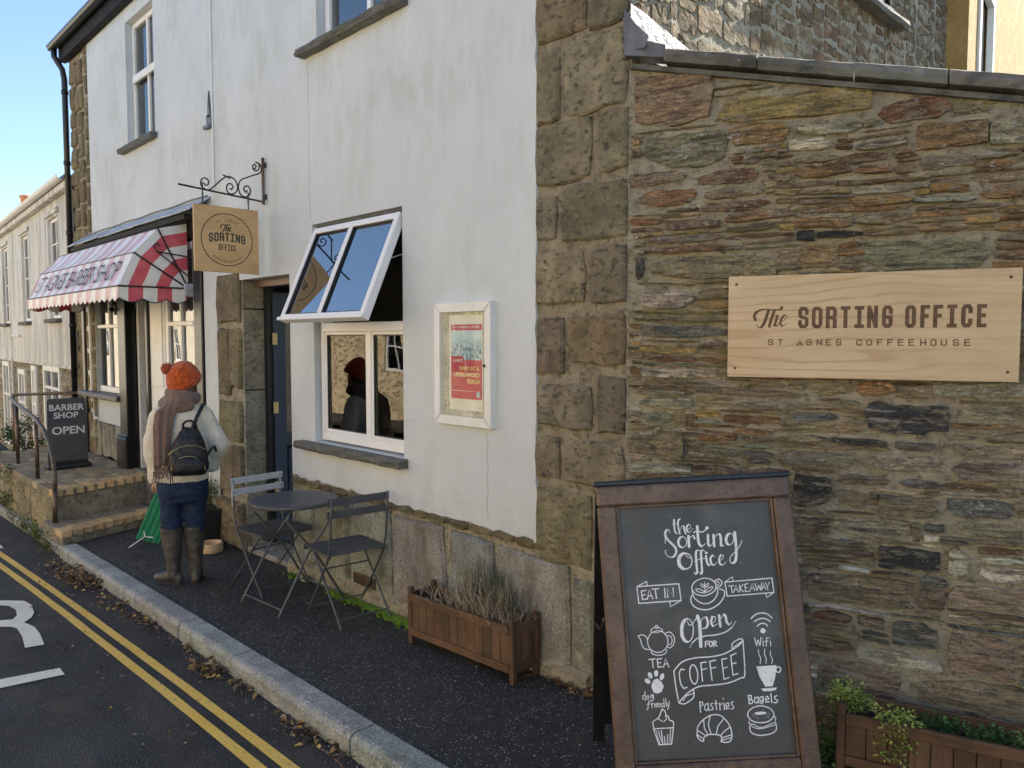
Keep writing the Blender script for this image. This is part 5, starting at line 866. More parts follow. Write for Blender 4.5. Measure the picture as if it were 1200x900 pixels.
mb = MB(); mb.st = []; valance((AX0, -.662), (AX1, -.662), 22, (0, AX1-AX0), .008); mb.build('valance', M['awning_glare'], awn)
for x in (AX0, AX1):
    for y, z in RIB[:3]: mb = MB(); mb.tube([(x+(.006 if x == AX1 else -.006), PV[0], PV[1]), (x+(.006 if x == AX1 else -.006), y, z)], .0085, 6); mb.build('rib', M['iron'], awn)
for (y, z), r in ((RIB[0], .007), (RIB[1], .004), (RIB[2], .004)):
    mb = MB(); mb.tube([(AX0-.006, y-.004, z), (AX1+.008, y-.004, z)], r, 6); mb.build('front_bar', M['iron'], awn)
for x, s in ((AX1, 1), (AX0, -1)):
    mb = MB(); n = 40; pts = [(x+.004*s, -.66+.61*i/n, 2.222-(.105+.035*abs(sin(pi*i/n*3)))) for i in range(n+1)]; mb.tube(pts, .005, 5); mb.build('piping', M['iron'], awn)
for x in (AX0+.02, AX1-.0): mb = MB(); mb.cbox(x-.03, x+.03, -.09, -.0, 2.15, 2.27, .01); mb.tube([(x-.03, -.06, 2.215), (x+.05, -.06, 2.215)], .03, 10); mb.build('pivot_bracket', M['chair_light'], awn)
mb = MB(); mb.tube([(AX1+.02, -.02, 2.52), (AX1+.03, -.33, 2.55), (AX1+.03, -.36, 2.60), (AX1+.03, -.33, 2.63), (AX1+.03, -.30, 2.60)], .007, 6); mb.tube([(AX1+.03, -.33, 2.55), (AX1+.02, -.02, 2.32)], .006, 6); mb.build('iron_hook', M['iron'], awn)
mb = MB(); (y0, z0), (y1, z1) = RIB[0], RIB[1]; nrm = Vector((0, z0-z1, y1-y0)).normalized()
def aw(u, v):
    sg = -.012*sin(pi*v)-.0; return (u, y0+(y1-y0)*v-abs(nrm.y)*.0035-.0, z0+(z1-z0)*v+.006)
put_text(mb, TX0, aw, box=(-8.35, -5.40, .20, .80)); mb.build('lettering', M['letterdark'], awn)

# ================================================================== BRICK PLATFORM AND STEPS
plat = empty('brick_platform', label='raised yellow brick platform with steps in front of the barber shop', cat='steps')
PZ = .292; re = lambda y: -6.05-.38*(y+1.05); rse = lambda y: -5.54-.38*(y+1.1)
rb = random.Random(9); YS = [-1.045+i*.104 for i in range(11)]
for j, y in enumerate(YS[:-1]):
    x = re(y+.05); first = True; L0 = .215
    while x > -9.35:
        L_ = (L0 if not first else .215 if j % 2 else .16); c = jitcol(rb.choice([(.34, .275, .175), (.29, .235, .155), (.26, .215, .15), (.22, .185, .135)]), rb, .18)
        if first: c = jitcol((.50, .36, .18), rb, .15)
        mbq = MB(); dz = rb.uniform(-.003, .003); mbq.cbox(x-L_+.006, x-.003, y+.006, y+.099, PZ-.065, PZ+dz, .006, c=c, jit=.002, rng=rb)
        mbq.build('brick', M['brick'], plat); x -= L_; first = False
mb = MB(); mb.poly([(-9.4, -1.035, PZ-.012), (re(-1.035)-.01, -1.035, PZ-.012), (re(-.0)-.01, .0, PZ-.012), (-9.4, 0, PZ-.012)], (0, 0, -.05)); mb.build('mortar_bed', M['joint'], plat)
mb = MB(); mb.poly([(-9.4, -1.02, PZ-.066), (re(-1.02)-.03, -1.02, PZ-.066), (re(0)-.03, .0, PZ-.066), (-9.4, 0, PZ-.066)], (0, 0, -.6)); mb.build('platform_core', M['dirtwall'], plat)
for a, b, c, d in pack(-9.35, -6.12, -.24, .22, lambda x, z: True, [], (.12, .5, .22), (.12, .44, .22), rb, cx=.02, cz=.02, minw=.06, minh=.05):
    mbq = MB(); add_stone(mbq, a+.006, b-.006, c+.006, d-.006, .014, rb, .06, jitcol((1, .95, .8), rb, .25), y0=-1.022, bev=.012); mbq.build('wall_stone', M['dirtwall'], plat)
SZ = .0; yy = -1.10
for i in range(10):
    w = .099; x1 = rse(yy+w/2); mbq = MB(); mbq.cbox(x1-.20, x1, yy+.004, yy+w-.003, SZ-.062, SZ+rb.uniform(-.003, .003), .006, c=jitcol((.50, .36, .18), rb, .2), jit=.002, rng=rb); mbq.build('brick', M['brick'], plat); yy += w
mb = MB(); mb.poly([(re(-1.09)-.2, -1.09, SZ-.012), (rse(-1.09)-.19, -1.09, SZ-.012), (rse(-.12)-.19, -.12, SZ-.012), (re(-.12)-.2, -.12, SZ-.012)], (0, 0, -.05)); mb.poly([(re(-1.09)-.2, -1.085, SZ-.063), (rse(-1.085)-.012, -1.085, SZ-.063), (rse(-.12)-.012, -.12, SZ-.063), (re(-.12)-.2, -.12, SZ-.063)], (0, 0, -.3)); mb.build('step_core', M['dirtwall'], plat)

# handrail
rail = empty('handrail', label='rusty steel handrail curving down beside the brick steps', cat='handrail')
mb = MB(); mb.tube([(-9.6, -.66, 1.0), (-9.0, -.80, 1.005), (-8.2, -.90, 1.0), (-7.5, -.95, .965), (-6.95, -.97, .92), (-6.55, -.985, .84), (-6.28, -1.0, .72), (-6.12, -1.01, .58), (-6.06, -1.015, .42), (-6.05, -1.02, .28)], .021, 10); mb.build('top_rail', M['rail_top'], rail, smooth=True)
mb = MB(); mb.tube([(-6.05, -1.02, .29), (-6.05, -1.03, -.02)], .021, 10); mb.build('post', M['steel_old'], rail, smooth=True)
mb = MB(); mb.tube([(-9.6, -.66, 1.015), (-8.66, -.02, 1.06)], .019, 8); mb.build('back_rail', M['steel_old'], rail, smooth=True)
for x, y, z in ((-9.6, -.66, 1.0), (-8.2, -.90, .99), (-6.95, -.97, .91)):
    mb = MB(); mb.tube([(x, y, z), (x, y, PZ-.03)], .02, 10); mb.build('post', M['steel_old'], rail, smooth=True)

# ================================================================== HANGING SIGN
SX = -3.63
brk = empty('sign_bracket', (SX, 0, 0), label='scrolled wrought iron bracket fixed above the cafe door', cat='bracket')
def bz(x, y):     # bracket drawing, x towards the wall
    Y = -.012-(1043-x)/933*.675; t = (1043-x)/933; arm = 530-t*112
    return (0, Y, 2.842+.048*t+(arm-y)*(.00082))
mb = MB(); mb.tube([(0, .0-.03, 2.842), (0, -.70, 2.893)], .0075, 8); mb.build('arm', M['iron'], brk)
for pts in ([(905, 215), (925, 215), (938, 190), (920, 172), (898, 190), (905, 225), (940, 235), (970, 210), (965, 170), (930, 150), (985, 175), (995, 220), (975, 255), (900, 280), (820, 310), (770, 328), (740, 360), (730, 410), (750, 465), (800, 492), (855, 470), (865, 420), (835, 388), (800, 395), (790, 430), (815, 448), (830, 428)],
            [(635, 420), (655, 432), (672, 405), (650, 378), (612, 385), (600, 430), (630, 470), (690, 462), (722, 410), (700, 345), (650, 315), (600, 315), (540, 350), (480, 400), (415, 445), (360, 440), (325, 405), (335, 355), (375, 342), (405, 365), (400, 400), (370, 408), (355, 385)],
            [(560, 300), (600, 312), (640, 330)]):
    if len(pts) > 20 and pts[0] == (905, 215): pts = pts[:9]+pts[9:]
    P = smooth_line(pts, 4); mb = MB(); mb.tube([bz(*p) for p in P], .0058, 6); mb.build('scroll', M['iron'], brk, smooth=True)
mb = MB(); mb.cbox(-.008, .008, -.045, -.022, 2.82, 3.19, .003); mb.build('wall_post', M['steel_old'], brk)
mb = MB()
for z in (2.88, 3.13): mb.cbox(-.012, .03, -.03, .0-.014, z-.02, z+.02, .004)
mb.build('wall_lug', M['iron'], brk)
def hook(y, z0, z1):
    mb = MB(); mb.tube([(SX, y, z1), (SX, y, (z0+z1)/2+.012)], .0055, 6); mb.tube([(SX+.012*cos(a), y, (z0+z1)/2+.012*sin(a)) for a in [i*pi/5 for i in range(10)]], .004, 5, close=True); mb.tube([(SX, y, (z0+z1)/2-.012), (SX, y, z0)], .0055, 6); return mb
sg = empty('hanging_sign', (SX, 0, 0), label='square plywood coffee sign with burnt round emblem hanging from the iron bracket', cat='sign')
S0, S1, Z0, Z1 = -.595, -.085, 2.262, 2.765
mb = MB(); mb.cbox(-.009, .009, S0, S1, Z0, Z1, .002); mb.build('board', M['ply2'], sg)
for y in (S0+.075, S1-.075):
    o = hook(y, Z1-.01, 2.93 if y < -.3 else 2.90).build('hook', M['iron'], sg); o.location = (-SX, 0, 0)
for side in (1, -1):
    W_, H_ = S1-S0, Z1-Z0; mb = MB()
    sf = (lambda u, v: (.0100+LIFT[0]*.00005, S0+u*W_, Z0+v*H_)) if side == 1 else (lambda u, v: (-.0100-LIFT[0]*.00005, S1-u*W_, Z0+v*H_))
    circ = [(.5+.395*cos(a), .5+.395*sin(a)) for a in [2*pi*i/60 for i in range(61)]]; ribbon(mb, circ, .013, sf, smooth=False, cap=False)
    # arched word SORTING
    n = 7
    for i, ch in enumerate('SORTING'):
        cx = .5+(i-3)*.083; sl = -.22*(i-3)/3; base = .455+.022*(1-((i-3)/3)**2)
        def gf(u, v, cx=cx, base=base, sl=sl): return sf(cx+u, base+v+u*sl)
        glyph(mb, ch, -.033, .033, 0, .13, .021, gf)
    for i, ch in enumerate('OFFICE'):
        cx = .5+(i-2.5)*.047; glyph(mb, ch, cx-.018, cx+.018, .335, .425, .011, sf)
    A_ = [v for st in THE_BRUSH for v in st[2]]; xs_, ys_ = A_[0::2], A_[1::2]; x0_, x1_, y0_, y1_ = min(xs_), max(xs_), min(ys_), max(ys_)
    for t, w, fl in THE_BRUSH:
        P = [(.40+(fl[i]-x0_)/(x1_-x0_)*.17, .625+(fl[i+1]-y0_)/(y1_-y0_)*.115) for i in range(0, len(fl), 2)]; ribbon(mb, P, .018, sf, brush=True)
    for word, rad, sgn in (('ST AGNES', .30, 1), ('COFFEEHOUSE', .335, -1)):
        k = len(word); step = .155 if sgn == 1 else .135
        for i, ch in enumerate(word):
            if ch == ' ': continue
            a = pi/2-(i-(k-1)/2)*step if sgn == 1 else -pi/2+(i-(k-1)/2)*step; ro = a-pi/2 if sgn == 1 else a+pi/2
            def gf(u, v, a=a, ro=ro, rad=rad): return sf(.5+rad*cos(a)+u*cos(ro)-v*sin(ro), .5+rad*sin(a)+u*sin(ro)+v*cos(ro))
            glyph(mb, ch, -.0125, .0125, -.018, .018, .0045, gf)
    mb.build('lettering', M['inkblack'], sg)

# ================================================================== NOTICE CABINET
nb = empty('notice_cabinet', label='white framed wall cabinet with a pink beach safety poster', cat='notice board')
mb = MB(); mb.box(-1.40, -.91, -.022, -.014, 1.255, 1.95); mb.build('backing', M['mildew'], nb)
mb = MB(); a, b, c, d, w = -1.405, -.905, 1.25, 1.957, .052
y0, y1 = -.062, -.014
for P in ([(a, c), (b, c), (b-w, c+w), (a+w, c+w)], [(a, d), (a+w, d-w), (b-w, d-w), (b, d)], [(a, c), (a+w, c+w), (a+w, d-w), (a, d)], [(b, c), (b, d), (b-w, d-w), (b-w, c+w)]):
    mbq = MB(); cxq = sum(p[0] for p in P)/4; czq = sum(p[1] for p in P)/4
    P2 = [(cxq+(p[0]-cxq)*.995, czq+(p[1]-czq)*.995) for p in P]
    mbq.poly([(p[0], y1, p[1]) for p in P2][::-1], (0, -.040, 0)); P3 = [(cxq+(p[0]-cxq)*.97, czq+(p[1]-czq)*.97) for p in P]
    mbq.poly([(p[0], -.054, p[1]) for p in P3][::-1], (0, -.005, 0)); mbq.build('frame_rail', M['cream'], nb)
boxpart('pane', M['poster_glass'], nb, a+w, b-w, -.050, -.047, c+w, d-w)
mb = MB(); mb.lathe([(.0, 0), (.009, 0), (.009, .008), (.004, .010), (0, .010)], 10, M=Matrix.Rotation(radians(90), 4, 'X'), loc=(-.955, -.058, 1.60)); mb.build('lock', M['iron'], nb)
ps = boxpart('poster', M['poster_paper'], nb, -1.300, -1.005, -.026, -.023, 1.335, 1.885)
PX0, PX1 = -1.284, -1.012; pf = lambda u, v: (u, -.0285, v)
mb = MB(); mb.box(PX0, PX1, -.0275, -.0262, 1.799, 1.832); mb.box(PX0, PX1, -.0275, -.0262, 1.402, 1.628); mb.poly([(PX0, -.0262, 1.628), (PX0+.115, -.0262, 1.628), (PX0+.105, -.0262, 1.648), (PX0, -.0262, 1.650)], (0, -.0014, 0)); mb.build('print_panel', M['poster_pink'], ps)
mb = MB(); mb.box(PX0, PX1, -.0269, -.0262, 1.628, 1.799); mb.build('beach_picture', M['photo'], ps)
mb = MB(); put_text(mb, TX['SWIM AT A'], pf, box=(-1.205, -1.03, 1.566, 1.592)); put_text(mb, TX['LIFEGUARDED'], pf, box=(-1.255, -1.03, 1.530, 1.556)); put_text(mb, TX['BEACH'], pf, box=(-1.135, -1.03, 1.493, 1.519)); mb.build('lettering', M['posteryellow'], ps)
mb = MB(); put_text(mb, TX['ALWAYS'], pf, box=(-1.262, -1.178, 1.615, 1.633)); put_text(mb, TX["PUT YOUR FAMILY'S LIFE FIRST"], pf, box=(-1.268, -1.028, 1.810, 1.824)); mb.box(-1.275, -1.08, -.0285, -.028, 1.4475, 1.450); mb.build('small_lettering', M['white'], ps)
mb = MB(); mb.lathe([(0, 0), (.019, 0), (.019, .001), (0, .001)], 14, M=Matrix.Rotation(radians(90), 4, 'X'), loc=(-1.04, -.0277, 1.432)); mb.build('round_badge', M['photo'], ps)

# ================================================================== PLYWOOD SIGN ON THE SLATE WALL
ws = empty('wall_sign', (0, 0, 0), SA, label='long pale plywood coffeehouse sign screwed to the slate wall', cat='sign')
mb = MB(); mb.cbox(.462, 1.546, -.062, -.046, 1.584, 2.02, .0015); mb.build('board', M['ply'], ws)
mb = MB(); 
for x in (.62, 1.38): mb.box(x, x+.04, -.046, -.0, 1.62, 1.98)
mb.build('batten', M['boardwood'], ws)
yl = -.0628
wf_ = lambda u, v: (u, yl-LIFT[0]*.00005, v)
mb = MB()
for ch, ((a, b), (c, d)) in zip('SORTINGOFFICE', LETTER_BOXES): glyph(mb, ch, a/1000, c/1000, 1.794, 1.884, .0150, wf_)
for t, w, fl in THE_BRUSH: ribbon(mb, [(fl[i]/1000, fl[i+1]/1000) for i in range(0, len(fl), 2)], w*.92/1000, wf_, brush=True)
for ch, (x, z) in zip('STAGNESCOFFEEHOUSE', SMALL_LETTERS): glyph(mb, ch, x/1000-.0105, x/1000+.0105, 1.722, 1.748, .0042, wf_)
mb.build('lettering', M['engrave'], ws)
for x, z in ((.495, 1.985), (.495, 1.622), (1.508, 1.985), (1.508, 1.622)):
    mb = MB(); mb.lathe([(0, 0), (.0025, 0), (.0035, .0012), (.0055, .0008), (.0055, 0)], 12, M=Matrix.Rotation(radians(90), 4, 'X'), loc=(x, -.0625, z)); mb.build('screw', M['iron'], ws)

# ================================================================== CHALKBOARD A-FRAME
TL = Vector((.48144, -.80225, 1.22094)); ex = Vector((.69304, .71866, .05675)).normalized(); ey = -Vector((.19678, -.11286, -.97393)).normalized(); ez = ex.cross(ey).normalized()
ab = empty('chalkboard_sign', label='dark wooden framed chalkboard A-frame listing coffee and pastries on the pavement', cat='A-board')
ab.matrix_world = Matrix(((ex.x, ey.x, ez.x, TL.x), (ex.y, ey.y, ez.y, TL.y), (ex.z, ey.z, ez.z, TL.z), (0, 0, 0, 1)))
Wd, Ln = .682, 1.235
def lb(name, m, x0, x1, v0, v1, z0, z1, b=.006, parent=None): return boxpart(name, m, parent or ab, x0, x1, v0, v1, z0, z1, b=b)
lb('frame_stile', M['boardwood'], -.004, .060, -Ln, -.070, -.030, .012); lb('frame_stile', M['boardwood'], Wd-.064, Wd, -Ln, -.070, -.030, .012)
mb = MB(); mb.cbox(-.004, Wd, -.0695, .0, -.030, .0125, .007); mb.build('top_rail', M['boardwood'], ab)
mb = MB(); mb.cbox(.0605, Wd-.0645, -.998, -.935, -.028, .011, .006); mb.build('bottom_rail', M['boardwood'], ab)
mb = MB(); mb.cbox(-.012, Wd+.006, .0005, .020, -.05, .004, .004); mb.build('top_cap', M['black'], ab)
for a, b, c, d in ((.060, .070, -.934, -.070), (Wd-.075, Wd-.065, -.934, -.070), (.0705, Wd-.0755, -.0805, -.070), (.0705, Wd-.0755, -.934, -.925)): lb('inner_bead', M['boardwood'], a, b, c, d, -.020, .004, .003)
lb('chalk_panel', M['chalkboard'], .061, Wd-.065, -.934, -.071, -.026, -.012, 0)
mb = MB(); kk = 0
for t, w, fl in CHALK:
    kk += 1; zz = -.0112+(kk % 9)*.00006; cf = lambda u, v: (u, v, zz); P = [(fl[i]/1000, -fl[i+1]/1000) for i in range(0, len(fl), 2)]
    if t == 'f': 
        P2 = [(p[0], p[1], 0) for p in P]; mb.add([cf(*p) for p in P], [tuple(range(len(P)))])
    else: ribbon(mb, P, w/1000*(1.05 if t == 'b' else 1.0), cf, brush=(t == 'b'), smooth=len(P) > 4 or t == 'b')
mb.build('chalk_lettering', M['chalk'], ab)
Mi = ab.matrix_world.inverted(); hz = Vector((ex.x, ex.y, 0)).normalized()
ftl = Vector((.125, -.385, .003)); top_l = TL+ey*(-.02)+ez*(-.045)-ex*.0; 
back = empty('rear_frame', parent=ab)
def wb(a, b, w, h, up): 
    mb = MB(); mb.bar(Mi @ a, Mi @ b, w, h, up=(Mi.to_3x3() @ up)); return mb
tr_, fr_ = top_l+ex*.68, ftl+hz*.68+Vector((0, 0, .01)); nb_ = (ftl-top_l).cross(hz).normalized()
mb = wb(top_l+hz*.02, ftl+hz*.02, .05, .022, nb_); mb.build('rear_leg', M['black'], back); mb = wb(tr_-hz*.02, fr_-hz*.02, .05, .022, nb_); mb.build('rear_leg', M['black'], back)
q0, q1, q2, q3 = top_l+hz*.03, tr_-hz*.03, fr_-hz*.03+(tr_-fr_)*.08, ftl+hz*.03+(top_l-ftl)*.08
mb = MB(); mb.poly([Mi @ p for p in (q0, q1, q2, q3)], Mi.to_3x3() @ (nb_*.008)); mb.build('rear_panel', M['black'], back)
pa, pb = ab.matrix_world @ Vector((.0, -.46, -.02)), ftl+(top_l-ftl)*.52
for sx in (0, .67):
    mb = MB(); mb.tube([Mi @ (pa+ex*sx), Mi @ ((pa+pb)/2+ex*sx-Vector((0, 0, .03))), Mi @ (pb+hz*sx)], .004, 6); mb.ball(Mi @ (pa+ex*sx-ex*(.006 if sx == 0 else -.006)), .010, 8, 6); mb.build('stay_hook', M['iron'], ab)

# ================================================================== TIMBER PLANTERS
def planter(name, loc, rz, L_, D_, H_, label, nb_, slope=0):
    t = empty(name, loc, rz, label=label, cat='planter'); t.rotation_euler = (0, -slope, rz); r = random.Random(int(L_*1000)+7)
    for x, y in ((0, 0), (L_-.032, 0), (0, D_-.032), (L_-.032, D_-.032)): boxpart('corner_post', M['planterwood'], t, x, x+.032, y, y+.032, 0, H_, b=.004)
    mb = MB(); rt_ = H_-.035
    for nm, a in (('top_rail', (.0325, L_-.0325, -.004, .018, rt_-.045, rt_)), ('bottom_rail', (.0325, L_-.0325, -.004, .018, .055, .095)), ('top_rail', (.0325, L_-.0325, D_-.018, D_+.004, rt_-.045, rt_)), ('bottom_rail', (.0325, L_-.0325, D_-.018, D_+.004, .055, .095))): boxpart(nm, M['planterrail'], t, *a, b=.003)
    for x0 in (-.004, L_-.018):
        for z0 in (rt_-.045, .055): boxpart('end_rail', M['planterwood'], t, x0, x0+.022, .0325, D_-.0325, z0, z0+(.045 if z0 > .1 else .04), b=.003)
    w = (L_-.065)/nb_
    for i in range(nb_):
        for y in (.006, D_-.014):
            mbq = MB(); mbq.cbox(.0325+i*w+.0015, .0325+(i+1)*w-.0015, y, y+.010, .0955, rt_-.0455, .002, c=jitcol((1, 1, 1), r, .3)); mbq.build('slat', M['planterwood'], t)
    k = max(3, int(D_/.06)); w = (D_-.065)/k
    for i in range(k):
        for x in (.006, L_-.014):
            mbq = MB(); mbq.cbox(x, x+.010, .0325+i*w+.001, .0325+(i+1)*w-.001, .0955, rt_-.0455, .002, c=jitcol((1, 1, 1), r, .3)); mbq.build('slat', M['planterwood'], t)
    mb = relief_sheet(.016, L_-.016, lambda x: .016, lambda x: D_-.016, 0, .02, .012, 14)
    mb.v = [(v[0], v[2], H_-.085-v[1]) for v in mb.v]; mb.build('soil', M['soil'], t); return t
P1 = planter('planter_box', (-1.372, -.290, gz(-1.37)), radians(1.9), .862, .205, .335, 'brown slatted planter box with dead lavender against the granite plinth', 12, slope=.02)
P2 = planter('planter_box', (.985, .075, .012), radians(18), 1.25, .215, .30, 'brown slatted planter box with trailing green plants below the plywood sign', 16)
def leafquad(mb, p, d, up, L_, w, c):
    d = d.normalized(); s = d.cross(up); s = s.normalized() if s.length > 1e-5 else d.orthogonal().normalized(); n = s.cross(d)
    mb.add([p, p+d*L_*.5+s*w/2+n*L_*.06, p+d*L_-n*L_*.08, p+d*L_*.5-s*w/2+n*L_*.06], [(0, 1, 2, 3)], c)
r = random.Random(50)
pl = empty('dead_lavender', P1.location+Vector((0, 0, .25)), radians(1.9), label='clump of dried leggy lavender stems growing in the left planter', cat='plant')
mb = MB(); mg = MB()
for i in range(480):
    x = min(.80, max(.05, r.gauss(.52, .19))); y = r.uniform(.04, .165); h = r.uniform(.06, .20)*(1.35 if .42 < x < .7 else .8); p = Vector((x, y, -.02)); dx, dy = r.uniform(-.10, .10), r.uniform(-.09, .06); c = jitcol(r.choice([(.42, .36, .27), (.26, .20, .14), (.50, .45, .36), (.13, .09, .06)]), r, .25)
    pts = [p, p+Vector((dx*.3, dy*.3, h*.35)), p+Vector((dx*.7+r.uniform(-.015, .015), dy*.7, h*.7)), p+Vector((dx+r.uniform(-.03, .03), dy, h))]
    mb.tube(pts, [.0022, .002, .0016, .001], 4, c=c)
    if r.random() < .45:
        for k in range(6): q = pts[2].lerp(pts[3], r.random()); leafquad(mg, q, Vector((r.uniform(-1, 1), r.uniform(-1, 1), r.uniform(.2, 1.2))), Vector((0, 0, 1)), r.uniform(.012, .03), .004, jitcol(r.choice([(.12, .14, .06), (.20, .20, .11), (.085, .11, .04), (.26, .23, .15)]), r, .25))
for i in range(160):   # fine green growth at the back
    x = r.gauss(.56, .09); y = r.uniform(.10, .18); h = r.uniform(.18, .33); p = Vector((x, y, 0)); q = p+Vector((r.uniform(-.05, .05), r.uniform(-.03, .02), h)); c = jitcol((.13, .14, .06), r, .3); mg.tube([p, p.lerp(q, .5)+Vector((r.uniform(-.01, .01), 0, 0)), q], [.0013, .0011, .0008], 3, c=c)
for i in range(150):   # curled litter on the soil
    p = Vector((r.uniform(.04, .45), r.uniform(.03, .17), r.uniform(.0, .045))); leafquad(mg, p, Vector((r.uniform(-1, 1), r.uniform(-1, 1), r.uniform(-.2, .5))), Vector((r.uniform(-.4, .4), r.uniform(-.4, .4), 1)), r.uniform(.015, .035), .012, jitcol((.10, .06, .035), r, .35))
mb.build('stems', M['twig'], pl); mg.build('foliage', M['twig'], pl)
def sprig(mb, p, n, rad, hang, cols, r, ls=.016):
    """a bushy sprig of small rounded leaves"""
    for i in range(n):
        a = r.uniform(0, 2*pi); rr = rad*math.sqrt(r.random()); h = r.uniform(-hang, rad*.8)
        q = p+Vector((cos(a)*rr, sin(a)*rr*.8, h)); leafquad(mb, q, Vector((cos(a)+r.uniform(-.5, .5), sin(a)+r.uniform(-.5, .5), r.uniform(-.5, .8))), Vector((r.uniform(-.5, .5), r.uniform(-.5, .5), 1)), r.uniform(.6, 1.3)*ls, r.uniform(.5, .9)*ls, jitcol(r.choice(cols), r, .25))
yg = [(.30, .38, .07), (.38, .44, .10), (.22, .32, .05), (.45, .46, .14)]; dg = [(.035, .085, .02), (.05, .12, .03), (.07, .15, .04)]
for k, (x, y, z, rad, hang, n, cols, nm, lab) in enumerate([(.02, .10, .06, .065, .05, 420, yg, 'sedum_plant', 'bright yellow green plant spilling over the left end of the right planter'),
        (.20, .03, .02, .07, .14, 700, yg, 'sedum_plant', 'bright yellow green plant trailing down the front of the right planter'),
        (.34, .12, .0, .05, .03, 260, dg, 'small_leafy_plant', 'dark green low plant in the right planter beside the trailing one'),
        (.50, .11, -.01, .06, .03, 300, dg, 'small_leafy_plant', 'dark green low plant near the middle of the right planter'),
        (.66, .10, .0, .06, .03, 320, [(.10, .19, .05), (.14, .24, .06)], 'small_leafy_plant', 'mid green low plant at the far right edge of the photo')]):
    t = empty(nm, P2.matrix_basis @ Vector((x, y, .235)), radians(18), label=lab, cat='plant')
    mb = MB(); sprig(mb, Vector((0, 0, z)), n, rad, hang, cols, r); sprig(mb, Vector((.05, .01, z*.5)), n//2, rad*.8, hang*.6, cols, r); mb.build('leaves', M['leafgreen'], t)
    mb = MB()
    for i in range(14): a = r.uniform(0, 2*pi); mb.tube([(0, 0, -.03), (cos(a)*rad*.4, sin(a)*rad*.3, z*.6), (cos(a)*rad*.8, sin(a)*rad*.7, z+r.uniform(-hang*.5, rad*.3))], [.002, .0018, .001], 4, c=(.13, .15, .05))
    mb.build('stems', M['twig'], t)
# shaded ivy behind the chalkboard, beside the right planter
t = empty('shaded_shrub', (.80, .16, .0), 0, label='dark leafy shrub at the wall foot between chalkboard and right planter', cat='plant'); mb = MB()
for i in range(9): sprig(mb, Vector((r.uniform(-.14, .14), r.uniform(-.08, .06), r.uniform(.02, .26))), 150, .07, .06, dg, r, .02)
mb.build('leaves', M['leafgreen'], t); mb = MB()
for i in range(12): mb.tube([(r.uniform(-.03, .03), 0, -.01), (r.uniform(-.08, .08), r.uniform(-.05, .05), .14), (r.uniform(-.14, .14), r.uniform(-.07, .06), .28)], [.004, .003, .001], 4, c=(.08, .06, .03))
mb.build('stems', M['twig'], t)
mb = MB(); mb.tube([(1.36, -.035, .62), (1.42, -.05, .55), (1.50, -.045, .50), (1.62, -.05, .38)], .0022, 5, c=(.28, .24, .18)); mb.tube([(1.50, -.045, .50), (1.56, -.06, .56)], .0018, 5, c=(.28, .24, .18)); tw = tag(mb.build('dry_twig', M['twig'], rot=(0, 0, SA)), 'thin dry twig stuck on the slate wall above the right planter', 'twig')

# ================================================================== BISTRO SET
def chair(loc, rz, mkey, label):
    t = empty('folding_chair', loc, rz, label=label, cat='chair', group='folding chairs at the bistro table'); m = M[mkey]; md = M['chair_dark']; hw = .195
    for s in (-1, 1):
        y = s*hw; mb = MB(); mb.tube([(.215, y, .0), (.20, y, .02), (.03, y, .24), (-.10, y, .42), (-.135, y, .52), (-.150, y, .68), (-.165, y, .815)], .0085, 8); mb.build('side_frame', md if mkey == 'chair_dark' else md, t, smooth=True)
        y = s*(hw-.022); mb = MB(); mb.tube([(-.235, y, .0), (-.22, y, .02), (-.06, y, .19), (.10, y, .36), (.175, y, .435)], .008, 8); mb.build('leg', md, t, smooth=True)
        mb = MB(); mb.bar((-.12, s*(hw-.012), .43), (.20, s*(hw-.012), .435), .004, .016); mb.build('seat_bearer', md, t)
    for x, z, w in ((.175, .05, hw), (-.19, .055, hw-.022), (.06, .315, hw-.022)):
        mb = MB(); mb.tube([(x, -w, z), (x, w, z)], .0055, 6); mb.build('cross_bar', md, t)
    for i in range(7):
        x = -.115+i*.052; mb = MB(); mb.cbox(x-.017, x+.017, -.205, .205, .444, .452, .003); mb.build('seat_slat', md, t)
    mb = MB(); mb.cbox(.232, .240, -.205, .205, .415, .450, .003); mb.build('seat_edge', md, t)
    for z, x in ((.785, -.160), (.705, -.150)):
        mb = MB(); P_ = []
        mb.cbox(x+.010, x+.016, -.215, .215, z-.024, z+.024, .0025); mb.build('back_slat', m, t)
        for s in (-1, 1): mbq = MB(); mbq.ball((x+.018, s*hw, z), (.004, .006, .006), 8, 6); mbq.build('rivet', M['iron'], t)
    if mkey == 'chair_light':
        for s in (-1, 1): mb = MB(); mb.bar((-.148, s*(hw+.001), .60), (-.158, s*(hw+.001), .80), .019, .012, up=(0, 1, 0)); mb.build('back_stay', m, t)
    return t
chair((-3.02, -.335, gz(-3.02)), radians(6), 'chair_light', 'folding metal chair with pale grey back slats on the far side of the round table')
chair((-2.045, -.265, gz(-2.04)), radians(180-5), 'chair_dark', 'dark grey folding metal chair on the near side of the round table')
tb = empty('bistro_table', (-2.56, -.375, gz(-2.56)), radians(4), label='round dark grey folding metal table between two folding chairs', cat='table')
mb = MB(); mb.lathe([(0, .715), (.285, .715), (.292, .712), (.293, .700), (.288, .690), (.283, .700), (0, .703)], 48); mb.build('table_top', M['chair_dark'], tb, smooth=False)
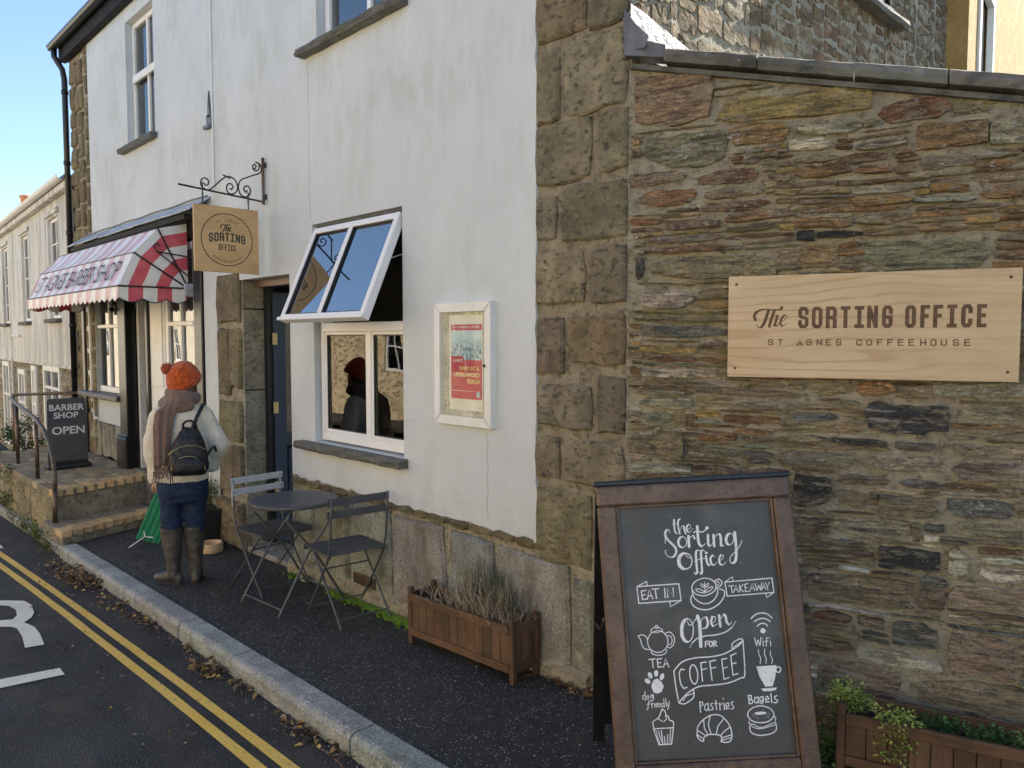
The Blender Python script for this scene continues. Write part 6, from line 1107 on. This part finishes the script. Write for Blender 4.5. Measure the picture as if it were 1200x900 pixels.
for w, yb, yt in ((.235, -.275, .17), (.215, .245, -.19)):
    for s in (-1, 1):
        mb = MB(); mb.tube([(s*w, yb, 0), (s*w, yb*.96, .025), (s*w*.98, (yb+yt)/2, .37), (s*w*.96, yt*.97, .62), (s*w*.93, yt*.75, .695)], .009, 8); mb.build('leg', M['chair_dark'], tb, smooth=True)
    mb = MB(); mb.tube([(-w, yb*.9, .055), (w, yb*.9, .055)], .006, 6); mb.build('cross_bar', M['chair_dark'], tb)
    mb = MB(); mb.tube([(-w*.95, yt*.85, .69), (w*.95, yt*.85, .69)], .007, 6); mb.build('cross_bar', M['chair_dark'], tb)

# ================================================================== BARBER A-BOARD
bb = empty('barber_sign', (-7.47, -.555, PZ), radians(90), label='grey swing board reading BARBER SHOP OPEN on the brick platform', cat='A-board')
mb = MB(); P = []
for cx, cz, a0 in ((.195-.03, .79-.03, 0), (-.195+.03, .79-.03, 90)):
    for k in range(5): a = radians(a0+90*k/4); P.append((cx+.03*cos(a), -.0, cz+.03*sin(a)))
P += [(-.205, .0, .06), (.205, .0, .06)]; mb.poly([(p[0], .012, p[2]) for p in P], (0, -.024, 0)); mb.build('panel', M['chair_dark'], bb)
mb = MB(); mb.cbox(-.225, .225, -.10, .10, .0, .055, .02); mb.cbox(-.20, .20, -.03, .03, .05, .085, .01); mb.build('weighted_base', M['blackplastic'], bb)
mb = MB(); bf = lambda u, v: (u, -.0138, v)

for k_, bx_ in (('BARBER', (-.175, .175, .655, .725)), ('SHOP', (-.135, .115, .565, .635)), ('OPEN', (-.155, .175, .385, .475))): mb = MB(); put_text(mb, TX[k_], bf, box=bx_); mb.build('lettering', M['white'], bb)

# ================================================================== SMALL THINGS ON THE PAVEMENT
bw = tag(part('dog_bowl', lambda mb: mb.lathe([(0, .002), (.094, .0), (.099, .006), (.099, .075), (.094, .082), (.084, .080), (.078, .022), (0, .018)], 32), M['bowl'], None, loc=(-4.33, -.235, gz(-4.33)), smooth=False), 'round buff pottery dog bowl on the pavement by the door pillar', 'bowl')
mb = MB(); mb.lathe([(.0995, .025), (.1015, .028), (.1015, .034), (.0995, .037)], 32); mb.lathe([(.0995, .055), (.101, .057), (.101, .061), (.0995, .063)], 32); mb.build('raised_band', M['bowl'], bw)
tub = empty('ribbed_tub', (-4.66, -.16, gz(-4.66)), radians(-8), label='black ribbed plastic tub standing behind the walking person', cat='tub'); mb = MB()
rings = []
for z, w, d in ((0, .10, .08), (.10, .115, .088), (.22, .13, .095), (.30, .145, .105), (.33, .15, .11)): rings.append([Vector((sx*w, sy*d, z)) for sx, sy in ((-1, -1), (1, -1), (1, 1), (-1, 1))])
mb.rings(rings, cap=False); mb.rings([[v*.94+Vector((0, 0, .006)) for v in rg] for rg in rings[::-1]]); mb.build('shell', M['blackplastic'], tub)
for z in (.19, .22, .25, .28, .325):
    w = .10+.05*z/.33+.004; mb = MB(); mb.tube([(-w, -.096-z*.04, z), (w, -.096-z*.04, z), (w, .096+z*.04, z), (-w, .096+z*.04, z)], .006, 4, close=True); mb.build('moulded_rib', M['blackplastic'], tub)
t = empty('potted_plant', (-4.72, -.06, gz(-4.7)+.32), label='leafy plant rising behind the black tub next to the pillar', cat='plant'); mb = MB()
for i in range(10): sprig(mb, Vector((r.uniform(-.07, .07), r.uniform(-.05, .02), r.uniform(.05, .32))), 40, .05, .03, [(.10, .14, .05), (.18, .20, .09), (.24, .22, .12)], r, .03)
mb.build('leaves', M['leafgreen'], t); mb = MB()
for i in range(9): mb.tube([(0, 0, -.08), (r.uniform(-.05, .05), r.uniform(-.04, .02), .15), (r.uniform(-.08, .08), r.uniform(-.05, .02), .36)], [.004, .003, .001], 4, c=(.10, .08, .04))
mb.build('stems', M['twig'], t)
gb = empty('green_crate', (-5.03, -.52, gz(-5.0)), label='green ribbed plastic panel leaning on a white prop by the steps', cat='panel'); gb.rotation_euler = (0, radians(0), radians(60))
mb = MB(); A_, B_ = Vector((-.10, 0, .06)), Vector((.06, .06, .46)); u_ = (B_-A_).normalized(); s_ = Vector((.9, .1, -.33)).normalized()
mb.poly([A_, A_+s_*.20, B_+s_*.22, B_], Vector((.0, -.02, .0))); mb.build('panel', M['green'], gb)
for k in (.02, .07, .12, .17): mb = MB(); mb.bar(A_+s_*k+Vector((0, -.024, 0)), B_+s_*k+Vector((0, -.024, 0)), .012, .012); mb.build('moulded_rib', M['green'], gb)
mb = MB(); mb.tube([(-.14, -.10, .0), (-.02, -.03, .075), (.05, -.03, .06)], .006, 6); mb.tube([(-.02, -.03, .075), (-.03, -.02, .12)], .006, 6); mb.build('prop', M['whiteplastic'], gb)
tag(part('pebble', lambda mb: mb.ball((0, 0, .02), (.05, .035, .028), 12, 8), M['kerb'], None, loc=(-2.93, -.10, gz(-2.9)), smooth=True), 'smooth grey stone at the wall foot behind the pale chair', 'stone')
mb = MB(); mb.cbox(-.13, .13, -.012, .0, 0, .075, .003)
vg = tag(mb.build('air_brick', M['airbrick'], None, loc=(-2.22, -.036, gz(-2.2)+.10)), 'terracotta air brick low in the plinth behind the near chair', 'air brick')
for i in range(7): boxpart('vent_slot', M['blackplastic'], vg, -.108+i*.033, -.09+i*.033, -.0135, -.0125, .012, .063)
# window-sill things inside the cafe
def sillthing(name, fn, m, loc, label, cat): return tag(part(name, fn, m, None, loc=loc, smooth=True), label, cat)
sb = sillthing('squeeze_bottle', lambda mb: mb.lathe([(0, 0), (.034, 0), (.036, .01), (.036, .09), (.030, .125), (.014, .15), (.014, .165), (.017, .168), (.017, .19), (.006, .20), (0, .20)], 16), M['posteryellow'], (-2.60, .17, 1.06), 'pale yellow soap bottle standing inside the lower cafe window', 'bottle')
mb = MB(); mb.lathe([(.0365, .03), (.0368, .03), (.0368, .085), (.0365, .085)], 16); mb.build('label', M['white'], sb)
tag(boxpart('blue_card', M['photo'], None, -.03, .03, 0, .004, 0, .13, loc=(-2.72, .17, 1.065)), 'small blue card propped inside the cafe window', 'card')
tag(boxpart('paper_note', M['white'], None, -.03, .03, 0, .002, 0, .07, loc=(-2.48, .105, 1.22)), 'small white note stuck inside the cafe window', 'note')
sb2 = sillthing('jar', lambda mb: mb.lathe([(0, 0), (.045, 0), (.047, .1), (.04, .12), (.04, .14), (0, .14)], 16), M['bowl'], (-1.86, .17, 1.06), 'tan jar standing inside the right corner of the cafe window', 'jar')
boxpart('inner_ledge', M['pvc'], house, -2.88, -1.79, .096, .26, 1.03, 1.06)

# ================================================================== MOSS, WEEDS, LEAVES
mb = MB(); r = random.Random(66)
def mosspatch(cx, cy, n, sx, sy):
    for i in range(n):
        x, y = cx+r.gauss(0, sx), cy-abs(r.gauss(0, sy)); s = r.uniform(.004, .012); mb.ball((x, y, gz(x)+s*.3), (s, s, s*.8), 6, 4)
for x, n in ((-2.48, 200), (-2.36, 260), (-2.22, 130), (-2.02, 180), (-1.88, 320), (-1.74, 320), (-1.62, 260), (-1.50, 160), (-3.1, 40)): mosspatch(x, -.065, n, .06, .035)
tag(mb.build('wall_moss', M['moss'], smooth=True), kind='stuff')
mb = MB()
def leaf(mb, x, y, z, s, r, c):
    a = r.uniform(0, 2*pi); d = Vector((cos(a), sin(a), r.uniform(-.3, .5))).normalized(); p = Vector((x, y, z)); sd = Vector((-sin(a), cos(a), r.uniform(-.4, .4))); up = Vector((0, 0, 1)); cu = r.uniform(.1, .45)*s
    mb.add([p, p+d*s*.3+sd*s*.28+up*cu, p+d*s*.75+sd*s*.2+up*cu*.6, p+d*s, p+d*s*.75-sd*s*.2+up*cu*.6, p+d*s*.3-sd*s*.28+up*cu, p+d*s*.5], [(0, 1, 6), (1, 2, 6), (2, 3, 6), (3, 4, 6), (4, 5, 6), (5, 0, 6)], c)
lc = [(.26, .16, .07), (.16, .10, .055), (.09, .06, .04), (.42, .30, .10), (.06, .045, .035), (.30, .22, .15), (.20, .15, .11), (.13, .09, .07)]
for cx, cy, n, sx, sy, hh in ((-4.55, -1.21, 280, .17, .05, .06), (-5.15, -1.26, 45, .22, .05, .02), (-3.75, -1.20, 40, .2, .05, .010), (-3.1, -1.17, 40, .16, .03, .012), (-2.5, -1.155, 14, .12, .02, .010), (-2.05, -1.18, 90, .11, .04, .018), (-1.72, -1.155, 18, .10, .02, .010), (-1.02, -1.16, 50, .09, .03, .018), (-.75, -1.15, 14, .07, .02, .010), (-.2, -1.2, 12, .2, .04, .006)):
    for i in range(n):
        x = r.gauss(cx, sx); y = min(-1.125, r.gauss(cy, sy)); z = gz(x)-.094+abs(r.gauss(0, hh*.6)); leaf(mb, x, y, z, r.uniform(.02, .055), r, jitcol(r.choice(lc), r, .3))
for i in range(90): x = r.uniform(-5.5, 0); y = r.uniform(-1.75, -1.13); leaf(mb, x, y, gz(x)-.093, r.uniform(.012, .035), r, jitcol(r.choice(lc), r, .3))
for i in range(45): x = r.uniform(-4.5, -.2); y = r.uniform(-.9, -.03); leaf(mb, x, y, gz(x)+.001, r.uniform(.012, .03), r, jitcol((.10, .07, .045), r, .3))
for i in range(60): x = r.gauss(-.22, .14); y = r.uniform(-.14, -.03); leaf(mb, x, y, gz(x)+.003, r.uniform(.02, .06), r, jitcol((.16, .10, .06), r, .35))
for i in range(55):
    x = r.choice((-4.5, -3.2, -2.05, -1.0, -.2))+r.gauss(0, .2); y = -1.18-abs(r.gauss(0, .04)) if x < -.4 else -.10; a = r.uniform(0, pi); L_ = r.uniform(.03, .11); z = gz(x)+(-.088 if y < -1 else .006); mb.tube([(x, y, z), (x+cos(a)*L_*.5, y+sin(a)*L_*.2, z+.006), (x+cos(a)*L_, y+sin(a)*L_*.4, z)], .0013, 3, c=jitcol((.22, .16, .11), r, .3))
tag(mb.build('fallen_leaves', M['deadleaf']), kind='stuff')
mb = MB()
for i in range(900):
    if i % 3: x = r.uniform(-6, .4); y = -1.125-abs(r.gauss(0, .05)); z = gz(x)-.098
    else: x = r.uniform(-5.4, .3); y = r.choice((-.03-abs(r.gauss(0, .05)), r.uniform(-.95, -.05))); z = gz(x)-.002
    s_ = r.uniform(.0018, .006); mb.ball((x, y, z+s_*.5), (s_, s_*r.uniform(.6, 1), s_*.7), 5, 3, c=jitcol(r.choice([(.12, .10, .08), (.3, .28, .25), (.06, .05, .045), (.2, .16, .11)]), r, .3))
tag(mb.build('grit', M['deadleaf']), kind='stuff')
mb = MB()
for cx, cy, z0, n, rad in ((-6.35, -1.10, -.22, 260, .12), (-6.9, -1.08, -.24, 220, .13), (-7.5, -1.06, -.26, 160, .12), (-5.75, -1.14, -.20, 160, .08), (-8.2, -1.02, -.2, 200, .15), (-9.1, -.98, -.1, 260, .2)):
    for i in range(n):
        x, y = r.gauss(cx, rad), cy-abs(r.gauss(0, .035)); z = z0+abs(r.gauss(0, .07)); leafquad(mb, Vector((x, y, z)), Vector((r.uniform(-1, 1), r.uniform(-1, .3), r.uniform(.2, 1.4))), Vector((0, 0, 1)), r.uniform(.02, .05), .014, jitcol(r.choice([(.10, .15, .035), (.16, .22, .05), (.06, .09, .025), (.20, .17, .08)]), r, .3))
tag(mb.build('weeds', M['leafgreen']), kind='stuff')
t = empty('wall_shrub', (-7.9, -1.06, .0), label='small shrub growing out of the platform wall below the handrail', cat='plant'); mb = MB()
for i in range(5): sprig(mb, Vector((r.uniform(-.12, .12), r.uniform(-.04, .02), r.uniform(-.05, .30))), 70, .06, .05, [(.10, .14, .04), (.17, .19, .07)], r, .03)
mb.build('leaves', M['leafgreen'], t)
t = empty('leafy_shrub', (-10.0, -.45, .0), label='dark leafy shrub behind the handrail in front of the weathered house', cat='plant'); mb = MB()
for i in range(22): sprig(mb, Vector((r.uniform(-.4, .4), r.uniform(-.25, .2), r.uniform(-.1, .62))), 70, .10, .06, dg+[(.09, .12, .05)], r, .05)
mb.build('leaves', M['leafgreen'], t); mb = MB()
for i in range(12): mb.tube([(r.uniform(-.2, .2), 0, -.35), (r.uniform(-.3, .3), r.uniform(-.15, .15), .2), (r.uniform(-.4, .4), r.uniform(-.2, .2), .6)], [.01, .007, .002], 5, c=(.09, .07, .04))
mb.build('stems', M['twig'], t)
t = empty('roadside_flowers', (-9.6, -1.15, -.25), label='clump of weeds with a pale pink flower at the far kerb', cat='plant'); mb = MB()
for i in range(8): sprig(mb, Vector((r.uniform(-.3, .3), r.uniform(-.08, .05), r.uniform(.02, .42))), 60, .09, .06, [(.10, .17, .04), (.17, .24, .06)], r, .04)
mb.build('leaves', M['leafgreen'], t); mb = MB()
for p_ in ((.12, -.1, .5), (-.1, -.08, .55)):
    for k in range(8): leafquad(mb, Vector(p_), Vector((cos(k*.8), sin(k*.8), .35)), Vector((0, 0, 1)), .05, .03, (.75, .45, .45))
mb.build('flower', M['leafgreen'], t)

# ================================================================== THE WALKER
ppl = empty('person', (-3.585, -.735, gz(-3.6)), radians(66), label='person in orange bobble hat and cream fleece walking away along the pavement', cat='person')
# local axes: x = the walker's right, y = forward, z = up
def chain(mb, pts, rs, n=12):
    mb.tube(pts, rs, n)
    for p, q in zip(pts, rs): mb.ball(p, q*.995, n, 8)
def loft(mb, secs, n=28, sq=1.0):
    """secs: (cx, cy, z, rx, ry)"""
    rings = []
    for cx, cy, z, rx, ry in secs:
        rings.append([Vector((cx+rx*math.copysign(abs(cos(a))**sq, cos(a)), cy+ry*math.copysign(abs(sin(a))**sq, sin(a)), z)) for a in [2*pi*i/n for i in range(n)]])
    mb.rings(rings)
HD = Vector((.020, .035, 1.505)); TURN = Matrix.Rotation(radians(-58), 4, 'Z')
mb = MB()
loft(mb, [(0, 0, .72, .155, .11), (0, 0, .85, .165, .115), (0, 0, 1.0, .13, .095), (0, 0, 1.15, .145, .10), (0, .0, 1.28, .15, .09), (0, .01, 1.34, .08, .07)])
mb.tube([(0, .01, 1.28), (.005, .02, 1.42)], [.06, .055], 14)
mb.ball(HD, (.076, .092, .108), 20, 14, M=TURN); mb.ball(HD+TURN @ Vector((0, .052, -.060)), (.058, .056, .060), 14, 10, M=TURN)
mb.ball(HD+TURN @ Vector((0, .102, -.015)), (.012, .018, .020), 8, 6); mb.ball(HD+TURN @ Vector((0, .090, .015)), (.010, .014, .028), 8, 6)
mb.ball(HD+TURN @ Vector((0, .088, -.058)), (.022, .012, .009), 8, 6)
for s in (-1, 1): mb.ball(HD+TURN @ Vector((s*.077, -.005, -.005)), (.010, .018, .028), 8, 6)
for s, E_, Wr, Hn in ((1, (.265, -.01, 1.04), (.205, .13, .86), (.165, .20, .82)), (-1, (-.21, .03, 1.02), (-.20, .10, .80), (-.195, .13, .725))):
    chain(mb, [Vector((s*.165, 0, 1.27)), Vector(E_), Vector(Wr), Vector(Hn)], [.052, .040, .028, .026], 10)
    d = (Vector(Hn)-Vector(Wr)).normalized(); sd = d.cross(Vector((0, 0, 1)) if abs(d.z) < .8 else Vector((0, 1, 0))).normalized()
    for k, L_ in enumerate((.065, .075, .070, .055)): b0 = Vector(Hn)+sd*(k-1.5)*.019; chain(mb, [b0, b0+d*L_*.55+Vector((0, .006, 0)), b0+d*L_+Vector((0, .018, 0))], [.0095, .009, .008], 8)
    chain(mb, [Vector(Hn)-d*.01+sd*.03*s, Vector(Hn)+d*.03+sd*.045*s, Vector(Hn)+d*.055+sd*.045*s], [.011, .010, .009], 8)
for s, K, A in ((-1, (-.088, .02, .46), (-.080, -.02, .12)), (1, (.080, .015, .46), (.078, .0, .12))):
    chain(mb, [Vector((s*.085, 0, .76)), Vector(K), Vector(A), Vector((A[0], A[1], .06))], [.092, .056, .042, .04], 12)
remesh(mb.build('body', M['skin'], ppl), .008, 3)
# jeans
mb = MB(); loft(mb, [(0, 0, .62, .175, .125), (0, -.01, .70, .192, .145), (0, -.005, .78, .190, .135), (0, 0, .86, .17, .12)])
for s, K, A in ((-1, (-.090, .02, .47), (-.088, .005, .40)), (1, (.082, .015, .47), (.082, .01, .385))):
    loft(mb, [(s*.088, -.005, .74, .097, .118), (s*.090, .0, .66, .092, .105), (K[0]*1.0, K[1]*.6, .56, .082, .088), (K[0], K[1], .49, .076, .081), (A[0], A[1], .43, .072, .076), (A[0], A[1], .37, .066, .070)])
    for z, e in ((.52, -.002), (.49, .000), (.46, -.001)): loft(mb, [(K[0], K[1]*.8, z-.012, .080+e, .086+e), (K[0], K[1]*.8, z, .084+e, .090+e), (K[0], K[1]*.8, z+.012, .080+e, .086+e)])
jn = remesh(mb.build('jeans', M['jeans'], ppl), .009, 3)
mb = MB(); mb.tube([(.03, -.152, .75), (.07, -.150, .715), (.13, -.128, .74)], .0016, 4); mb.tube([(-.13, -.135, .75), (-.08, -.150, .712), (-.03, -.152, .735)], .0016, 4); mb.build('pocket_stitching', M['jeans'], jn)
# boots
for s, cx, cy, rz, off in ((-1, -.080, -.02, 50, .0), (1, .080, .0, 12, .0)):
    mb = MB(); loft(mb, [(cx, cy, .05, .047, .060), (cx, cy, .10, .050, .060), (cx-.002, cy, .15, .052, .058), (cx-.006, cy+.008, .22, .062, .068), (cx-.008, cy+.012, .30, .073, .077), (cx-.009, cy+.015, .38, .081, .084), (cx-.010, cy+.015, .425, .085, .088)])
    Rm = Matrix.Rotation(radians(rz if s < 0 else -rz*.2+0), 4, 'Z')
    def ft(x, y, z): q = Rm @ Vector((x, y, 0)); return Vector((cx+q.x, cy+q.y, z))
    for y, w, z, h in ((-.050, .036, .045, .045), (-.02, .042, .055, .052), (.01, .043, .056, .054), (.04, .043, .050, .050), (.065, .044, .047, .047), (.09, .046, .043, .042), (.115, .046, .040, .039), (.14, .043, .037, .035), (.16, .036, .033, .030)): mb.ball(ft(0, y, z), (w, w, h), 14, 10)
    bt = remesh(mb.build('boot', M['welly'], ppl), .007, 4); tx6 = bpy.data.textures.new('boot_creases', 'CLOUDS'); tx6.noise_scale = .05; dm = bt.modifiers.new('creases', 'DISPLACE'); dm.texture = tx6; dm.strength = .010; dm.mid_level = .5
    mb = MB(); P = []
    for a, w_ in [(i*2*pi/24, 0) for i in range(24)]: P.append(ft(.046*cos(a), .052+.128*sin(a), 0))
    mb.poly([(p.x, p.y, .0) for p in P], (0, 0, .022)); mb.build('sole', M['blackplastic'], bt)
    mb = MB(); mb.tube([(cx-.010+.084*cos(a), cy+.015+.088*sin(a), .425) for a in [i*2*pi/28 for i in range(28)]], .005, 6, close=True); mb.build('boot_rim', M['blackplastic'], bt)
# fleece
mb = MB(); loft(mb, [(-.005, .0, .765, .175, .125), (-.005, -.005, .785, .190, .142), (0, -.005, .84, .198, .148), (0, 0, .95, .188, .140), (0, 0, 1.08, .185, .134), (0, 0, 1.19, .190, .128), (0, .005, 1.27, .195, .122), (0, .01, 1.325, .140, .10), (0, .015, 1.37, .085, .08), (.0, .02, 1.40, .075, .072)])
for s, E_, Wr in ((1, (.275, -.015, 1.05), (.205, .12, .865)), (-1, (-.215, .02, 1.03), (-.200, .09, .80))):
    sh = Vector((s*.155, 0, 1.26)); E_ = Vector(E_); Wr = Vector(Wr); pts, rr = [], []
    for i in range(7): t_ = i/6; pts.append(sh.lerp(E_, t_)); rr.append(.078-.010*t_+.004*sin(t_*9))
    for i in range(1, 6): t_ = i/5; pts.append(E_.lerp(Wr, t_)); rr.append(.068-.008*t_+.007*sin(t_*8))
    chain(mb, pts, rr, 16); mb.ball(Wr, .058, 14, 10)
fl = remesh(mb.build('fleece', M['wool'], ppl), .010, 5)
tx = bpy.data.textures.new('cloth_folds', 'CLOUDS'); tx.noise_scale = .13; dm = fl.modifiers.new('folds', 'DISPLACE'); dm.texture = tx; dm.strength = .024; dm.mid_level = .5
tx5 = bpy.data.textures.new('fine_folds', 'CLOUDS'); tx5.noise_scale = .045; dm = fl.modifiers.new('fine_folds', 'DISPLACE'); dm.texture = tx5; dm.strength = .014; dm.mid_level = .5
dm = jn.modifiers.new('folds', 'DISPLACE'); tx2 = bpy.data.textures.new('denim_folds', 'CLOUDS'); tx2.noise_scale = .06; dm.texture = tx2; dm.strength = .020; dm.mid_level = .5
# hair, hat, scarf
mb = MB(); mb.ball(HD+Vector((.01, -.015, -.03)), (.085, .090, .10), 18, 12, M=TURN); chain(mb, [HD+Vector((.05, .02, -.06)), HD+Vector((.075, .02, -.12)), HD+Vector((.07, .03, -.18))], [.03, .026, .014], 8); remesh(mb.build('hair', M['hair'], ppl), .009, 2)
hat = empty('bobble_hat', parent=ppl); tilt = Matrix.Translation(HD+Vector((0, -.005, .030))) @ TURN @ Matrix.Rotation(radians(24), 4, 'X') @ Matrix.Rotation(radians(8), 4, 'Y')
mb = MB(); n = 64; rings = []
for k in range(22):
    t_ = k/21; z = -.030+.155*math.sin(t_*pi/2); rr = .110*math.cos(t_*pi/2)**.72+.004; ring = []
    for i in range(n):
        a = 2*pi*i/n; cab = .012*abs(sin(a*7+.8*sin(t_*16)))*(1-t_*.4)+.004*sin(t_*44+a*7); ring.append(tilt @ Vector(((rr+cab*(1-t_*.5))*.97*cos(a), (rr+cab*(1-t_*.5))*1.08*sin(a), z)))
    rings.append(ring)
mb.rings(rings, cap=True); mb.build('knitted_crown', M['knit'], hat, smooth=True)
mb = MB(); rings = []
for k, (dz, rr) in enumerate(((-.048, .104), (-.052, .112), (-.040, .119), (-.020, .121), (-.004, .117), (.002, .108))):
    rings.append([tilt @ Vector(((rr+.0035*sin(i*2*pi*28/n*1.0))*.98*cos(2*pi*i/n), (rr+.0035*sin(i*2*pi*28/n))*1.08*sin(2*pi*i/n), dz)) for i in range(n)])
mb.rings(rings, cap=False); mb.build('ribbed_brim', M['knit'], hat, smooth=True)
rr_ = random.Random(2); mb = MB(); pc = tilt @ Vector((-.050, -.075, .108)); mb.ball(pc, .031, 12, 8)
for i in range(420):
    d = Vector((rr_.gauss(0, 1), rr_.gauss(0, 1), rr_.gauss(0, 1))).normalized(); mb.tube([pc+d*.025, pc+(d+Vector((rr_.uniform(-.2, .2), rr_.uniform(-.2, .2), rr_.uniform(-.2, .2))))*.043], [.0026, .0016], 4)
mb.build('pom_pom', M['knit'], hat, smooth=True)
sc = empty('scarf', parent=ppl); mb = MB()
def wrap(mb, cz, R1, R2, th, tiltx, a0=0, a1=2*pi, z1=0, n=30, cx=0):
    pts, rs_ = [], []
    for i in range(n+1):
        t_ = i/n; a = a0+(a1-a0)*t_; pts.append(Vector((cx+R1*cos(a), .02+R2*sin(a), cz+tiltx*cos(a)+z1*t_+.006*sin(a*5)))); rs_.append(th*(1+.12*sin(a*3)))
    chain(mb, pts, rs_, 10)
wrap(mb, 1.372, .105, .100, .043, .012); wrap(mb, 1.418, .088, .088, .034, -.008); wrap(mb, 1.335, .130, .115, .040, -.012, radians(150), radians(300))
def strip(mb, P, W_, T_, n=7):
    """hanging cloth: P = (centre, half width vector), folded across"""
    rings = []
    for (c0, hv) in zip(P, W_):
        c0 = Vector(c0); hv = Vector(hv); ring = []
        for i in range(n*2+1): u = -1+2*i/(n*2); ring.append(c0+hv*u+Vector((0, -T_*(1+.7*sin(u*7+c0.z*5)), 0)))
        for i in range(n*2+1): u = 1-2*i/(n*2); ring.append(c0+hv*u+Vector((0, T_*(1-.5*sin(u*7+c0.z*5)), 0)))
        rings.append(ring)
    mb.rings(rings)
strip(mb, [(-.06, -.10, 1.38), (-.09, -.135, 1.32), (-.11, -.160, 1.22), (-.120, -.168, 1.10), (-.128, -.172, .98), (-.135, -.174, .91)], [(.05, 0, .03), (.068, .01, .02), (.062, .01, 0), (.054, .01, 0), (.046, .01, 0), (.044, .01, 0)], .014)
strip(mb, [(-.10, -.09, 1.35), (-.135, -.12, 1.30), (-.155, -.14, 1.20), (-.160, -.15, 1.05), (-.164, -.155, .95), (-.166, -.155, .88)], [(.045, .02, .02), (.042, .03, .0), (.036, .03, 0), (.030, .03, 0), (.028, .03, 0), (.027, .03, 0)], .013)
remesh(mb.build('scarf_cloth', M['scarf'], sc), .009, 4)
mb = MB(); rf_ = random.Random(6)
for i in range(16): x = -.178+i*.0055; mb.tube([(x, -.180, .905), (x+rf_.uniform(-.006, .006), -.186, .87), (x+rf_.uniform(-.012, .012), -.186, .825+rf_.uniform(-.01, .01))], [.0042, .0036, .0028], 5)
for i in range(9): x = -.195+i*.006; mb.tube([(x, -.158, .875), (x+rf_.uniform(-.006, .006), -.162, .84), (x+rf_.uniform(-.01, .01), -.160, .79)], [.0042, .0036, .0028], 5)
mb.build('fringe', M['scarf'], sc)
ppl.scale = (.95, .97, 1.0)
# backpack
bp = empty('backpack', ppl.location, radians(66), label='small black nylon backpack with gold zips worn on the cream fleece', cat='backpack')
mb = MB(); secs = [(.052, -.215, .845, .105, .045), (.052, -.225, .865, .128, .065), (.052, -.232, .92, .138, .075), (.055, -.228, .99, .132, .072), (.058, -.220, 1.06, .112, .062), (.062, -.208, 1.12, .088, .048), (.066, -.196, 1.165, .064, .034), (.068, -.190, 1.19, .045, .022)]
loft(mb, secs, 28, .8); b_ = remesh(mb.build('bag_body', M['bag'], bp), .008, 3); tx3 = bpy.data.textures.new('nylon_folds', 'CLOUDS'); tx3.noise_scale = .05; dm = b_.modifiers.new('folds', 'DISPLACE'); dm.texture = tx3; dm.strength = .016
mb = MB(); loft(mb, [(.056, -.292, .862, .080, .022), (.056, -.300, .89, .108, .028), (.056, -.302, .935, .112, .028), (.056, -.296, .975, .090, .022), (.056, -.288, 1.0, .05, .012)], 24, .8); remesh(mb.build('front_pocket', M['bag'], bp), .007, 3)
def arcpts(cx, cz, rx, rz_, a0, a1, y, n=18, yb=0): return [(cx+rx*cos(a), y+yb*abs(cos(a)), cz+rz_*sin(a)) for a in [a0+(a1-a0)*i/n for i in range(n+1)]]
mb = MB(); mb.tube(arcpts(.056, .895, .112, .100, radians(-5), radians(178), -.322, yb=.03), .0032, 6); mb.build('zip', M['gold'], bp)
mb = MB(); mb.tube([(-.075, -.262, 1.005), (-.04, -.288, 1.035), (.0, -.298, 1.058), (.05, -.298, 1.070), (.10, -.290, 1.068), (.15, -.268, 1.045), (.172, -.25, 1.03)], .0032, 6); mb.build('zip', M['gold'], bp)
mb = MB(); mb.tube([(-.055, -.318, .895), (-.058, -.330, .865), (-.062, -.330, .82), (-.066, -.325, .795)], .004, 6); mb.tube([(-.055, -.318, .895), (-.048, -.332, .86), (-.044, -.332, .81)], .0035, 6); mb.build('zip_pull', M['bag'], bp)
mb = MB(); mb.tube([(.022, -.195, 1.18), (.022, -.20, 1.215), (.045, -.20, 1.235), (.075, -.20, 1.237), (.105, -.20, 1.22), (.112, -.195, 1.18)], .009, 8); mb.build('carry_loop', M['bag'], bp, smooth=True)
mb = MB(); mb.bar((.085, -.185, 1.18), (.118, -.150, 1.27), .026, .006, up=(0, -1, .4)); mb.bar((.118, -.150, 1.265), (.150, -.085, 1.335), .026, .006, up=(0, -1, 1)); mb.bar((.150, -.087, 1.333), (.155, .0, 1.345), .026, .006); mb.build('strap', M['bag'], bp)
mb = MB(); mb.tube([(.17, -.20, .96), (.205, -.15, 1.02), (.228, -.09, 1.03), (.236, -.06, .99)], .009, 6); mb.build('strap', M['bag'], bp)
